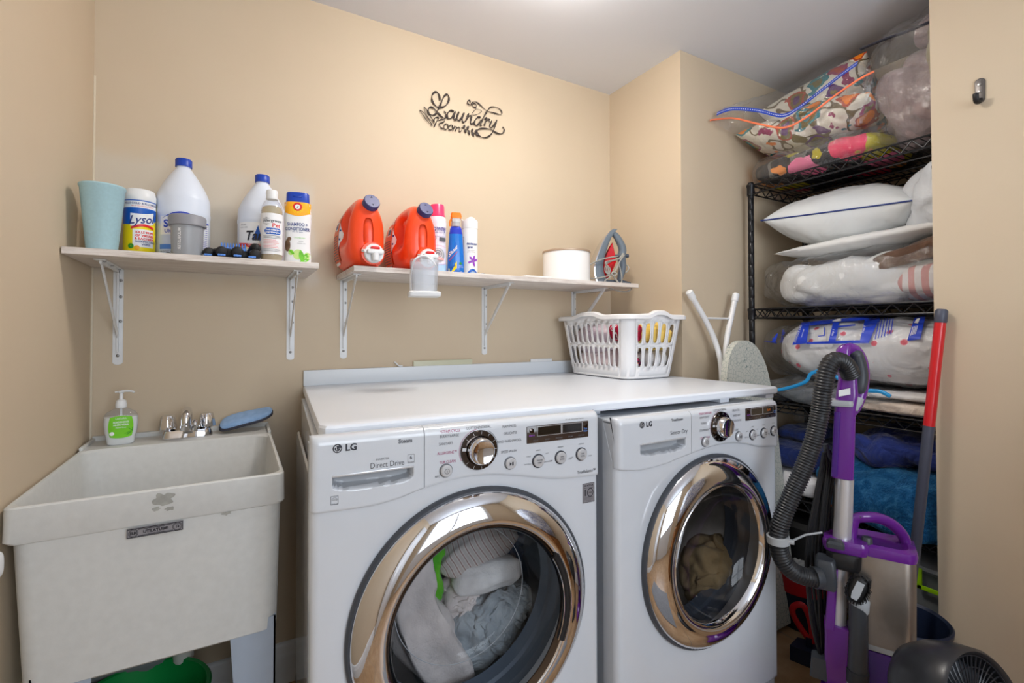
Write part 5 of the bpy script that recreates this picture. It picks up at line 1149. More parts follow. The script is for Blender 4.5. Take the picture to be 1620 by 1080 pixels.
    if not dryer:
        mb.text('Steam', 0.012, pp(0.185, -0.024), bold=0.03); mb.text('INVERTER', 0.006, pp(0.138, -0.056)); mb.text('Direct Drive', 0.0165, pp(0.148, -0.068), bold=0.0, sx=0.82)
        q = pp(0.197, -0.062); P2 = [(-0.007, -0.009), (0.007, -0.009), (0.007, 0.009), (-0.007, 0.009)]
        for (a, b), (c_, d) in zip(P2, P2[1:]+P2[:1]): mb.poly([q(a, b), q(c_, d), q(c_*0.93, d*0.93), q(a*0.93, b*0.93)])
        mb.text('6', 0.011, pp(0.197, -0.060), bold=0.02); mb.text('MOTION', 0.003, pp(0.197, -0.069))
        q = pp(0.045, -0.126)
        P2 = [(-0.007, -0.0085), (0.007, -0.0085), (0.007, 0.0085), (-0.007, 0.0085)]
        for (a, b), (c_, d) in zip(P2, P2[1:]+P2[:1]): mb.poly([q(a, b), q(c_, d), q(c_*0.9, d*0.9), q(a*0.9, b*0.9)])
        mb.text('energy', 0.004, pp(0.045, -0.125)); mb.text('ENERGY STAR', 0.0022, pp(0.045, -0.133)); mb.grid(lambda a, b: q(-0.005+0.01*a, 0.002+0.003*math.sin(PI*a)+0.0007*b), 10, 2)
    else:
        mb.text('TrueSteam', 0.0105, pp(0.215, -0.014-0.006), bold=0.02); mb.text('Sensor Dry', 0.0165, pp(0.222, -0.055), sx=0.9)
    mb.build('print', dr, world=True)
    # controls
    D_ = (0.352, -0.061) if not dryer else (0.400, -0.057)
    dial = fn(D_[0], D_[1]); yd = dial[1]
    mb = MB().use('dark_chrome'); mb.lathe([(0.044, 0.004), (0.0445, -0.002), (0.043, -0.0045), (0.0325, -0.0048), (0.031, -0.002)], 64, (dial[0], yd, dial[2]), axis='Y', cap0=False, cap1=False); dg = mb.build('dial_ring', fp, world=True)
    mb = MB().use('chrome'); mb.lathe([(0.031, 0.0), (0.0308, -0.014), (0.0285, -0.024), (0.0265, -0.027), (0.0255, -0.0275), (0.0225, -0.026), (0.001, -0.026)], 64, (dial[0], yd, dial[2]), axis='Y', cap0=False); mb.build('dial_knob', fp, world=True)
    mb = MB().use('silver_plastic'); a = R(172); mb.poly([(dial[0]+rr*math.cos(a+da), yd-0.0052, dial[2]+rr*math.sin(a+da)) for rr, da in ((0.033, -0.1), (0.0425, -0.08), (0.0425, 0.08), (0.033, 0.1))])
    for k in range(11): a = R(140-k*28); mb.poly([(dial[0]+rr*math.cos(a+da), yd-0.0052, dial[2]+rr*math.sin(a+da)) for rr, da in ((0.036, -0.012), (0.042, -0.01), (0.042, 0.01), (0.036, 0.012))])
    mb.build('dial_marks', dg, world=True)
    mb = MB(); q = pp(D_[0], D_[1])
    def arc(a0, a1, rr, wd):
        P2 = [(math.cos(R(a)), math.sin(R(a))) for a in [a0+(a1-a0)*k/20 for k in range(21)]]
        for (a, b), (c_, d) in zip(P2, P2[1:]): mb.poly([q(a*rr, b*rr), q(c_*rr, d*rr), q(c_*(rr+wd), d*(rr+wd)), q(a*(rr+wd), b*(rr+wd))])
    mb.use('print_magenta'); arc(96, 205, 0.0465, 0.0009); mb.use('print_grey'); arc(62, -22, 0.0465, 0.0009)
    L_ = [('*STEAM CYCLE', -0.068, 0.048, 1), ('BULKY/LARGE', -0.070, 0.038, 0), ('SANITARY', -0.078, 0.022, 0), ('ALLERGIENE™', -0.075, 0.002, 1), ('TUB CLEAN', -0.074, -0.018, 1), ('COTTON/NORMAL', 0.0, 0.050, 0), ('PERM.PRESS', 0.076, 0.046, 0), ('DELICATES', 0.079, 0.030, 0), ('HAND WASH/WOOL', 0.075, 0.012, 0), ('SPEED WASH', 0.075, -0.012, 0)]
    if dryer: L_ = [('STEAM SANITARY', -0.066, 0.044, 1), ('HEAVY DUTY', -0.072, 0.033, 0), ('TOWELS', -0.074, 0.016, 0), ('STEAMFRESH™', -0.070, -0.004, 0), ('STEAM FRESH', -0.070, -0.026, 1), ('COTTON/NORMAL', 0.0, 0.048, 0), ('DELICATES', 0.072, 0.042, 0), ('SPEED DRY', 0.075, 0.026, 0), ('REDUCE STATIC', 0.072, 0.010, 0), ('AIR DRY', 0.070, -0.018, 0)]
    for s, u, v, mg in L_: mb.use('print_magenta' if mg else 'print_grey'); mb.text(s, 0.0085, pp(D_[0]+u, D_[1]+v), bold=0.0, sx=0.82)
    mb.use('print_grey'); mb.text('3.7 cu.ft. Ultra-Large Capacity', 0.0045, pp(0.61 if not dryer else 0.615, -0.0125)); 
    if not dryer: mb.text('TrueBalance™', 0.011, pp(0.645, -0.147), sx=0.85, bold=0.01); mb.text('NFC', 0.006, pp(0.235+0.02, -0.108))
    B3 = [(0.505, -0.104), (0.568, -0.103), (0.629, -0.102)] if not dryer else [(0.552, -0.098), (0.609, -0.098), (0.661, -0.097)]
    for i, (u, v) in enumerate(B3):
        for k, a in enumerate((90, 35, -15, 150, 195) if i == 0 else (90, 195, -20)): mb.text(('WARM', 'HOT', 'EXTRA HOT', 'COLD', 'TAP COLD')[k] if i == 0 else ('MEDIUM', 'LOW', 'HIGH')[k], 0.0042, pp(u+0.027*math.cos(R(a))*1.1, v+0.024*math.sin(R(a))+0.001))
    mb.build('print', fp, world=True)
    btn = 0
    for i, (u, v) in enumerate(B3):
        c_ = fn(u, v); mb = MB().use('print_dark'); mb.lathe([(0.0165, 0.003), (0.0165, -0.0015), (0.0145, -0.002)], 36, c_, axis='Y'); mb.use('silver_plastic'); mb.lathe([(0.0144, 0.0), (0.0142, -0.005), (0.0125, -0.0068), (0.001, -0.0072)], 36, c_, axis='Y')
        mb.use('print_grey'); g = lambda w1, w2: (mb.text(w1, 0.0048, lambda a, b: (c_[0]+a, c_[1]-0.0076, c_[2]+0.003+b), bold=0.02), mb.text(w2, 0.0048, lambda a, b: (c_[0]+a, c_[1]-0.0076, c_[2]-0.003+b), bold=0.02)); g(*(('WATER', 'TEMP'), ('SPIN', 'SPEED'), ('SOIL', 'LEVEL'))[i] if not dryer else (('DRY', 'LEVEL'), ('TEMP', 'CTRL'), ('TIME', 'DRY'))[i])
        mb.build('button', fp, world=True)
    for i, (u, v) in enumerate([(0.274, -0.097), (0.430, -0.100)] if not dryer else [(0.329, -0.094), (0.482, -0.095)]):
        c_ = fn(u, v); mb = MB().use('print_grey'); mb.lathe([(0.0148, 0.003), (0.0148, -0.0015), (0.013, -0.002)], 36, c_, axis='Y'); mb.use('silver_plastic'); mb.lathe([(0.0132, 0.0), (0.013, -0.006), (0.011, -0.0078), (0.001, -0.008)], 36, c_, axis='Y')
        mb.use('print_dark'); o = lambda a, b: (c_[0]+a, c_[1]-0.0086, c_[2]+b)
        if i == 0:
            mb.grid(lambda a, b: o((0.0048+0.0008*b)*math.cos(2*PI*a), (0.0048+0.0008*b)*math.sin(2*PI*a)), 28, 2, cu=True); mb.poly([o(-0.0005, -0.0025), o(0.0005, -0.0025), o(0.0005, 0.0025), o(-0.0005, 0.0025)])
        else:
            mb.poly([o(-0.005, -0.0042), o(0.0, 0), o(-0.005, 0.0042)])
            for a in (0.001, 0.0035): mb.poly([o(a, -0.004), o(a+0.0014, -0.004), o(a+0.0014, 0.004), o(a, 0.004)])
        mb.build('button', fp, world=True)
    # display
    d0, d1, e0, e1 = (0.474, 0.651, -0.061, -0.020) if not dryer else (0.518, 0.674, -0.052, -0.014)
    mb = MB().use('display_brown'); yb_ = fn((d0+d1)/2, (e0+e1)/2)[1]
    mb.box(x0+d0, x0+d1, yb_-0.0012, yb_+0.004, ztop+e0, ztop+e1, 0.002)
    mb.use('display_black'); o = lambda u, v, k=0.0018: (x0+u, yb_-k, ztop+v)
    def qd(a, b, c2, d): mb.poly([o(a, c2), o(b, c2), o(b, d), o(a, d)])
    wd = d1-d0; hd = e1-e0
    qd(d0+wd*0.17, d0+wd*0.52, e0+hd*0.45, e0+hd*0.90); qd(d0+wd*0.57, d0+wd*0.87, e0+hd*0.45, e0+hd*0.90)
    mb.use('silver_plastic'); qd(d0+wd*0.535, d0+wd*0.555, e0+hd*0.42, e0+hd*0.93)
    for a, b, c2, d in ((0.15, 0.89, 0.39, 0.41), (0.15, 0.89, 0.93, 0.95), (0.15, 0.16, 0.39, 0.95), (0.885, 0.895, 0.39, 0.95)): qd(d0+wd*a, d0+wd*b, e0+hd*c2, e0+hd*d)
    mb.use('print_grey')
    for k in range(5): mb.text(('DELAY', 'RINSE+', 'PREWASH', 'STEAM', 'CUSTOM')[k], 0.0045, lambda u, v: o(d0+wd*(0.13+0.185*k)+u, e0+hd*0.16+v, 0.0024), bold=0.01)
    mb.use('up_purple'); mb.text('REMOTE', 0.004, lambda u, v: o(d0+wd*0.07+u, e0+hd*0.46+v, 0.0024), bold=0.02); mb.use('bristle_blue'); mb.text('Tub', 0.006, lambda u, v: o(d0+wd*0.94+u, e0+hd*0.53+v, 0.0024), bold=0.03); mb.text('Clean', 0.005, lambda u, v: o(d0+wd*0.94+u, e0+hd*0.40+v, 0.0024), bold=0.03)
    if dryer:
        mb.use('trigger_orange'); mb.text('1:00', 0.010, lambda u, v: o(d0+wd*0.74+u, e0+hd*0.67+v, 0.0024), bold=0.02)
    mb.use('dark_chrome')
    for a in (0.07, 0.94): mb.lathe([(0.006, 0), (0.006, -0.002), (0.001, -0.003)], 20, (x0+d0+wd*a, yb_-0.001, ztop+e0+hd*0.74), axis='Y')
    mb.build('display', fp, world=True)
    if not dryer:
        mb = MB().use('label_silver'); o = lambda u, v, k=0.0008: (1.1605+u, yf-k, 0.8145+v)
        mb.box(1.1425, 1.1785, yf-0.0006, yf+0.002, 0.790, 0.839); mb.use('print_dark')
        for q_ in ((-0.018, 0.018, 0.0235, 0.0245), (-0.018, 0.018, -0.0245, -0.0235), (-0.018, -0.0172, -0.0245, 0.0245), (0.0172, 0.018, -0.0245, 0.0245), (-0.014, 0.014, 0.012, 0.0128), (-0.014, 0.014, -0.0125, -0.0118)): mb.poly([o(q_[0], q_[2]), o(q_[1], q_[2]), o(q_[1], q_[3]), o(q_[0], q_[3])])
        mb.text('DD MOTOR', 0.0058, lambda u, v: o(u, 0.018+v), bold=0.03, sx=0.9); mb.text('1', 0.023, lambda u, v: o(-0.010+u, v), bold=0.02); mb.grid(lambda a, b: o(0.005+(0.0075+0.002*b)*math.cos(2*PI*a), (0.0092+0.002*b)*math.sin(2*PI*a)), 28, 2, cu=True); mb.text('YEAR', 0.0038, lambda u, v: o(0.005+u, v), bold=0.03); mb.text('LIMITED WARRANTY', 0.0028, lambda u, v: o(u, -0.016+v)); mb.text('ON MOTOR', 0.0028, lambda u, v: o(u, -0.020+v))
        tag(mb.build('warranty_sticker', t, world=True), 'silver ten year sticker')
    # door
    c_ = (cx, yf, cz); k = 1.0 if not dryer else 0.965; gl = 0.204 if not dryer else 0.190
    mb = MB().use('gasket_grey'); mb.lathe([(0.266*k, 0.004), (0.2855*k, 0.002), (0.287*k, -0.004), (0.286*k, -0.010), (0.282*k, -0.014), (0.277*k, -0.012)], 112, c_, axis='Y', cap0=False, cap1=False); dm = mb.build('door_rim', t, world=True)
    mb = MB().use('chrome')
    ringp = [(0.2795, -0.010), (0.277, -0.019), (0.270, -0.0265), (0.262, -0.033), (0.250, -0.039), (0.237, -0.0435), (0.226, -0.046)]
    mb.lathe([(a*k, b) for a, b in ringp]+[(gl+0.014, -0.0465), (gl+0.009, -0.044), (gl+0.006, -0.039)], 128, c_, axis='Y', cap0=False, cap1=False); mb.build('chrome_ring', dm, world=True, sharp=60)
    mb = MB().use('dark_chrome' if not dryer else 'chrome'); mb.lathe([(gl+0.0065, -0.039), (gl+0.004, -0.044), (gl, -0.040), (gl-0.004, -0.030)], 112, c_, axis='Y', cap0=False, cap1=False); mb.build('inner_ring', dm, world=True)
    if not dryer:
        mb = MB().use('door_glass'); mb.lathe([(gl-0.002, -0.033), (gl-0.008, -0.012), (gl-0.016, 0.03), (gl-0.026, 0.075), (gl-0.040, 0.100), (gl-0.060, 0.110), (0.05, 0.115), (0.001, 0.116)], 112, c_, axis='Y', cap0=False, cap1=True); mb.build('door_glass', dm, world=True, sharp=80)
        mb = MB().use('enamel_grey'); mb.tube([(cx+0.1655*math.cos(2*PI*q_/96), yf+0.098, cz+0.1655*math.sin(2*PI*q_/96)) for q_ in range(96)], 0.0010, 6, closed=True); mb.build('bowl_rim', dm, world=True)  # pale ring added to draw the bright highlight along the bowl's edge
        # handle pocket on the right of the ring
        mb = MB().use('black_plastic'); P2 = []
        a0, a1 = R(-24), R(33); rr0, rr1 = gl-0.002, gl+0.017
        pts = [(rr1, a0+(a1-a0)*q_/24) for q_ in range(25)]+[(rr0, a1-(a1-a0)*(0.02+0.96*q_/24)) for q_ in range(25)]
        ring0 = [(cx+r_0*math.cos(a), yf-0.0500, cz+r_0*math.sin(a)) for r_0, a in pts]; rm = (rr0+rr1)/2; mb.tube([(cx+rm*math.cos(a0+(a1-a0)*q_/24), yf-0.0405, cz+rm*math.sin(a0+(a1-a0)*q_/24)) for q_ in range(25)], 0.0095, 12); mb.build('handle_pocket', dm, world=True)
        mb = MB().use('chrome')
        for rr_ in (rr0-0.001, rr1-0.001): mb.tube([(cx+rr_*math.cos(a0+(a1-a0)*q_/24), yf-0.0475, cz+rr_*math.sin(a0+(a1-a0)*q_/24)) for q_ in range(25)], 0.0016, 8)
        mb.build('handle_trim', dm, world=True)
    else:
        mb = MB().use('dryer_glass'); mb.lathe([(gl-0.002, -0.033), (gl-0.010, -0.018), (gl-0.028, 0.006), (gl-0.06, 0.022), (0.06, 0.034), (0.001, 0.036)], 112, c_, axis='Y', cap0=False); mb.build('door_glass', dm, world=True, sharp=80)
    # boot and drum
    mb = MB().use('boot_rubber'); mb.lathe([(0.262, 0.05), (0.250, 0.06), (0.246, 0.085), (0.238, 0.09), (0.232, 0.12), (0.236, 0.125)], 96, c_, axis='Y', cap0=False, cap1=False); mb.build('door_boot', t, world=True)
    mb = MB().use('brushed_steel'); mb.lathe([(0.238, 0.12), (0.27, 0.16), (0.272, 0.50), (0.26, 0.53), (0.001, 0.54)], 96, c_, axis='Y', cap0=False); mb.build('drum', t, world=True)
    return t, (x0, yf, ztop)
wm, _ = machine('washing_machine', 'white front load washer with a wet load behind its chrome door, left of the dryer', 'washing machine', 0.5045, 1.1945, -0.872, -0.12, 1.019, 0.856, 0.587, False)
wm.location = Vector((0.5045, -0.872, 0))+Matrix.Rotation(R(-3.2), 3, 'Z') @ (Vector(wm.location)-Vector((0.5045, -0.872, 0))); wm.rotation_euler[2] = R(-3.2)
machine('tumble_dryer', 'white front load dryer with a dark glass door, between the washer and purple vacuum', 'dryer', 1.2310, 1.9250, -0.935, -0.14, 0.9985, 1.590, 0.587, True)

# ------------------------------------------------------------------ the washer's load
fabric('towel_grey', (224, 212, 206), (202, 191, 186), 14, 0.9, 240, wrinkle=0.25); fabric('towel_white', (238, 233, 229), (206, 200, 197), 12, 0.9, 240, wrinkle=0.2)
fabric('wet_grey', (186, 190, 192), (150, 156, 160), 12, 0.4, 200, wrinkle=0.9, wscale=16); fabric('cloth_green', (110, 196, 36), (70, 160, 40), 14, 0.4, 200, wrinkle=0.5)
fabric('cloth_khaki', (204, 180, 136), (172, 148, 106), 8, 0.4, 260, wrinkle=0.5, wscale=10); fabric('cloth_slate', (70, 84, 110), (50, 60, 84), 8, 0.4, 260)
k = NT('towel_striped'); k.b.inputs['Roughness'].default_value = 0.95; mp = k.coords((1, 1, 1), (0.3, 0.4, 0.5)); wv = k.node('ShaderNodeTexWave'); wv.inputs['Scale'].default_value = 22; wv.inputs['Distortion'].default_value = 1.0; k.link(mp, 'Vector', wv, 'Vector')
rp = k.ramp([(0.0, srgb((150, 120, 112))), (0.14, srgb((196, 186, 180))), (0.45, srgb((206, 198, 192))), (0.62, srgb((186, 176, 170)))]); k.link(wv, 'Fac', rp, 'Fac'); k.link(rp, 'Color', k.b, 'Base Color')
def roll(mb, path, wid, thk, seed=0, amp=0.006, n=26, face=(0, -1, 0)):
    """a soft fold of cloth following a path; wid across, thk toward the room"""
    P = smooth_path(path, 7); m = len(P); rings = []; F = Vector(face)
    def lerp(a, q):
        x = q*(len(a)-1); i = min(int(x), len(a)-2); return a[i]+(a[i+1]-a[i])*(x-i)
    for i, p in enumerate(P):
        q = i/(m-1); tg = (P[min(i+1, m-1)]-P[max(i-1, 0)]).normalized(); S = tg.cross(F).normalized(); G = S.cross(tg).normalized()
        en = min(1, max(0.05, math.sin(PI*min(1, max(0, q)))*2.2))**0.5; ring = []
        for k_ in range(n):
            a = 2*PI*k_/n; c_ = math.copysign(abs(math.cos(a))**0.7, math.cos(a)); s_ = math.copysign(abs(math.sin(a))**0.7, math.sin(a))
            d = noise.noise(Vector((c_*1.3+seed*5, s_*1.3, q*5)))*amp*1.4+amp*0.8*math.sin(5*a+q*4+seed)
            ring.append(p+S*(c_*(lerp(wid, q)*en+d))+G*(s_*(lerp(thk, q)*en+d)))
        rings.append(ring)
    mb.loft(rings)
YW = -0.700
def load(label, m, path, wid, thk, seed, amp=0.006, Y=YW, name='wet_laundry', cat='laundry'):
    mb = MB().use(m); pts = [PY(px, py, Y+dy) for px, py, dy in path]; roll(mb, pts, wid, thk, seed, amp)
    base = sum(pts, Vector())/len(pts)
    for v in mb.bm.verts: v.co -= base
    return tag(mb.build(name, loc=base, sharp=80), label, cat)
load('beige grey bath towel hanging down inside the washer from the upper left', 'towel_grey', [(672, 850, 0.01), (652, 900, 0.0), (650, 950, 0.0), (672, 1000, -0.005), (705, 1045, 0.0), (735, 1072, 0.01)], [0.026, 0.046, 0.056, 0.066, 0.062, 0.040], [0.03, 0.038, 0.04, 0.042, 0.04, 0.03], 1, 0.015, name='bath_towel')
load('bright green cloth tucked between the washer towels', 'cloth_green', [(692, 858, 0.045), (683, 882, 0.035), (682, 908, 0.03), (688, 930, 0.03), (692, 948, 0.035)], [0.022, 0.024, 0.018, 0.020, 0.012], [0.02]*5, 2, 0.006)
load('striped kitchen towel folded across the top of the washer load', 'towel_striped', [(694, 900, 0.035), (722, 880, 0.03), (752, 862, 0.035), (785, 850, 0.045), (815, 846, 0.06)], [0.024, 0.045, 0.050, 0.046, 0.030], [0.03, 0.035, 0.038, 0.036, 0.03], 3, 0.006, name='kitchen_towel')
load('folded white terry towel lying in the middle of the washer load', 'towel_white', [(715, 918, 0.02), (748, 916, 0.012), (785, 904, 0.015), (822, 896, 0.03)], [0.032, 0.037, 0.038, 0.034], [0.03, 0.032, 0.032, 0.03], 4, 0.004, name='hand_towel')
def heap(label, m, px, py, Y, d, seed, amp, ridge, name='wet_laundry'):
    p = PY(px, py, Y); mb = MB().use(m); mb.blob((0, 0, 0), d, (0.85, 0.85), amp*0.6, 12, 90, 56, seed, ridge=ridge*0.35, rfreq=18); rg = random.Random(seed)
    for k in range(11):       # loose folds lying across the front of the heap
        an, cx_, cz_ = rg.uniform(0, PI), rg.uniform(-0.55, 0.55), rg.uniform(-0.6, 0.7); path = []
        for q in (-1, -0.5, 0, 0.5, 1):
            u = cx_+0.45*q*math.cos(an)+rg.uniform(-.08, .08); v = cz_+0.45*q*math.sin(an)+rg.uniform(-.08, .08); rr = min(0.96, u*u+v*v); path.append(Vector((u*d[0], -d[1]*math.sqrt(1-rr)*0.95+rg.uniform(-.004, .006), v*d[2])))
        w0 = rg.uniform(0.010, 0.020)*(d[0]/0.1)**0.6; roll(mb, path, [w0*0.5, w0, w0*1.15, w0, w0*0.5], [w0*0.7]*5, seed*3+k, 0.0035, 18)
    return tag(mb.build(name, loc=p, sharp=80), label, 'laundry')
heap('crumpled heap of wet grey shirts low in the washer', 'wet_grey', 768, 985, -0.665, (0.125, 0.07, 0.095), 5, 0.016, 0.050)
heap('crumpled grey cloth at the right rim of the washer load', 'wet_grey', 815, 950, -0.665, (0.06, 0.06, 0.055), 8, 0.018, 0.05)
heap('taupe cloth wedged behind the green one in the washer', 'towel_grey', 725, 955, -0.645, (0.06, 0.05, 0.085), 6, 0.015, 0.05)
heap('dark slate cloth at the back of the washer drum', 'cloth_slate', 772, 850, -0.57, (0.15, 0.06, 0.11), 9, 0.02, 0.05)
# ------------------------------------------------------------------ the dryer's load
heap('crumpled khaki trousers filling the left of the dryer', 'cloth_khaki', 1125, 905, -0.77, (0.12, 0.085, 0.12), 11, 0.024, 0.085, 'dry_laundry')
heap('pale grey cloth low in the front of the dryer', 'towel_white', 1132, 955, -0.80, (0.055, 0.05, 0.04), 12, 0.014, 0.05, 'dry_laundry')
# ------------------------------------------------------------------ black wire rack in the alcove
from mathutils.bvhtree import BVHTree
RX0, RX1, RY0, RY1 = 2.44, 2.88, -0.505, -1.665
t = thing('wire_rack', 'tall black wire shelving rack loaded with bedding in the alcove', 'shelving rack', ((RX0+RX1)/2, (RY0+RY1)/2, 0))
LEV = [1.897, 1.325, 0.913, 0.515, 0.13]
for x in (RX0, RX1):
    for y in (RY0, RY1):
        mb = MB().use('black_wire'); prof = [(0.012, 0.012), (0.0128, 0.02)]
        for k in range(36): z = 0.05+k*0.051; prof += [(0.0128, z), (0.0119, z+0.0012), (0.0128, z+0.0024)]
        prof += [(0.0128, 1.900), (0.0133, 1.901), (0.0133, 1.908), (0.011, 1.911)]
        mb.lathe(prof, 18, (x, y, 0)); mb.lathe([(0.02, 0.0), (0.02, 0.012)], 14, (x, y, 0)); mb.build('post', t, world=True)
for zt in LEV:
    mb = MB().use('black_wire'); zb = zt-0.040
    for z, rr in ((zt, 0.0036), (zb, 0.0036)):
        for a, b in (((RX0, RY0), (RX1, RY0)), ((RX0, RY1), (RX1, RY1)), ((RX0, RY0), (RX0, RY1)), ((RX1, RY0), (RX1, RY1))): mb.cyl((a[0], a[1], z), (b[0], b[1], z), rr, rr, 8)
    for a, b, n in (((RX0, RY0), (RX1, RY0), 6), ((RX0, RY1), (RX1, RY1), 6), ((RX0, RY0), (RX0, RY1), 17), ((RX1, RY0), (RX1, RY1), 17)):
        pts = []
        for k in range(2*n+1):
            q = (k+0.0)/(2*n); q = 0.02+0.96*q; pts.append((a[0]+(b[0]-a[0])*q, a[1]+(b[1]-a[1])*q, zb+0.002 if k % 2 else zt-0.002))
        for p, q in zip(pts, pts[1:]): mb.cyl(p, q, 0.0024, 0.0024, 6)
    n = 46
    for k in range(1, n): y = RY0+(RY1-RY0)*k/n; mb.cyl((RX0, y, zt+0.001), (RX1, y, zt+0.001), 0.0021, 0.0021, 6)
    for x in (RX0+0.11, RX0+0.22, RX0+0.33): mb.cyl((x, RY0, zt-0.005), (x, RY1, zt-0.005), 0.0034, 0.0034, 6); mb.cyl((x, RY0, zb), (x, RY1, zb), 0.003, 0.003, 6)
    for x in (RX0, RX1):
        for y in (RY0, RY1): mb.lathe([(0.0165, zt-0.046), (0.0165, zt-0.01), (0.0185, zt-0.006), (0.0185, zt+0.004)], 16, (x, y, 0))
    mb.build('shelf', t, world=True)

# ------------------------------------------------------------------ bedding
floral('suzani_cotton', (226, 219, 203), [(238, 130, 30), (150, 44, 92), (120, 104, 42), (42, 128, 138), (176, 70, 40), (98, 52, 110)], 11, (0.24, 0.40, 0.52), bgcol2=(112, 96, 66), distort=0.10)
floral('dark_floral', (44, 42, 46), [(240, 160, 84), (236, 66, 104), (244, 130, 168), (190, 176, 40), (240, 150, 74), (244, 120, 160)], 7.2, (0.10, 0.13, 0.54), bgcol2=(120, 118, 114), distort=0.14)
floral('blue_toile', (226, 228, 234), [(84, 100, 168), (206, 212, 230), (112, 126, 184), (232, 234, 238), (70, 86, 156)], 22, (0.18, 0.3, 0.44), bgcol2=(96, 110, 176), distort=0.12)
fabric('plush_mauve', (162, 146, 146), (140, 124, 126), 18, 0.9, 160, wrinkle=0.7, wscale=10); fabric('blanket_olive', (160, 150, 120), (140, 130, 100), 12)
fabric('bedding_white', (228, 229, 228), (218, 219, 220), 5, 0.25, 400, wrinkle=0.45, wscale=7); fabric('pillow_white', (224, 228, 230), (214, 219, 223), 4, 0.2, 400, wrinkle=0.35, wscale=6)
fabric('comforter_white', (214, 219, 226), (202, 208, 216), 5, 0.2, 400, wrinkle=0.7, wscale=9); fabric('cream_cotton', (228, 214, 200), (216, 200, 186), 8, 0.5, 300, wrinkle=0.5, wscale=24)
fabric('blanket_brown', (112, 86, 70), (70, 54, 46), 7, 0.8, 200, wrinkle=0.6); fabric('navy_sheet', (28, 46, 104), (20, 32, 76), 6, 0.4, 300, wrinkle=0.8, wscale=12); fabric('blue_sheet', (46, 62, 132), (34, 46, 104), 6, 0.3, 300, wrinkle=1.0, wscale=16)
fabric('bag_grey', (120, 124, 130), (92, 96, 104), 7, 0.3, 200, wrinkle=0.9, wscale=12)
def stripes(name, c1, c2, scale, axis, frac=0.5, dist=0.8, ns=6):
    k = NT(name); k.b.inputs['Roughness'].default_value = 0.9; mp = k.coords(); wv = k.node('ShaderNodeTexWave'); wv.bands_direction = axis; wv.inputs['Scale'].default_value = scale; wv.inputs['Distortion'].default_value = dist; wv.inputs['Detail'].default_value = 1; wv.inputs['Detail Scale'].default_value = 1.5
    k.link(mp, 'Vector', wv, 'Vector'); rp = k.ramp([(0, srgb(c1)), (frac, srgb(c2))], 'CONSTANT'); k.link(wv, 'Fac', rp, 'Fac'); k.link(rp, 'Color', k.b, 'Base Color')
    n = k.node('ShaderNodeTexNoise'); n.inputs['Scale'].default_value = ns; k.link(mp, 'Vector', n, 'Vector'); k.bump(n, 'Fac', 0.4, 0.03)
stripes('towel_pink_stripe', (214, 160, 158), (226, 222, 222), 7.5, 'Y', 0.5); stripes('sheet_pinstripe', (40, 48, 96), (196, 200, 214), 26, 'Y', 0.62, 2.5)
k = NT('vacuum_bag_print'); k.b.inputs['Roughness'].default_value = 0.8; mp = k.coords(); vo = k.node('ShaderNodeTexVoronoi'); vo.inputs['Scale'].default_value = 17; k.link(mp, 'Vector', vo, 'Vector')
rp = k.ramp([(0.0, srgb((220, 74, 100))), (0.16, srgb((234, 150, 164))), (0.20, srgb((229, 229, 231)))], 'CONSTANT'); k.link(vo, 'Distance', rp, 'Fac'); k.link(rp, 'Color', k.b, 'Base Color')
n = k.node('ShaderNodeTexNoise'); n.inputs['Scale'].default_value = 9; n.inputs['Distortion'].default_value = 1; k.link(mp, 'Vector', n, 'Vector'); k.bump(n, 'Fac', 0.6, 0.03); MATS['flower_sheet'] = k.m
k = NT('teal_plush'); k.b.inputs['Roughness'].default_value = 1.0; k.b.inputs['Sheen Weight'].default_value = 0.9; k.b.inputs['Sheen Tint'].default_value = srgb((90, 150, 190)); k.b.inputs['Specular IOR Level'].default_value = 0.05
mp = k.coords(); n = k.node('ShaderNodeTexNoise'); n.inputs['Scale'].default_value = 16; n.inputs['Detail'].default_value = 10; n.inputs['Roughness'].default_value = 0.75; n.inputs['Distortion'].default_value = 1.5; k.link(mp, 'Vector', n, 'Vector')
rp = k.ramp([(0.32, srgb((10, 44, 84))), (0.5, srgb((20, 76, 124))), (0.72, srgb((66, 128, 172)))]); k.link(n, 'Fac', rp, 'Fac'); k.link(rp, 'Color', k.b, 'Base Color')
n2 = k.node('ShaderNodeTexNoise'); n2.inputs['Scale'].default_value = 130; n2.inputs['Detail'].default_value = 6; k.link(mp, 'Vector', n2, 'Vector'); k.bump(n2, 'Fac', 0.9, 0.012)

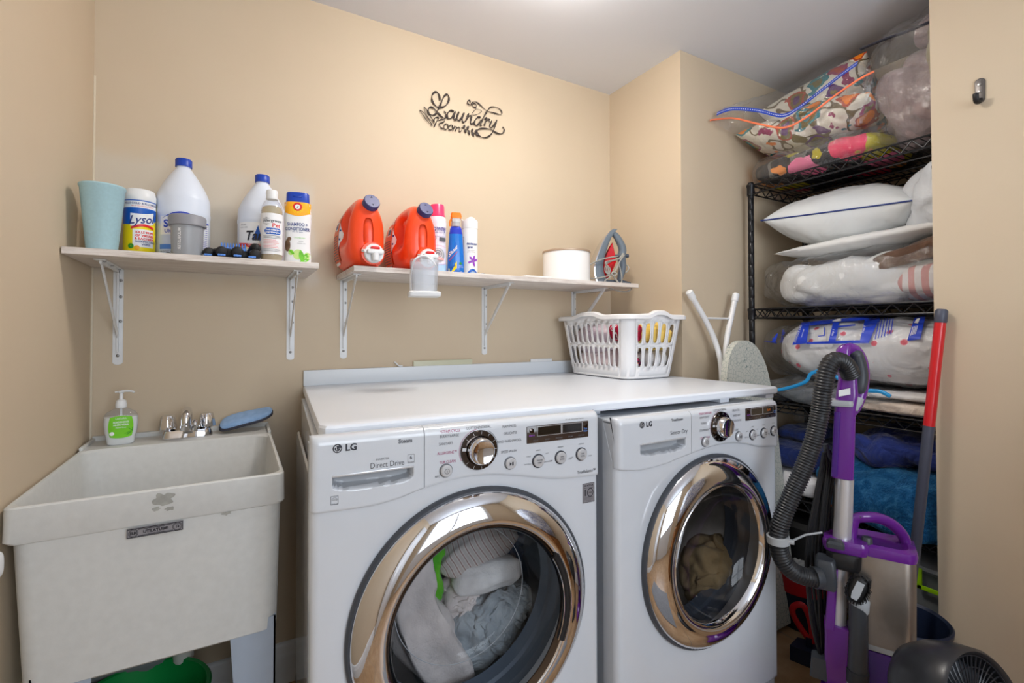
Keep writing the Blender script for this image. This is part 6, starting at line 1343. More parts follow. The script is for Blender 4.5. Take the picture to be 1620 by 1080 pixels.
def soft(name, label, cat, m, c, d, seed, e=(0.6, 0.45), amp=0.012, ridge=0.0, freq=5, rfreq=9, fn=None, group=None, nu=96, nv=48, parent=None):
    mb = MB().use(m); mb.blob((0, 0, 0), d, e, amp, freq, nu, nv, seed, fn, ridge, rfreq)
    o = mb.build(name, parent, loc=c, sharp=85)
    if parent is not None: o.location = c
    return tag(o, label, cat, group) if parent is None else o
def lay(zmin, fn=None):
    """flatten whatever would sink below the surface it lies on"""
    def g(p):
        if fn: p = Vector(fn(p))
        if p.z < zmin: p.z = zmin
        return p
    return g
def pillowfn(d, k=0.62, drop=0.0):
    def fn(p):
        u, v = p.x/d[0], p.y/d[1]
        return p
    return fn
def pillow(mb, d, seed, amp=0.010, nu=64, nv=64, corner=0.06, zmin=None, sag=None, wr=0.012):
    """cushion with a seam: two puffed faces meeting at a rim"""
    off = Vector((seed*9.1, seed*3.7, seed*5.3))
    def pt(u, v, s):
        U, V_ = 2*u-1, 2*v-1
        # rim pulls in between the pointed corners
        x = U*d[0]*(1-corner*(1-V_*V_)*abs(U)**3+0.0); y = V_*d[1]*(1-corner*(1-U*U)*abs(V_)**3)
        h = (max(0, 1-abs(U)**2.6)*max(0, 1-abs(V_)**2.6))**0.55
        ed = min(1, 4*(1-max(abs(U), abs(V_))))
        z = s*d[2]*h
        n_ = noise.noise(Vector((x*7, y*7, s*2))+off)*amp+(abs(noise.noise(Vector((x*11+y*4, y*13, s*3))+off))-0.2)*wr*(1.2-h)
        z += s*n_*ed
        if sag: z += sag(U, V_)
        if zmin is not None: z = max(z, zmin)
        return (x, y, z)
    for s in (1, -1): mb.grid(lambda a, b: pt(a, b, s), nu, nv)
    return pt
# --- top shelf
ZT = LEV[0]+0.004
def bagfilm(parent, m, c, d, seed, e=(0.55, 0.45), amp=0.010, ridge=0.03, name='clear_bag', fn=None):
    mb = MB().use(m); mb.blob((0, 0, 0), d, e, amp, 5, 96, 44, seed, fn, ridge, 16); o = mb.build(name, parent, sharp=85)
    o.location = Vector(c)-Vector(parent.location) if parent else c
    return o
t = thing('bagged_bedspread', 'dark bedspread with big orange and pink flowers, bagged flat on the top shelf', 'bagged bedding', (2.655, -0.755, ZT))
soft('bedspread', None, None, 'dark_floral', (0, 0, 0.050), (0.225, 0.275, 0.058), 3, (0.7, 0.5), 0.010, 0.02, fn=lay(-0.0495), parent=t)
o = bagfilm(t, 'bag_film', (2.655, -0.755, ZT+0.055), (0.236, 0.288, 0.066), 4, ridge=0.02, fn=lay(-0.0545))
t = thing('zip_bag_of_cushions', 'zip bag with an orange slider strip holding cream cushions printed with orange flowers', 'bagged cushions', (2.60, -0.78, ZT+0.15))
mb = MB().use('suzani_cotton'); pillow(mb, (0.205, 0.27, 0.085), 2, 0.012, wr=0.02)
o = mb.build('cushion', t, sharp=85); o.location = (-0.01, 0.05, 0.040); o.rotation_euler = (R(3), R(8), R(3))
mb = MB().use('suzani_cotton'); pillow(mb, (0.18, 0.215, 0.10), 5, 0.014, wr=0.02)
o = mb.build('cushion', t, sharp=85); o.location = (0.055, 0.055, 0.150); o.rotation_euler = (R(-15), R(26), R(4))
def P3(pts): return [PX(px, py, X) for px, py, X in pts]
zipl = smooth_path([PY(1124, 190, -0.472), PY(1160, 187, -0.50), PX(1200, 196, 2.30), PX(1240, 202, 2.34), PX(1275, 186, 2.36), PX(1320, 152, 2.37), PX(1358, 126, 2.385), PX(1383, 113, 2.40)], 6)
blue = smooth_path([PY(1135, 181, -0.480), PY(1160, 173, -0.52), PX(1200, 176, 2.32), PX(1237, 184, 2.345), PX(1262, 173, 2.365), PX(1300, 144, 2.38), PX(1332, 119, 2.395), PX(1357, 101, 2.41)], 6)
top_ = smooth_path([PY(1160, 170, -0.52), PY(1200, 155, -0.56), PX(1235, 140, 2.58), PX(1270, 122, 2.62), PX(1300, 104, 2.64), PX(1325, 89, 2.65), PX(1350, 92, 2.62), PX(1374, 104, 2.56)], 6)
low = smooth_path([PY(1132, 197, -0.475), PY(1165, 214, -0.49), PX(1200, 236, 2.36), PX(1240, 246, 2.375), PX(1280, 240, 2.38), PX(1325, 226, 2.385), PX(1362, 196, 2.40), PX(1388, 150, 2.42)], 6)
loc = Vector(t.location); m_ = len(zipl)
def strip(mb, A_, B_, n=6, bulge=0.012, seed=0):
    def fn(a, b):
        q = a*(m_-1); i = min(int(q), m_-2); f = q-i; p = A_[i].lerp(A_[i+1], f); r = B_[i].lerp(B_[i+1], f); s = p.lerp(r, b)
        w_ = math.sin(PI*b); s = s+Vector((-1, 0, 0.3))*(bulge*w_+0.010*w_*noise.noise(Vector((q*0.7, b*5, seed))))
        return s-loc
    mb.grid(fn, m_*2, 10)
mb = MB().use('bag_film'); strip(mb, zipl, blue, bulge=0.004, seed=1); strip(mb, blue, top_, bulge=0.02, seed=2); strip(mb, zipl, low, bulge=0.022, seed=3); mb.build('clear_bag', t, sharp=85)
mb = MB().use('zip_orange'); mb.tube([p-loc for p in zipl], 0.0042, 8); mb.build('zip_slider', t)
mb = MB().use('zip_blue'); rib = []
for i in range(m_-1):
    a, b = blue[i]-loc, blue[i+1]-loc; up = Vector((0.002, 0, 0.0085)); nb = Vector((-0.008, -0.003, 0.0)); mb.poly([a-up+nb, b-up+nb, b+up+nb, a+up+nb])
mb.use('label_white')
for i in range(m_-1):
    for q in (0.25, 0.75): c_ = blue[i].lerp(blue[i+1], q)-loc+Vector((-0.0095, -0.0035, 0)); u = (blue[i+1]-blue[i])*0.10; mb.poly([c_-u-Vector((0, 0, .0018)), c_+u-Vector((0, 0, .0018)), c_+u+Vector((0, 0, .0018)), c_-u+Vector((0, 0, .0018))])
mb.build('printed_band', t)
t = thing('bagged_blanket', 'mauve plush blanket in a clear bag with a dark seam, at the top shelf', 'bagged blanket', (2.655, -1.36, ZT))
soft('blanket', None, None, 'plush_mauve', (0, 0.09, 0.165), (0.215, 0.29, 0.165), 7, (0.6, 0.5), 0.02, 0.06, 6, 8, fn=lay(-0.164), parent=t)
soft('blanket', None, None, 'plush_mauve', (-0.02, 0.02, 0.385), (0.18, 0.25, 0.075), 8, (0.7, 0.5), 0.018, 0.05, 6, 8, parent=t)
soft('olive_fold', None, None, 'blanket_olive', (-0.165, 0.16, 0.30), (0.055, 0.045, 0.13), 9, (0.8, 0.7), 0.01, 0.02, parent=t)
bagfilm(t, 'bag_film', (2.66, -1.30, ZT+0.235), (0.235, 0.37, 0.232), 10, (0.5, 0.4), 0.016, 0.05, fn=lay(-0.2345))
mat('bag_seam', (52, 54, 68), 0.5); mb = MB().use('bag_seam'); s_ = smooth_path([PX(1362, 78, 2.455)-Vector(t.location), PX(1400, 62, 2.44)-Vector(t.location), PX(1440, 48, 2.43)-Vector(t.location), PX(1486, 28, 2.43)-Vector(t.location), PX(1530, 10, 2.44)-Vector(t.location)], 6); mb.tube(s_, 0.0085, 10, flat=0.5); mb.build('seam', t)
# --- second shelf
Z2 = LEV[1]+0.004
t = thing('bagged_comforter', 'clear bag on the second rack shelf holding a white comforter beside folded towels', 'bagged bedding', (2.655, -0.98, Z2))
soft('comforter', None, None, 'bedding_white', (-0.005, 0.09, 0.092), (0.215, 0.30, 0.098), 12, (0.6, 0.5), 0.020, 0.05, 5, 7, fn=lay(-0.0915), parent=t)
tag(soft('striped_towel', None, None, 'towel_pink_stripe', (0.005, -0.255, 0.075), (0.222, 0.22, 0.073), 13, (0.6, 0.4), 0.006, 0.012, fn=lay(-0.0745), parent=t), 'pink and white striped towel')
mb = MB().use('blanket_brown'); roll(mb, [Vector((-0.16, 0.0, 0.150)), Vector((-0.175, -0.08, 0.156)), Vector((-0.17, -0.2, 0.188)), Vector((-0.16, -0.32, 0.192)), Vector((-0.16, -0.46, 0.18))], [0.025, 0.034, 0.036, 0.036, 0.03], [0.05, 0.05, 0.05, 0.05, 0.05], 3, 0.008, face=(-1, 0, 0)); tag(mb.build('brown_throw', t, sharp=85), 'brown patterned throw')
bagfilm(t, 'bag_film', (2.665, -0.98, Z2+0.110), (0.243, 0.46, 0.116), 14, (0.6, 0.42), 0.010, 0.03, fn=lay(-0.1095))
t = MB().use('bedding_white'); pillow(t, (0.215, 0.36, 0.034), 15, 0.006, corner=0.03, wr=0.01, sag=lambda U, V_: -0.014*V_)
o = t.build('flat_pillow', loc=(2.66, -0.965, Z2+0.252), sharp=85); tag(o, 'thin flat white pillow squeezed between the piped pillow and the clear bag', 'pillow')
t = thing('pillow', 'plump white bed pillow with a navy piped seam, under the top rack shelf', 'pillow', (2.675, -0.825, Z2+0.385))
mb = MB().use('pillow_white'); pf = pillow(mb, (0.210, 0.285, 0.118), 16, 0.012, corner=0.05, wr=0.022, sag=lambda U, V_: 0.022*V_-0.004); mb.build('pillow_body', t, sharp=85)
mb = MB().use('navy_print'); rim = []
for k_ in range(80):
    q = k_/80*4; i = int(q); f = q-i; U, V_ = ((f, 0), (1, f), (1-f, 1), (0, 1-f))[i]; p = Vector(pf(U, V_, 1)); pq = Vector(pf(U, V_, -1)); c_ = (p+pq)/2; rim.append((c_.x*1.004, c_.y*1.004, c_.z))
mb.tube(rim, 0.0032, 8, closed=True); mb.build('piping', t)
t = thing('rolled_duvet', 'puffy white duvet bundle bulging at the right end of the second shelf', 'duvet', (2.63, -1.32, Z2+0.360))
dv = soft('duvet_body', None, None, 'comforter_white', (0, 0, 0), (0.240, 0.262, 0.155), 17, (0.75, 0.75), 0.018, 0.06, 5, 7, fn=lambda p: (max(p.x, -0.212-0.08*min(1, max(0, (p.y-0.122)/0.05))), p.y, p.z), parent=t)
bm_ = bmesh.new(); bm_.from_mesh(dv.data); bm_.transform(Matrix.Translation(Vector(t.location))); tr_ = BVHTree.FromBMesh(bm_); bm_.free(); pl_ = []
for px, py in ((1474, 262), (1478, 285), (1484, 308), (1487, 332), (1489, 356), (1488, 380), (1484, 402)):
    h = tr_.ray_cast(CAM, sight(px, py).normalized())[0] or tr_.find_nearest(PX(px, py, 2.5))[0]; pl_.append(h-Vector(t.location)-sight(px, py).normalized()*0.001)
mat('piping_grey', (96, 108, 134), 0.7); mb = MB().use('piping_grey'); mb.tube(smooth_path(pl_, 5), 0.0022, 8); mb.build('piping', t)
# --- third shelf
Z3 = LEV[2]+0.004
soft('folded_blanket', 'cream quilted cotton blanket folded directly on the third rack shelf', 'folded bedding', 'cream_cotton', (2.66, -1.26, Z3+0.026), (0.225, 0.385, 0.026), 20, (0.5, 0.25), 0.003, 0.006)
soft('folded_blanket', 'upper pale folded sheet lying on the cream quilted blanket', 'folded bedding', 'cloth_white', (2.66, -1.27, Z3+0.070), (0.22, 0.375, 0.016), 21, (0.5, 0.25), 0.003, 0.006)
t = thing('flat_zip_bag', 'slack clear storage bag with a cyan zip, flattened beneath the blue printed bag', 'storage bag', (2.645, -0.80, Z3))
soft('contents', None, None, 'bag_grey', (0, 0.0, 0.030), (0.21, 0.24, 0.029), 22, (0.7, 0.5), 0.008, 0.03, parent=t)
bagfilm(t, 'bag_film_dull', (2.64, -0.79, Z3+0.052), (0.232, 0.285, 0.050), 23, (0.8, 0.5), 0.012, 0.04, fn=lay(-0.0515))
mb = MB().use('zip_cyan'); q_ = [PX(1231, 617, 2.395), PX(1256, 611, 2.395), PX(1275, 603, 2.395), PX(1284, 590, 2.40), PX(1305, 587, 2.405), PX(1330, 600, 2.40), PX(1365, 616, 2.39), PX(1392, 619, 2.39), PX(1409, 627, 2.39)]
mb.tube([p-Vector(t.location) for p in smooth_path(q_, 6)], 0.0070, 8, flat=0.5, up=(1, 0, 0)); mb.build('zip', t)
mb = MB().use('print_royal')
for a, b in ((1217, 592), (1262, 584)):
    p = PX(a, b, 2.43)-Vector(t.location); mb.box(p.x-0.008, p.x, p.y-0.040, p.y+0.036, p.z-0.008, p.z+0.008)
mb.build('printed_patch', t) if False else mb.bm.free()
t = thing('vacuum_storage_bag', 'bulging clear storage bag with royal blue print over white flowered bedding', 'storage bag', (2.66, -0.98, Z3+0.095))
soft('bedding', None, None, 'flower_sheet', (0, 0, 0.133), (0.222, 0.42, 0.128), 25, (0.75, 0.6), 0.016, 0.03, 4, 6, parent=t)
fl = bagfilm(t, 'bag_film', (2.655, -0.965, Z3+0.228), (0.236, 0.468, 0.137), 26, (0.7, 0.45), 0.014, 0.03)
bm_ = bmesh.new(); bm_.from_mesh(fl.data); bm_.transform(Matrix.Translation(Vector(t.location)+Vector(fl.location))); TREE = BVHTree.FromBMesh(bm_); bm_.free()
def on_bag(px, py, off=0.003):
    d = sight(px, py); h = TREE.ray_cast(CAM, d.normalized())
    p = h[0] if h[0] is not None else TREE.find_nearest(PX(px, py, 2.55))[0]
    return p-d.normalized()*off-Vector(t.location)
def zq(x, y): return 1180+x/4.909, 380+y/4.909
def patch(mb, quad, off=0.003, nu=14, nv=6):
    a, b, c_, d = [Vector((*zq(*p), 0)) for p in quad]
    def fn(u, v): p = a.lerp(b, u).lerp(d.lerp(c_, u), v); return on_bag(p.x, p.y, off)
    mb.grid(fn, nu, nv)
def bagtext(mb, s, size, x, y, ang, off=0.006, sx=1.0):
    ca, sa = math.cos(R(ang)), math.sin(R(ang))
    def fn(u, v): X_, Y_ = x+u*ca+v*sa, y-(-u*sa+v*ca) if False else y+u*sa-v*ca; X_ = x+u*ca+v*sa; return on_bag(*zq(X_, Y_), off)
    mb.text(s, size, fn, sx=sx)
mb = MB().use('print_royal')
patch(mb, [(360, 812), (430, 640), (496, 632), (470, 800)]); patch(mb, [(470, 790), (955, 772), (955, 798), (470, 806)], 0.003, 18, 3); patch(mb, [(496, 632), (1045, 578), (1040, 604), (496, 662)], 0.003, 18, 3); patch(mb, [(640, 790), (676, 640), (725, 634), (695, 788)]); patch(mb, [(885, 782), (925, 610), (1045, 580), (955, 795)], 0.003, 8, 6)
patch(mb, [(1252, 780), (1312, 592), (1396, 584), (1355, 768)]); patch(mb, [(140, 786), (150, 776), (240, 794), (238, 800)], 0.003, 6, 3); patch(mb, [(196, 796), (228, 792), (250, 722), (236, 726)], 0.003, 4, 6); patch(mb, [(205, 775), (225, 772), (226, 755), (208, 757)], 0.003, 4, 4)
for i in range(7): patch(mb, [(1000+24*i, 770-8*i), (1008+24*i, 768-8*i), (1040+22*i, 606-4*i), (1032+22*i, 608-4*i)], 0.003, 3, 8) if i < 6 else None
patch(mb, [(690, 668), (850, 652), (850, 662), (690, 680)], 0.004, 8, 3); patch(mb, [(560, 740), (612, 735), (612, 742), (560, 748)], 0.004, 4, 2); patch(mb, [(606, 740), (614, 739), (616, 675), (608, 676)], 0.004, 2, 4)
bagtext(mb, 'Storage', 34, 282, 745, -82); mb.use('label_white'); bagtext(mb, 'STORAGE BAG', 22, 405, 725, -70, 0.007); bagtext(mb, 'vacuum seal', 14, 440, 722, -72, 0.007); bagtext(mb, 'step 1', 22, 675, 715, -75, 0.007); bagtext(mb, 'step 2', 22, 915, 690, -72, 0.007)
patch(mb, [(1306, 640), (1326, 608), (1352, 604), (1336, 646)], 0.007, 4, 4)
for i in range(4): patch(mb, [(1276+12*i, 740-4*i), (1281+12*i, 739-4*i), (1300+12*i, 670-3*i), (1295+12*i, 671-3*i)], 0.007, 2, 4)
mb.build('blue_print', t, sharp=85)
# --- fourth shelf
Z4 = LEV[3]+0.004
soft('folded_sheet', 'white folded linen under the navy sheets at the far end of the fourth shelf', 'folded bedding', 'cloth_white', (2.645, -0.665, Z4+0.055), (0.215, 0.125, 0.055), 30, (0.5, 0.3), 0.006, 0.012)
soft('folded_sheet', 'deep navy sheet stack resting on the white linen of the fourth shelf', 'folded bedding', 'navy_sheet', (2.635, -0.665, Z4+0.165), (0.205, 0.130, 0.052), 31, (0.5, 0.35), 0.010, 0.02)
soft('folded_sheet', 'dark blue topmost folded towel behind the black vacuum hose', 'folded bedding', 'navy_sheet', (2.655, -0.645, Z4+0.250), (0.165, 0.085, 0.032), 32, (0.6, 0.5), 0.008, 0.02)
t = thing('plush_blanket', 'thick teal blue plush blanket spilling over the edge of the fourth shelf', 'blanket', (2.60, -1.13, Z4))
soft('blanket_body', None, None, 'teal_plush', (0.02, 0, 0.105), (0.265, 0.375, 0.104), 33, (0.65, 0.55), 0.018, 0.045, 6, 9, parent=t, nu=150, nv=70, fn=lambda p: (max(p.x, -0.265+0.105*min(1, max(0, (0.0-p.y)/0.10)) + 0.0), p.y, p.z-(0.055*max(0, (-p.x-0.165)/0.1)) if p.x < -0.165 else max(p.z, -0.1045)))
soft('folded_sheet', 'rumpled royal blue sheets heaped on the teal plush blanket', 'folded bedding', 'blue_sheet', (2.645, -1.03, Z4+0.262), (0.195, 0.165, 0.058), 34, (0.7, 0.55), 0.018, 0.05, 7, 10)
soft('folded_sheet', 'navy sheet with pale pinstripes at the right end on the teal blanket', 'folded bedding', 'sheet_pinstripe', (2.645, -1.27, Z4+0.245), (0.20, 0.105, 0.060), 35, (0.6, 0.5), 0.014, 0.03, 7, 10)
mb = MB().use('orange_print'); mb.box(2.46, 2.62, -0.90, -0.805, Z4, Z4+0.012, 0.003); tag(mb.build('orange_packet', world=False), 'flat orange packet on the fourth shelf next to the white linen', 'packet')
mb = MB().use('clear_bottle'); mb.lathe([(0.001, 0), (0.028, 0), (0.03, 0.004), (0.022, 0.052), (0.012, 0.06), (0.001, 0.061)], 24); tag(mb.build('clear_cap', loc=(2.70, -0.575, LEV[3]+0.286)), 'small clear plastic cap on the dark blue towel by the alcove wall', 'cap')
# --- bottom shelf
Z5 = LEV[4]+0.003
t = thing('clip_lid_bin', 'clear plastic storage bin with lime green clips on the lowest rack shelf', 'storage bin', (2.66, -1.29, Z5))
mb = MB().use('bin_clear'); mb.loft([rrect(-0.19, 0.19, -0.32, 0.32, 0.04, 0), rrect(-0.205, 0.205, -0.345, 0.345, 0.04, 0.25), rrect(-0.215, 0.215, -0.355, 0.355, 0.04, 0.255), rrect(-0.215, 0.215, -0.355, 0.355, 0.04, 0.262)]); mb.build('bin_body', t)
mb = MB().use('light_grey_plastic'); mb.loft([rrect(-0.212, 0.212, -0.352, 0.352, 0.04, 0.2625), rrect(-0.22, 0.22, -0.36, 0.36, 0.045, 0.265), rrect(-0.22, 0.22, -0.36, 0.36, 0.045, 0.278), rrect(-0.19, 0.19, -0.33, 0.33, 0.04, 0.283)]); mb.build('lid', t)
for yy in (0.09, -0.20):
    mb = MB().use('lime_clip')
    for a in ((-0.226, -0.220, yy-0.085, yy+0.085, 0.20, 0.215), (-0.226, -0.220, yy-0.085, yy-0.07, 0.20, 0.272), (-0.226, -0.220, yy+0.07, yy+0.085, 0.20, 0.272)): mb.box(*a, 0.002)
    mb.build('clip', t)
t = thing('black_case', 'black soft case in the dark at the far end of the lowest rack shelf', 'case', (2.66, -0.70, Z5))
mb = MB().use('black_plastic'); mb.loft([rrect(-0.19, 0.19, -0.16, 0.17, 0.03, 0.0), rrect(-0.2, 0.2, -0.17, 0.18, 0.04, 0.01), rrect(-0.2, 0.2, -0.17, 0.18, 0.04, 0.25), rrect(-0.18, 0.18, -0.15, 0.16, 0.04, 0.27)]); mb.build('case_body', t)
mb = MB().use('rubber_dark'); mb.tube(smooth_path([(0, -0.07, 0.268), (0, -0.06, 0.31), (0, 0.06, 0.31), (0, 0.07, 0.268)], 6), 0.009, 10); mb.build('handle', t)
# ------------------------------------------------------------------ upright vacuum cleaner standing before the rack
VT = 1.42
VD = Vector((0.901, 0.433, 0)); VR = Vector((0.433, -0.901, 0))      # away from the room, and across
def V(px, py, d=0.0): return PT(px, py, VT)-VD*d                      # d = nearer by so much
vb = V(1345, 1000); t = thing('upright_vacuum', 'purple upright vacuum cleaner with a black ribbed hose, standing before the wire rack', 'vacuum cleaner', (vb.x, vb.y, 0))
def vr(mb, p, w_, d_, r=0.01, n=5):
    """rounded rectangle ring, level, w across, d deep"""
    return [p+VR*q[0]+VD*q[1] for q in rrect(-w_, w_, -d_, d_, min(r, w_*0.95, d_*0.95), 0, n)]
def column(m, name, sec, parent=t, sharp=40):
    mb = MB().use(m); mb.loft([vr(mb, Vector(p), w_, d_, r) for p, w_, d_, r in sec]); return mb.build(name, parent, world=True, sharp=sharp)
# wand: purple handle tube, silver tube, purple rear rail
column('vacuum_purple', 'wand_handle', [(V(1333, 755), .026, .022, .010), (V(1333, 752), .027, .023, .012), (V(1335, 690), .027, .023, .012), (V(1337, 645), .026, .024, .012), (V(1340, 622), .027, .026, .014), (V(1341, 600), .023, .024, .012), (V(1337, 580), .018, .020, .012), (V(1333, 566), .017, .018, .010), (V(1334, 553), .018, .018, .012), (V(1338, 546), .014, .014, .010)])
column('vacuum_purple_dark', 'wand_groove', [(V(1320, 750, .012), .008, .016, .004), (V(1325, 650, .012), .008, .016, .004)])
mb = MB().use('vacuum_purple'); hp = smooth_path([V(1336, 553), V(1350, 552), V(1361, 566), V(1366, 590), V(1363, 618), V(1355, 640), V(1346, 652)], 7); mb.tube(hp, [0.017]*6+[0.0155]*(len(hp)-6), 16); mb.build('loop_handle', t, world=True)
mb = MB().use('vacuum_grey'); gp = smooth_path([V(1343, 556, .004), V(1353, 560, .004), V(1359, 575, .004), V(1362, 596, .004), V(1358, 622, .004)], 6); mb.tube(gp, [0.006+0.0125*min(1, k/6) for k in range(len(gp)-5)]+[0.0185, 0.018, 0.017, 0.015, 0.010], 16); mb.build('grip', t, world=True)
mb = MB().use('light_grey_plastic'); mb.tube(smooth_path([V(1357, 628, .003), V(1352, 640, .003), V(1347, 648, .003)], 4), [0.0165]*4+[0.0155]*4+[0.012], 14); mb.build('grip_end', t, world=True)
mb = MB().use('light_grey_plastic'); mb.loft([vr(mb, V(1330, 641), .029, .027, .012), vr(mb, V(1330, 637), .031, .029, .013), vr(mb, V(1330, 632), .029, .027, .012)]); mb.build('release_collar', t, world=True)
mb = MB().use('label_white'); a = V(1336, 619, .0285); mb.loft([[a+VR*u+Vector((0, 0, v+u*0.3))+VD*d for u, v in ((-.014, -.009), (.014, -.009), (.014, .009), (-.014, .009))] for d in (0.004, 0)]); mb.build('rating_label', t, world=True)
mb = MB().use('wand_silver'); mb.tube([V(1336, 756), V(1334, 820), V(1329, 890), V(1324, 992)], 0.0232, 24); mb.build('wand_tube', t, world=True)
mb = MB().use('vacuum_purple'); mb.loft([vr(mb, V(1313, 990, .004), .012, .02, .006), vr(mb, V(1318, 895, .004), .012, .02, .006)]); mb.build('rail', t, world=True)
column('vacuum_purple', 'wand_socket', [(V(1323, 1130), .030, .030, .010), (V(1325, 1000), .0315, .0315, .010), (V(1325, 988), .033, .033, .010), (V(1325, 984), .0335, .0335, .010), (V(1325, 983), .029, .029, .010)])
# hose
HP = smooth_path([V(1346, 592, .028), V(1336, 574, .045), V(1320, 569, .055), V(1309, 585, .058), V(1303, 615, .055), V(1298, 650, .05), V(1289, 690, .05), V(1275, 730, .05), V(1255, 775, .05), V(1240, 812, .05), V(1234, 842, .05), V(1240, 872, .05), V(1258, 893, .05), V(1282, 902, .05), V(1298, 902, .05)], 26)
mb = MB().use('hose_black'); n = len(HP); ln = 0; rad = []
for i, p in enumerate(HP):
    if i: ln += (p-HP[i-1]).length
    rad.append(0.0235+0.0022*(1 if (ln/0.0078) % 1 < 0.55 else -1))
# resample evenly so the ribs stay regular
L = [0]
for a, b in zip(HP, HP[1:]): L.append(L[-1]+(b-a).length)
N = int(L[-1]/0.00155); pts = []; j = 0
for i in range(N+1):
    s = L[-1]*i/N
    while j < len(L)-2 and L[j+1] < s: j += 1
    pts.append(HP[j].lerp(HP[j+1], (s-L[j])/max(1e-9, L[j+1]-L[j])))
rad = [0.0236+0.0015*max(-1, min(1, 1.6*math.sin(2*PI*(L[-1]*i/N)/0.0080))) for i in range(N+1)]
mb.tube(pts, rad, 24); mb.build('hose', t, world=True, sharp=60)
mb = MB().use('light_grey_plastic'); c_ = V(1234, 843, .05); tg = (V(1236, 852, .05)-V(1235, 834, .05)).normalized()
mb.tube([c_-tg*0.011, c_-tg*0.010, c_+tg*0.010, c_+tg*0.011], [0.0262, 0.0295, 0.0295, 0.0262], 28); mb.tube([c_+VR*0.026, c_+VR*0.040], [0.008, 0.007], 10); mb.tube([c_+VR*0.03+VD*0.0, V(1275, 842, .02), V(1300, 842, 0.0)], 0.0030, 8); mb.build('hose_clip', t, world=True)
mb = MB().use('vacuum_grey'); mb.tube([V(1288, 902, .05), V(1296, 902, .05), V(1299, 902, .05), V(1301, 902, .05)], [0.029, 0.029, 0.027, 0.02], 24); mb.loft([vr(mb, V(1308, 922, .02), .022, .03, .008), vr(mb, V(1308, 915, .02), .026, .034, .010), vr(mb, V(1306, 882, .02), .025, .034, .010), vr(mb, V(1306, 877, .02), .02, .028, .008)]); mb.build('hose_port', t, world=True)
# body: purple bridge, dust cup, base
column('vacuum_purple', 'upper_bridge', [(V(1337, 868), .052, .040, .018), (V(1337, 862), .056, .044, .02), (V(1337, 853), .056, .044, .02), (V(1337, 849), .052, .040, .018)])
column('black_plastic', 'clamp_band', [(V(1334, 893), .040, .042, .02), (V(1334, 888), .043, .045, .02), (V(1335, 870), .043, .045, .02), (V(1335, 868), .040, .042, .02)])
mb = MB().use('vacuum_grey'); mb.box(0, 0, 0, 0, 0, 0) if False else None; mb.loft([vr(mb, V(1322, 858, .035), .022, .016, .006), vr(mb, V(1322, 852, .035), .022, .016, .006), vr(mb, V(1322, 848, .032), .016, .012, .005)]); mb.build('latch', t, world=True); mb = MB().use('vacuum_grey'); mb.tube([V(1371, 856, .03), V(1371, 845, .03), V(1371, 843, .03)], [0.014, 0.013, 0.010], 18); mb.build('latch', t, world=True)
def bodysec(py, k=1.0, w_=.078, d_=.072, xc=1393): return (V(xc, py), w_*k, d_*k, .03)
column('dust_cup', 'dust_cup', [bodysec(1004), bodysec(1002, 1.0), bodysec(868, 1.0), bodysec(866, .98)])
mb = MB().use('brushed_steel'); mb.loft([vr(mb, V(1380, 912, .074), .010, .008, .006), vr(mb, V(1380, 870, .074), .010, .008, .006)]); mb.build('cup_trim', t, world=True) if False else mb.bm.free()
column('light_grey_plastic', 'cup_ring', [bodysec(1013, .96), bodysec(1012, 1.0), bodysec(1004, 1.0), bodysec(1003, .97)])
column('vacuum_purple_dark', 'motor_housing', [(V(1391, 1160), .080, .07, .03), (V(1391, 1100), .080, .074, .03), bodysec(1020, 1.02), bodysec(1014, .99)])
# sloping purple top with a carry handle
mb = MB().use('vacuum_purple')
mb.loft([vr(mb, V(1393, 869), .080, .074, .03), vr(mb, V(1393, 861), .082, .076, .03), vr(mb, V(1393, 855), .080, .074, .03), vr(mb, V(1390, 852), .066, .058, .026), vr(mb, V(1385, 858), .054, .046, .022)]); mb.build('cup_lid', t, world=True, sharp=30)
mb = MB().use('vacuum_purple'); hp = smooth_path([V(1432, 862, .02), V(1428, 845, .02), V(1412, 827, .02), V(1390, 817, .015), V(1366, 816, .01), V(1352, 822, 0.0), V(1348, 845, 0.0), V(1348, 868, 0)], 7); mb.tube(hp, [0.013+0.007*math.sin(PI*k/(len(hp)-1)) for k in range(len(hp))], 16, flat=0.75); mb.build('carry_handle', t, world=True)
mb = MB().use('vacuum_grey'); mb.tube([V(1357, 814.5, .012), V(1368, 811.5, .013), V(1384, 812.5, .016)], [.012, .014, .010], 14, flat=0.55); mb.build('handle_pad', t, world=True)
# side tool: dusting brush and crevice nozzle
mb = MB().use('vacuum_grey'); mb.tube([V(1357, 935, .06), V(1357, 1005, .06), V(1356, 1042, .06)], [0.0225, 0.0235, 0.025], 20); mb.use('light_grey_plastic'); mb.tube([V(1360, 951, .06), V(1358, 935, .06), V(1357, 931, .06)], [0.021, 0.026, 0.022], 20); mb.tube([V(1356, 1130, .06), V(1356, 1062, .06), V(1356, 1060, .06)], [0.026, 0.026, 0.024], 20); mb.use('rubber_dark'); mb.tube([V(1356, 1060, .06), V(1356, 1040, .06)], [0.0275, 0.0275], 20); mb.build('crevice_tool', t, world=True)
mb = MB().use('black_plastic'); a, b = V(1348, 930, .07), V(1364, 895, .07); ax = (b-a).normalized(); sd = ax.cross(VD).normalized()
rings = []
for q, w_, d_ in ((0, .018, .010), (0.15, .023, .014), (0.75, .026, .016), (1.0, .021, .012)):
    c_ = a.lerp(b, q); rings.append([c_+sd*(w_*math.cos(2*PI*k/28))+VD*(d_*math.sin(2*PI*k/28)) for k in range(28)])
mb.loft(rings); mb.build('brush_head', t, world=True)
mb = MB().use('rubber_black'); rnd = random.Random(5)
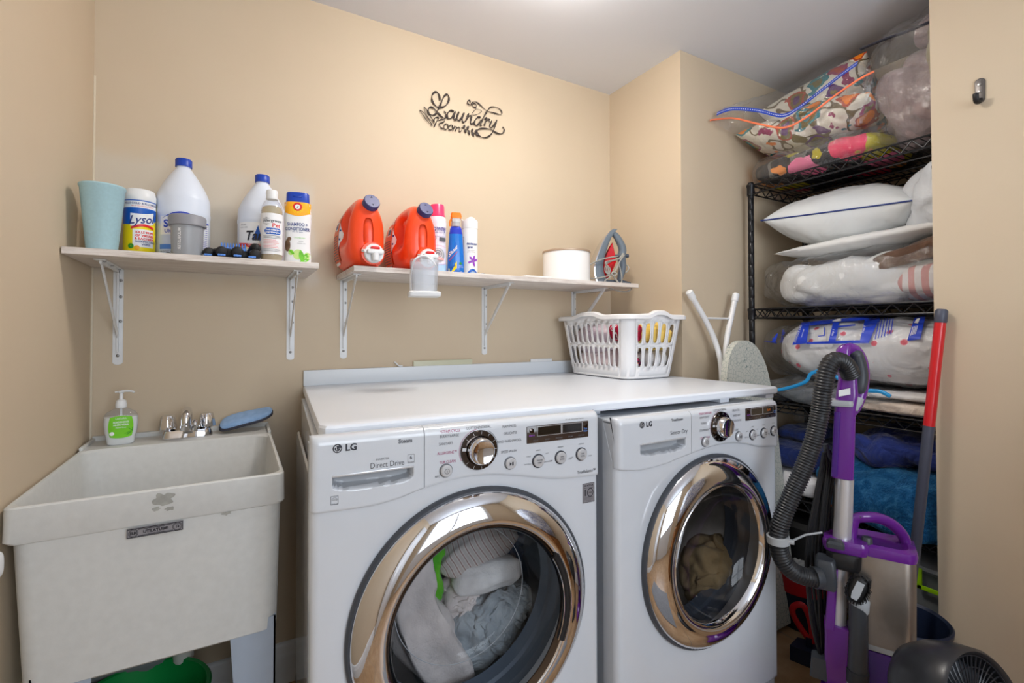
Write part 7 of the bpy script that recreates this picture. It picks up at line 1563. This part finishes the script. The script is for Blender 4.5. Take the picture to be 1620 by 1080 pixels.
for k in range(120):
    an = 2*PI*k/120; q = 0.5+0.5*math.sin(an); c_ = a.lerp(b, 0.04+0.92*q)+sd*(0.0215*math.cos(an)); o_ = c_+sd*(0.006*math.cos(an))+ax*(0.006*math.sin(an))-VD*0.022+Vector((rnd.uniform(-.003, .003), rnd.uniform(-.003, .003), rnd.uniform(-.003, .003))); mb.cyl(c_, o_, 0.0016, 0.0008, 5)
mb.build('bristles', t, world=True)
mb = MB().use('light_grey_plastic'); mb.loft([[a.lerp(b, q)-VD*0.0165+sd*(w_*u)+VD*0.002*v for u, v in ((-1, 0), (1, 0), (1, 1), (-1, 1))] for q, w_ in ((0.10, .007), (0.3, .010), (0.8, .009))]); mb.build('brush_opening', t, world=True)
# looped power cord on the rear hooks
mb = MB().use('cord_black')
for k, (x0_, x1_, x2_, dd, yt) in enumerate(((1303, 1292, 1278, .0, 712), (1307, 1296, 1284, -.01, 716), (1312, 1300, 1290, -.02, 722), (1299, 1289, 1275, .008, 718), (1316, 1306, 1300, -.03, 735))):
    mb.tube(smooth_path([V(x0_+4, yt, -.03+dd), V(x0_, yt+20, -.03+dd), V(x1_, 790, -.03+dd), V(x2_, 870, -.035+dd), V(x2_+2, 940, -.035+dd), V(x2_+10, 1000, -.035+dd), V(x2_+22, 1042, -.035+dd), V(x2_+28, 1052, -.035+dd)], 6), 0.0046, 8)
    mb.tube(smooth_path([V(x0_+4, yt, -.035+dd), V(x0_+9, yt+22, -.035+dd), V(x1_+12, 800, -.035+dd), V(x2_+18, 880, -.04+dd), V(x2_+20, 960, -.04+dd), V(x2_+24, 1040, -.04+dd)], 6), 0.0046, 8)
mb.build('power_cord', t, world=True)
mb = MB().use('vacuum_grey'); mb.tube(smooth_path([V(1330, 735, -.02), V(1312, 727, -.03), V(1305, 706, -.035)], 5), 0.008, 10); mb.build('cord_hook', t, world=True); mb = MB().use('vacuum_grey'); mb.loft([vr(mb, V(1297, 1074, -.02), .026, .022, .008), vr(mb, V(1297, 1042, -.02), .022, .02, .008)]); mb.build('cord_hook', t, world=True)
# floor head
hb = V(1318, 1075); mb = MB().use('vacuum_purple'); hz = lambda z: Vector((hb.x, hb.y, z))
mb.loft([vr(mb, hz(0.012), .115, .10, .03), vr(mb, hz(0.02), .120, .105, .035), vr(mb, hz(0.060), .116, .10, .04), vr(mb, hz(0.095), .09, .078, .04), vr(mb, hz(0.105), .06, .05, .03)]); mb.build('floor_head', t, world=True)
mb = MB().use('vacuum_purple_dark'); mb.loft([vr(mb, Vector((hb.x, hb.y, z))+VR*0.03, w_, .05, .02) for z, w_ in ((0.09, .06), (0.13, .055), (0.19, .06))]); mb.build('neck', t, world=True)
for s_ in (-1, 1):
    mb = MB().use('rubber_dark'); c_ = hb+VR*(0.10*s_)+VD*0.07; mb.tube([Vector((c_.x, c_.y, 0.03))-VR*0.012, Vector((c_.x, c_.y, 0.03))+VR*0.012], 0.030, 20); mb.build('wheel', t, world=True)
# ------------------------------------------------------------------ mop, bucket, dust pan, fan
t = thing('mop_bucket', 'round navy plastic bucket on the floor holding the red handled mop', 'bucket', (2.226, -1.150, 0))
mb = MB().use('navy_plastic'); mb.lathe([(0.001, 0), (0.092, 0), (0.096, 0.006), (0.120, 0.295), (0.126, 0.298), (0.128, 0.314), (0.123, 0.319), (0.116, 0.312), (0.092, 0.012), (0.001, 0.010)], 56); mb.build('bucket_body', t)
mp_top = PX(1490, 489, 2.335); a = Vector((2.232, -1.140, 0.05))
t = thing('mop', 'mop with a red and grey handle standing in the round navy bucket', 'mop', (a.x, a.y, 0.014))
def mp(q): return a.lerp(mp_top, q)
mb = MB().use('broom_red'); mb.tube([mp(.70), mp(.965)], [0.0155, 0.0150], 20); mb.build('upper_handle', t, world=True)
mb = MB().use('broom_grey'); mb.tube([mp(.05), mp(.35), mp(.352), mp(.70)], [0.0125, 0.0125, 0.0145, 0.0150], 20); mb.build('lower_handle', t, world=True)
mb = MB().use('broom_grey'); mb.tube([mp(.965), mp(.968), mp(.995), mp(1.0)], [0.0150, 0.0165, 0.0165, 0.012], 20); mb.build('end_cap', t, world=True)
fabric('mop_yarn', (196, 196, 194), (150, 152, 156), 60, 0.8, 120)
mb = MB().use('mop_yarn'); mb.blob((2.228, -1.145, 0.075), (0.07, 0.07, 0.055), (0.8, 0.8), 0.012, 30, 36, 20, 4, ridge=0.03, rfreq=50); mb.build('mop_head', t, world=True)
def FP(px, py, z):
    d = sight(px, py); return CAM+d*((z-CAM.z)/d.z)
c_ = FP(1276, 905, 0.23)
t = thing('red_pail', 'black pail with a wide red rim holding a white rag, between dryer and rack', 'pail', (c_.x+0.02, c_.y+0.03, 0))
mb = MB().use('navy_plastic'); mb.lathe([(0.001, 0.0), (0.075, 0.0), (0.08, 0.005), (0.094, 0.155), (0.090, 0.156), (0.076, 0.012), (0.001, 0.010)], 48); mb.build('pail_body', t)
mb = MB().use('mop_red'); mb.lathe([(0.0945, 0.150), (0.100, 0.155), (0.108, 0.225), (0.114, 0.228), (0.116, 0.242), (0.110, 0.246), (0.103, 0.238), (0.092, 0.152)], 48, cap0=False, cap1=False); mb.build('red_band', t)
mb = MB().use('mop_yarn'); mb.blob((0, 0, 0.205), (0.085, 0.085, 0.048), (0.8, 0.8), 0.012, 24, 48, 24, 2, ridge=0.04, rfreq=40); tag(mb.build('white_rag', loc=tuple(t.location)), 'white shaggy rag lying in the red rimmed pail', 'rag')
c_ = FP(1270, 1000, 0.10)
t = thing('dust_pan', 'black dust pan with a red loop handle standing on the floor behind the vacuum', 'dust pan', (c_.x, c_.y, 0))
mb = MB().use('mop_red'); pts = smooth_path([c_+VR*(-.028)+Vector((0, 0, .05)), c_+VR*(-.03)+Vector((0, 0, .085)), c_+VR*.0+Vector((0, 0, .10)), c_+VR*.022+Vector((0, 0, .06)), c_+VR*.032+Vector((0, 0, -.02)), c_+VR*.012+Vector((0, 0, -.01))], 6, True); mb.tube(pts, 0.011, 10, closed=True, flat=0.6); mb.build('handle', t, world=True)
mb = MB().use('navy_plastic'); c0 = Vector((c_.x, c_.y, 0)); mb.loft([[c0+VR*u+VD*v+Vector((0, 0, z)) for u, v in ((-.04, -.03), (.09, -.05), (.10, .05), (-.02, .04))] for z in (0.0, 0.02, 0.055)]); mb.tube([c0+VR*.02+Vector((0, 0, .05)), c_+VR*.02+Vector((0, 0, -.01))], 0.012, 10); mb.build('pan', t, world=True)
# fan
fc = PT(1507, 1108, 1.10); ax = Vector((-0.50, -0.62, 0.36)).normalized(); ax = (ax+r_*0.42-u_*0.10).normalized()
t = thing('floor_fan', 'round black air circulator fan on the floor against the bare right wall', 'fan', (fc.x, fc.y, 0))
S1 = ax.cross(Vector((0, 0, 1))).normalized(); S2 = S1.cross(ax).normalized()
def fr(r, d, n=72): return [fc+ax*d+(S1*math.cos(2*PI*k/n)+S2*math.sin(2*PI*k/n))*r for k in range(n)]
mb = MB().use('fan_black'); mb.loft([fr(r, d) for r, d in ((0.04, -0.10), (0.07, -0.095), (0.098, -0.07), (0.114, -0.03), (0.120, 0.02), (0.118, 0.06), (0.112, 0.068), (0.106, 0.062), (0.104, 0.02), (0.100, -0.02))], cap1=False); mb.build('shroud', t, world=True, sharp=50)
mb = MB().use('fan_black')
for k in range(46):
    a0 = 2*PI*k/46; p = [fc+ax*(0.054+0.006*math.sin(PI*q/6))+(S1*math.cos(a0+0.5*q/6)+S2*math.sin(a0+0.5*q/6))*(0.028+0.076*q/6) for q in range(7)]; mb.tube(p, 0.0017, 5)
for rr in (0.055, 0.08, 0.103): mb.tube([q for q in fr(rr, 0.058, 48)], 0.0016, 5, closed=True)
mb.build('grille', t, world=True)
mb = MB().use('light_grey_plastic'); mb.loft([fr(r, d, 40) for r, d in ((0.030, 0.045), (0.030, 0.058), (0.024, 0.063), (0.002, 0.064))]); mb.build('centre_cap', t, world=True)
for k in range(5):
    mb = MB().use('rubber_dark'); a0 = 2*PI*k/5
    def bl(u, v): an = a0+(u-0.5)*0.9; rr = 0.024+0.072*v; return fc+ax*(0.005+0.022*(u-0.5)*2)+(S1*math.cos(an)+S2*math.sin(an))*rr
    mb.grid(bl, 10, 8); o = mb.build('blade', t, world=True); m_ = o.modifiers.new('thick', 'SOLIDIFY'); m_.thickness = 0.002
mb = MB().use('fan_black'); b0 = Vector((fc.x, fc.y, 0)); mb.lathe([(0.095, 0.0), (0.10, 0.006), (0.09, 0.03), (0.05, 0.05), (0.035, 0.09), (0.030, max(0.1, fc.z-0.10))], 40, b0, cap0=True); mb.build('stand', t, world=True)
# ------------------------------------------------------------------ behind the camera: seen only in the chrome doors
fabric('rug_grey', (150, 152, 156), (120, 122, 128), 90, 1.0, 160)
mb = MB().use('rug_grey'); mb.box(0.75, 1.55, -1.75, -1.25, 0.0, 0.012, 0.005); tag(mb.build('floor_mat'), 'grey woven mat on the tiles before the washer', 'mat')
def wicker():
    k = NT('wicker'); k.b.inputs['Roughness'].default_value = 0.7; mp = k.coords(); br = k.node('ShaderNodeTexBrick'); br.inputs['Scale'].default_value = 1; br.inputs['Brick Width'].default_value = 0.04; br.inputs['Row Height'].default_value = 0.014; br.inputs['Mortar Size'].default_value = 0.002
    mp.inputs['Rotation'].default_value = (R(90), 0, 0); k.link(mp, 'Vector', br, 'Vector'); br.inputs['Color1'].default_value = srgb((176, 118, 58)); br.inputs['Color2'].default_value = srgb((150, 94, 44)); br.inputs['Mortar'].default_value = srgb((84, 50, 24)); k.link(br, 'Color', k.b, 'Base Color'); k.bump(br, 'Fac', -0.6, 0.006)
wicker()
t = thing('wicker_hamper', 'honey brown wicker hamper on the floor beneath the flowered quilt', 'hamper', (2.06, -2.10, 0))
mb = MB().use('wicker'); mb.loft([rrect(-0.19, 0.19, -0.15, 0.15, 0.03, 0), rrect(-0.22, 0.22, -0.175, 0.175, 0.03, 0.50), rrect(-0.21, 0.21, -0.165, 0.165, 0.03, 0.50), rrect(-0.18, 0.18, -0.14, 0.14, 0.03, 0.02)]); mb.build('hamper_body', t)
mb = MB().use('wicker'); mb.tube([Vector(p) for p in rrect(-0.215, 0.215, -0.17, 0.17, 0.03, 0.50)], 0.014, 8, closed=True); mb.build('rim', t)
t = thing('bagged_quilt', 'blue and white flowered quilt in a clear bag on the wicker hamper', 'bagged bedding', (2.06, -2.10, 0.515))
soft('quilt', None, None, 'blue_toile', (0, 0, 0.36), (0.24, 0.20, 0.355), 40, (0.6, 0.5), 0.02, 0.05, parent=t)
bagfilm(t, 'bag_film', (2.06, -2.10, 0.515+0.37), (0.255, 0.215, 0.37), 41, fn=lay(-0.369))
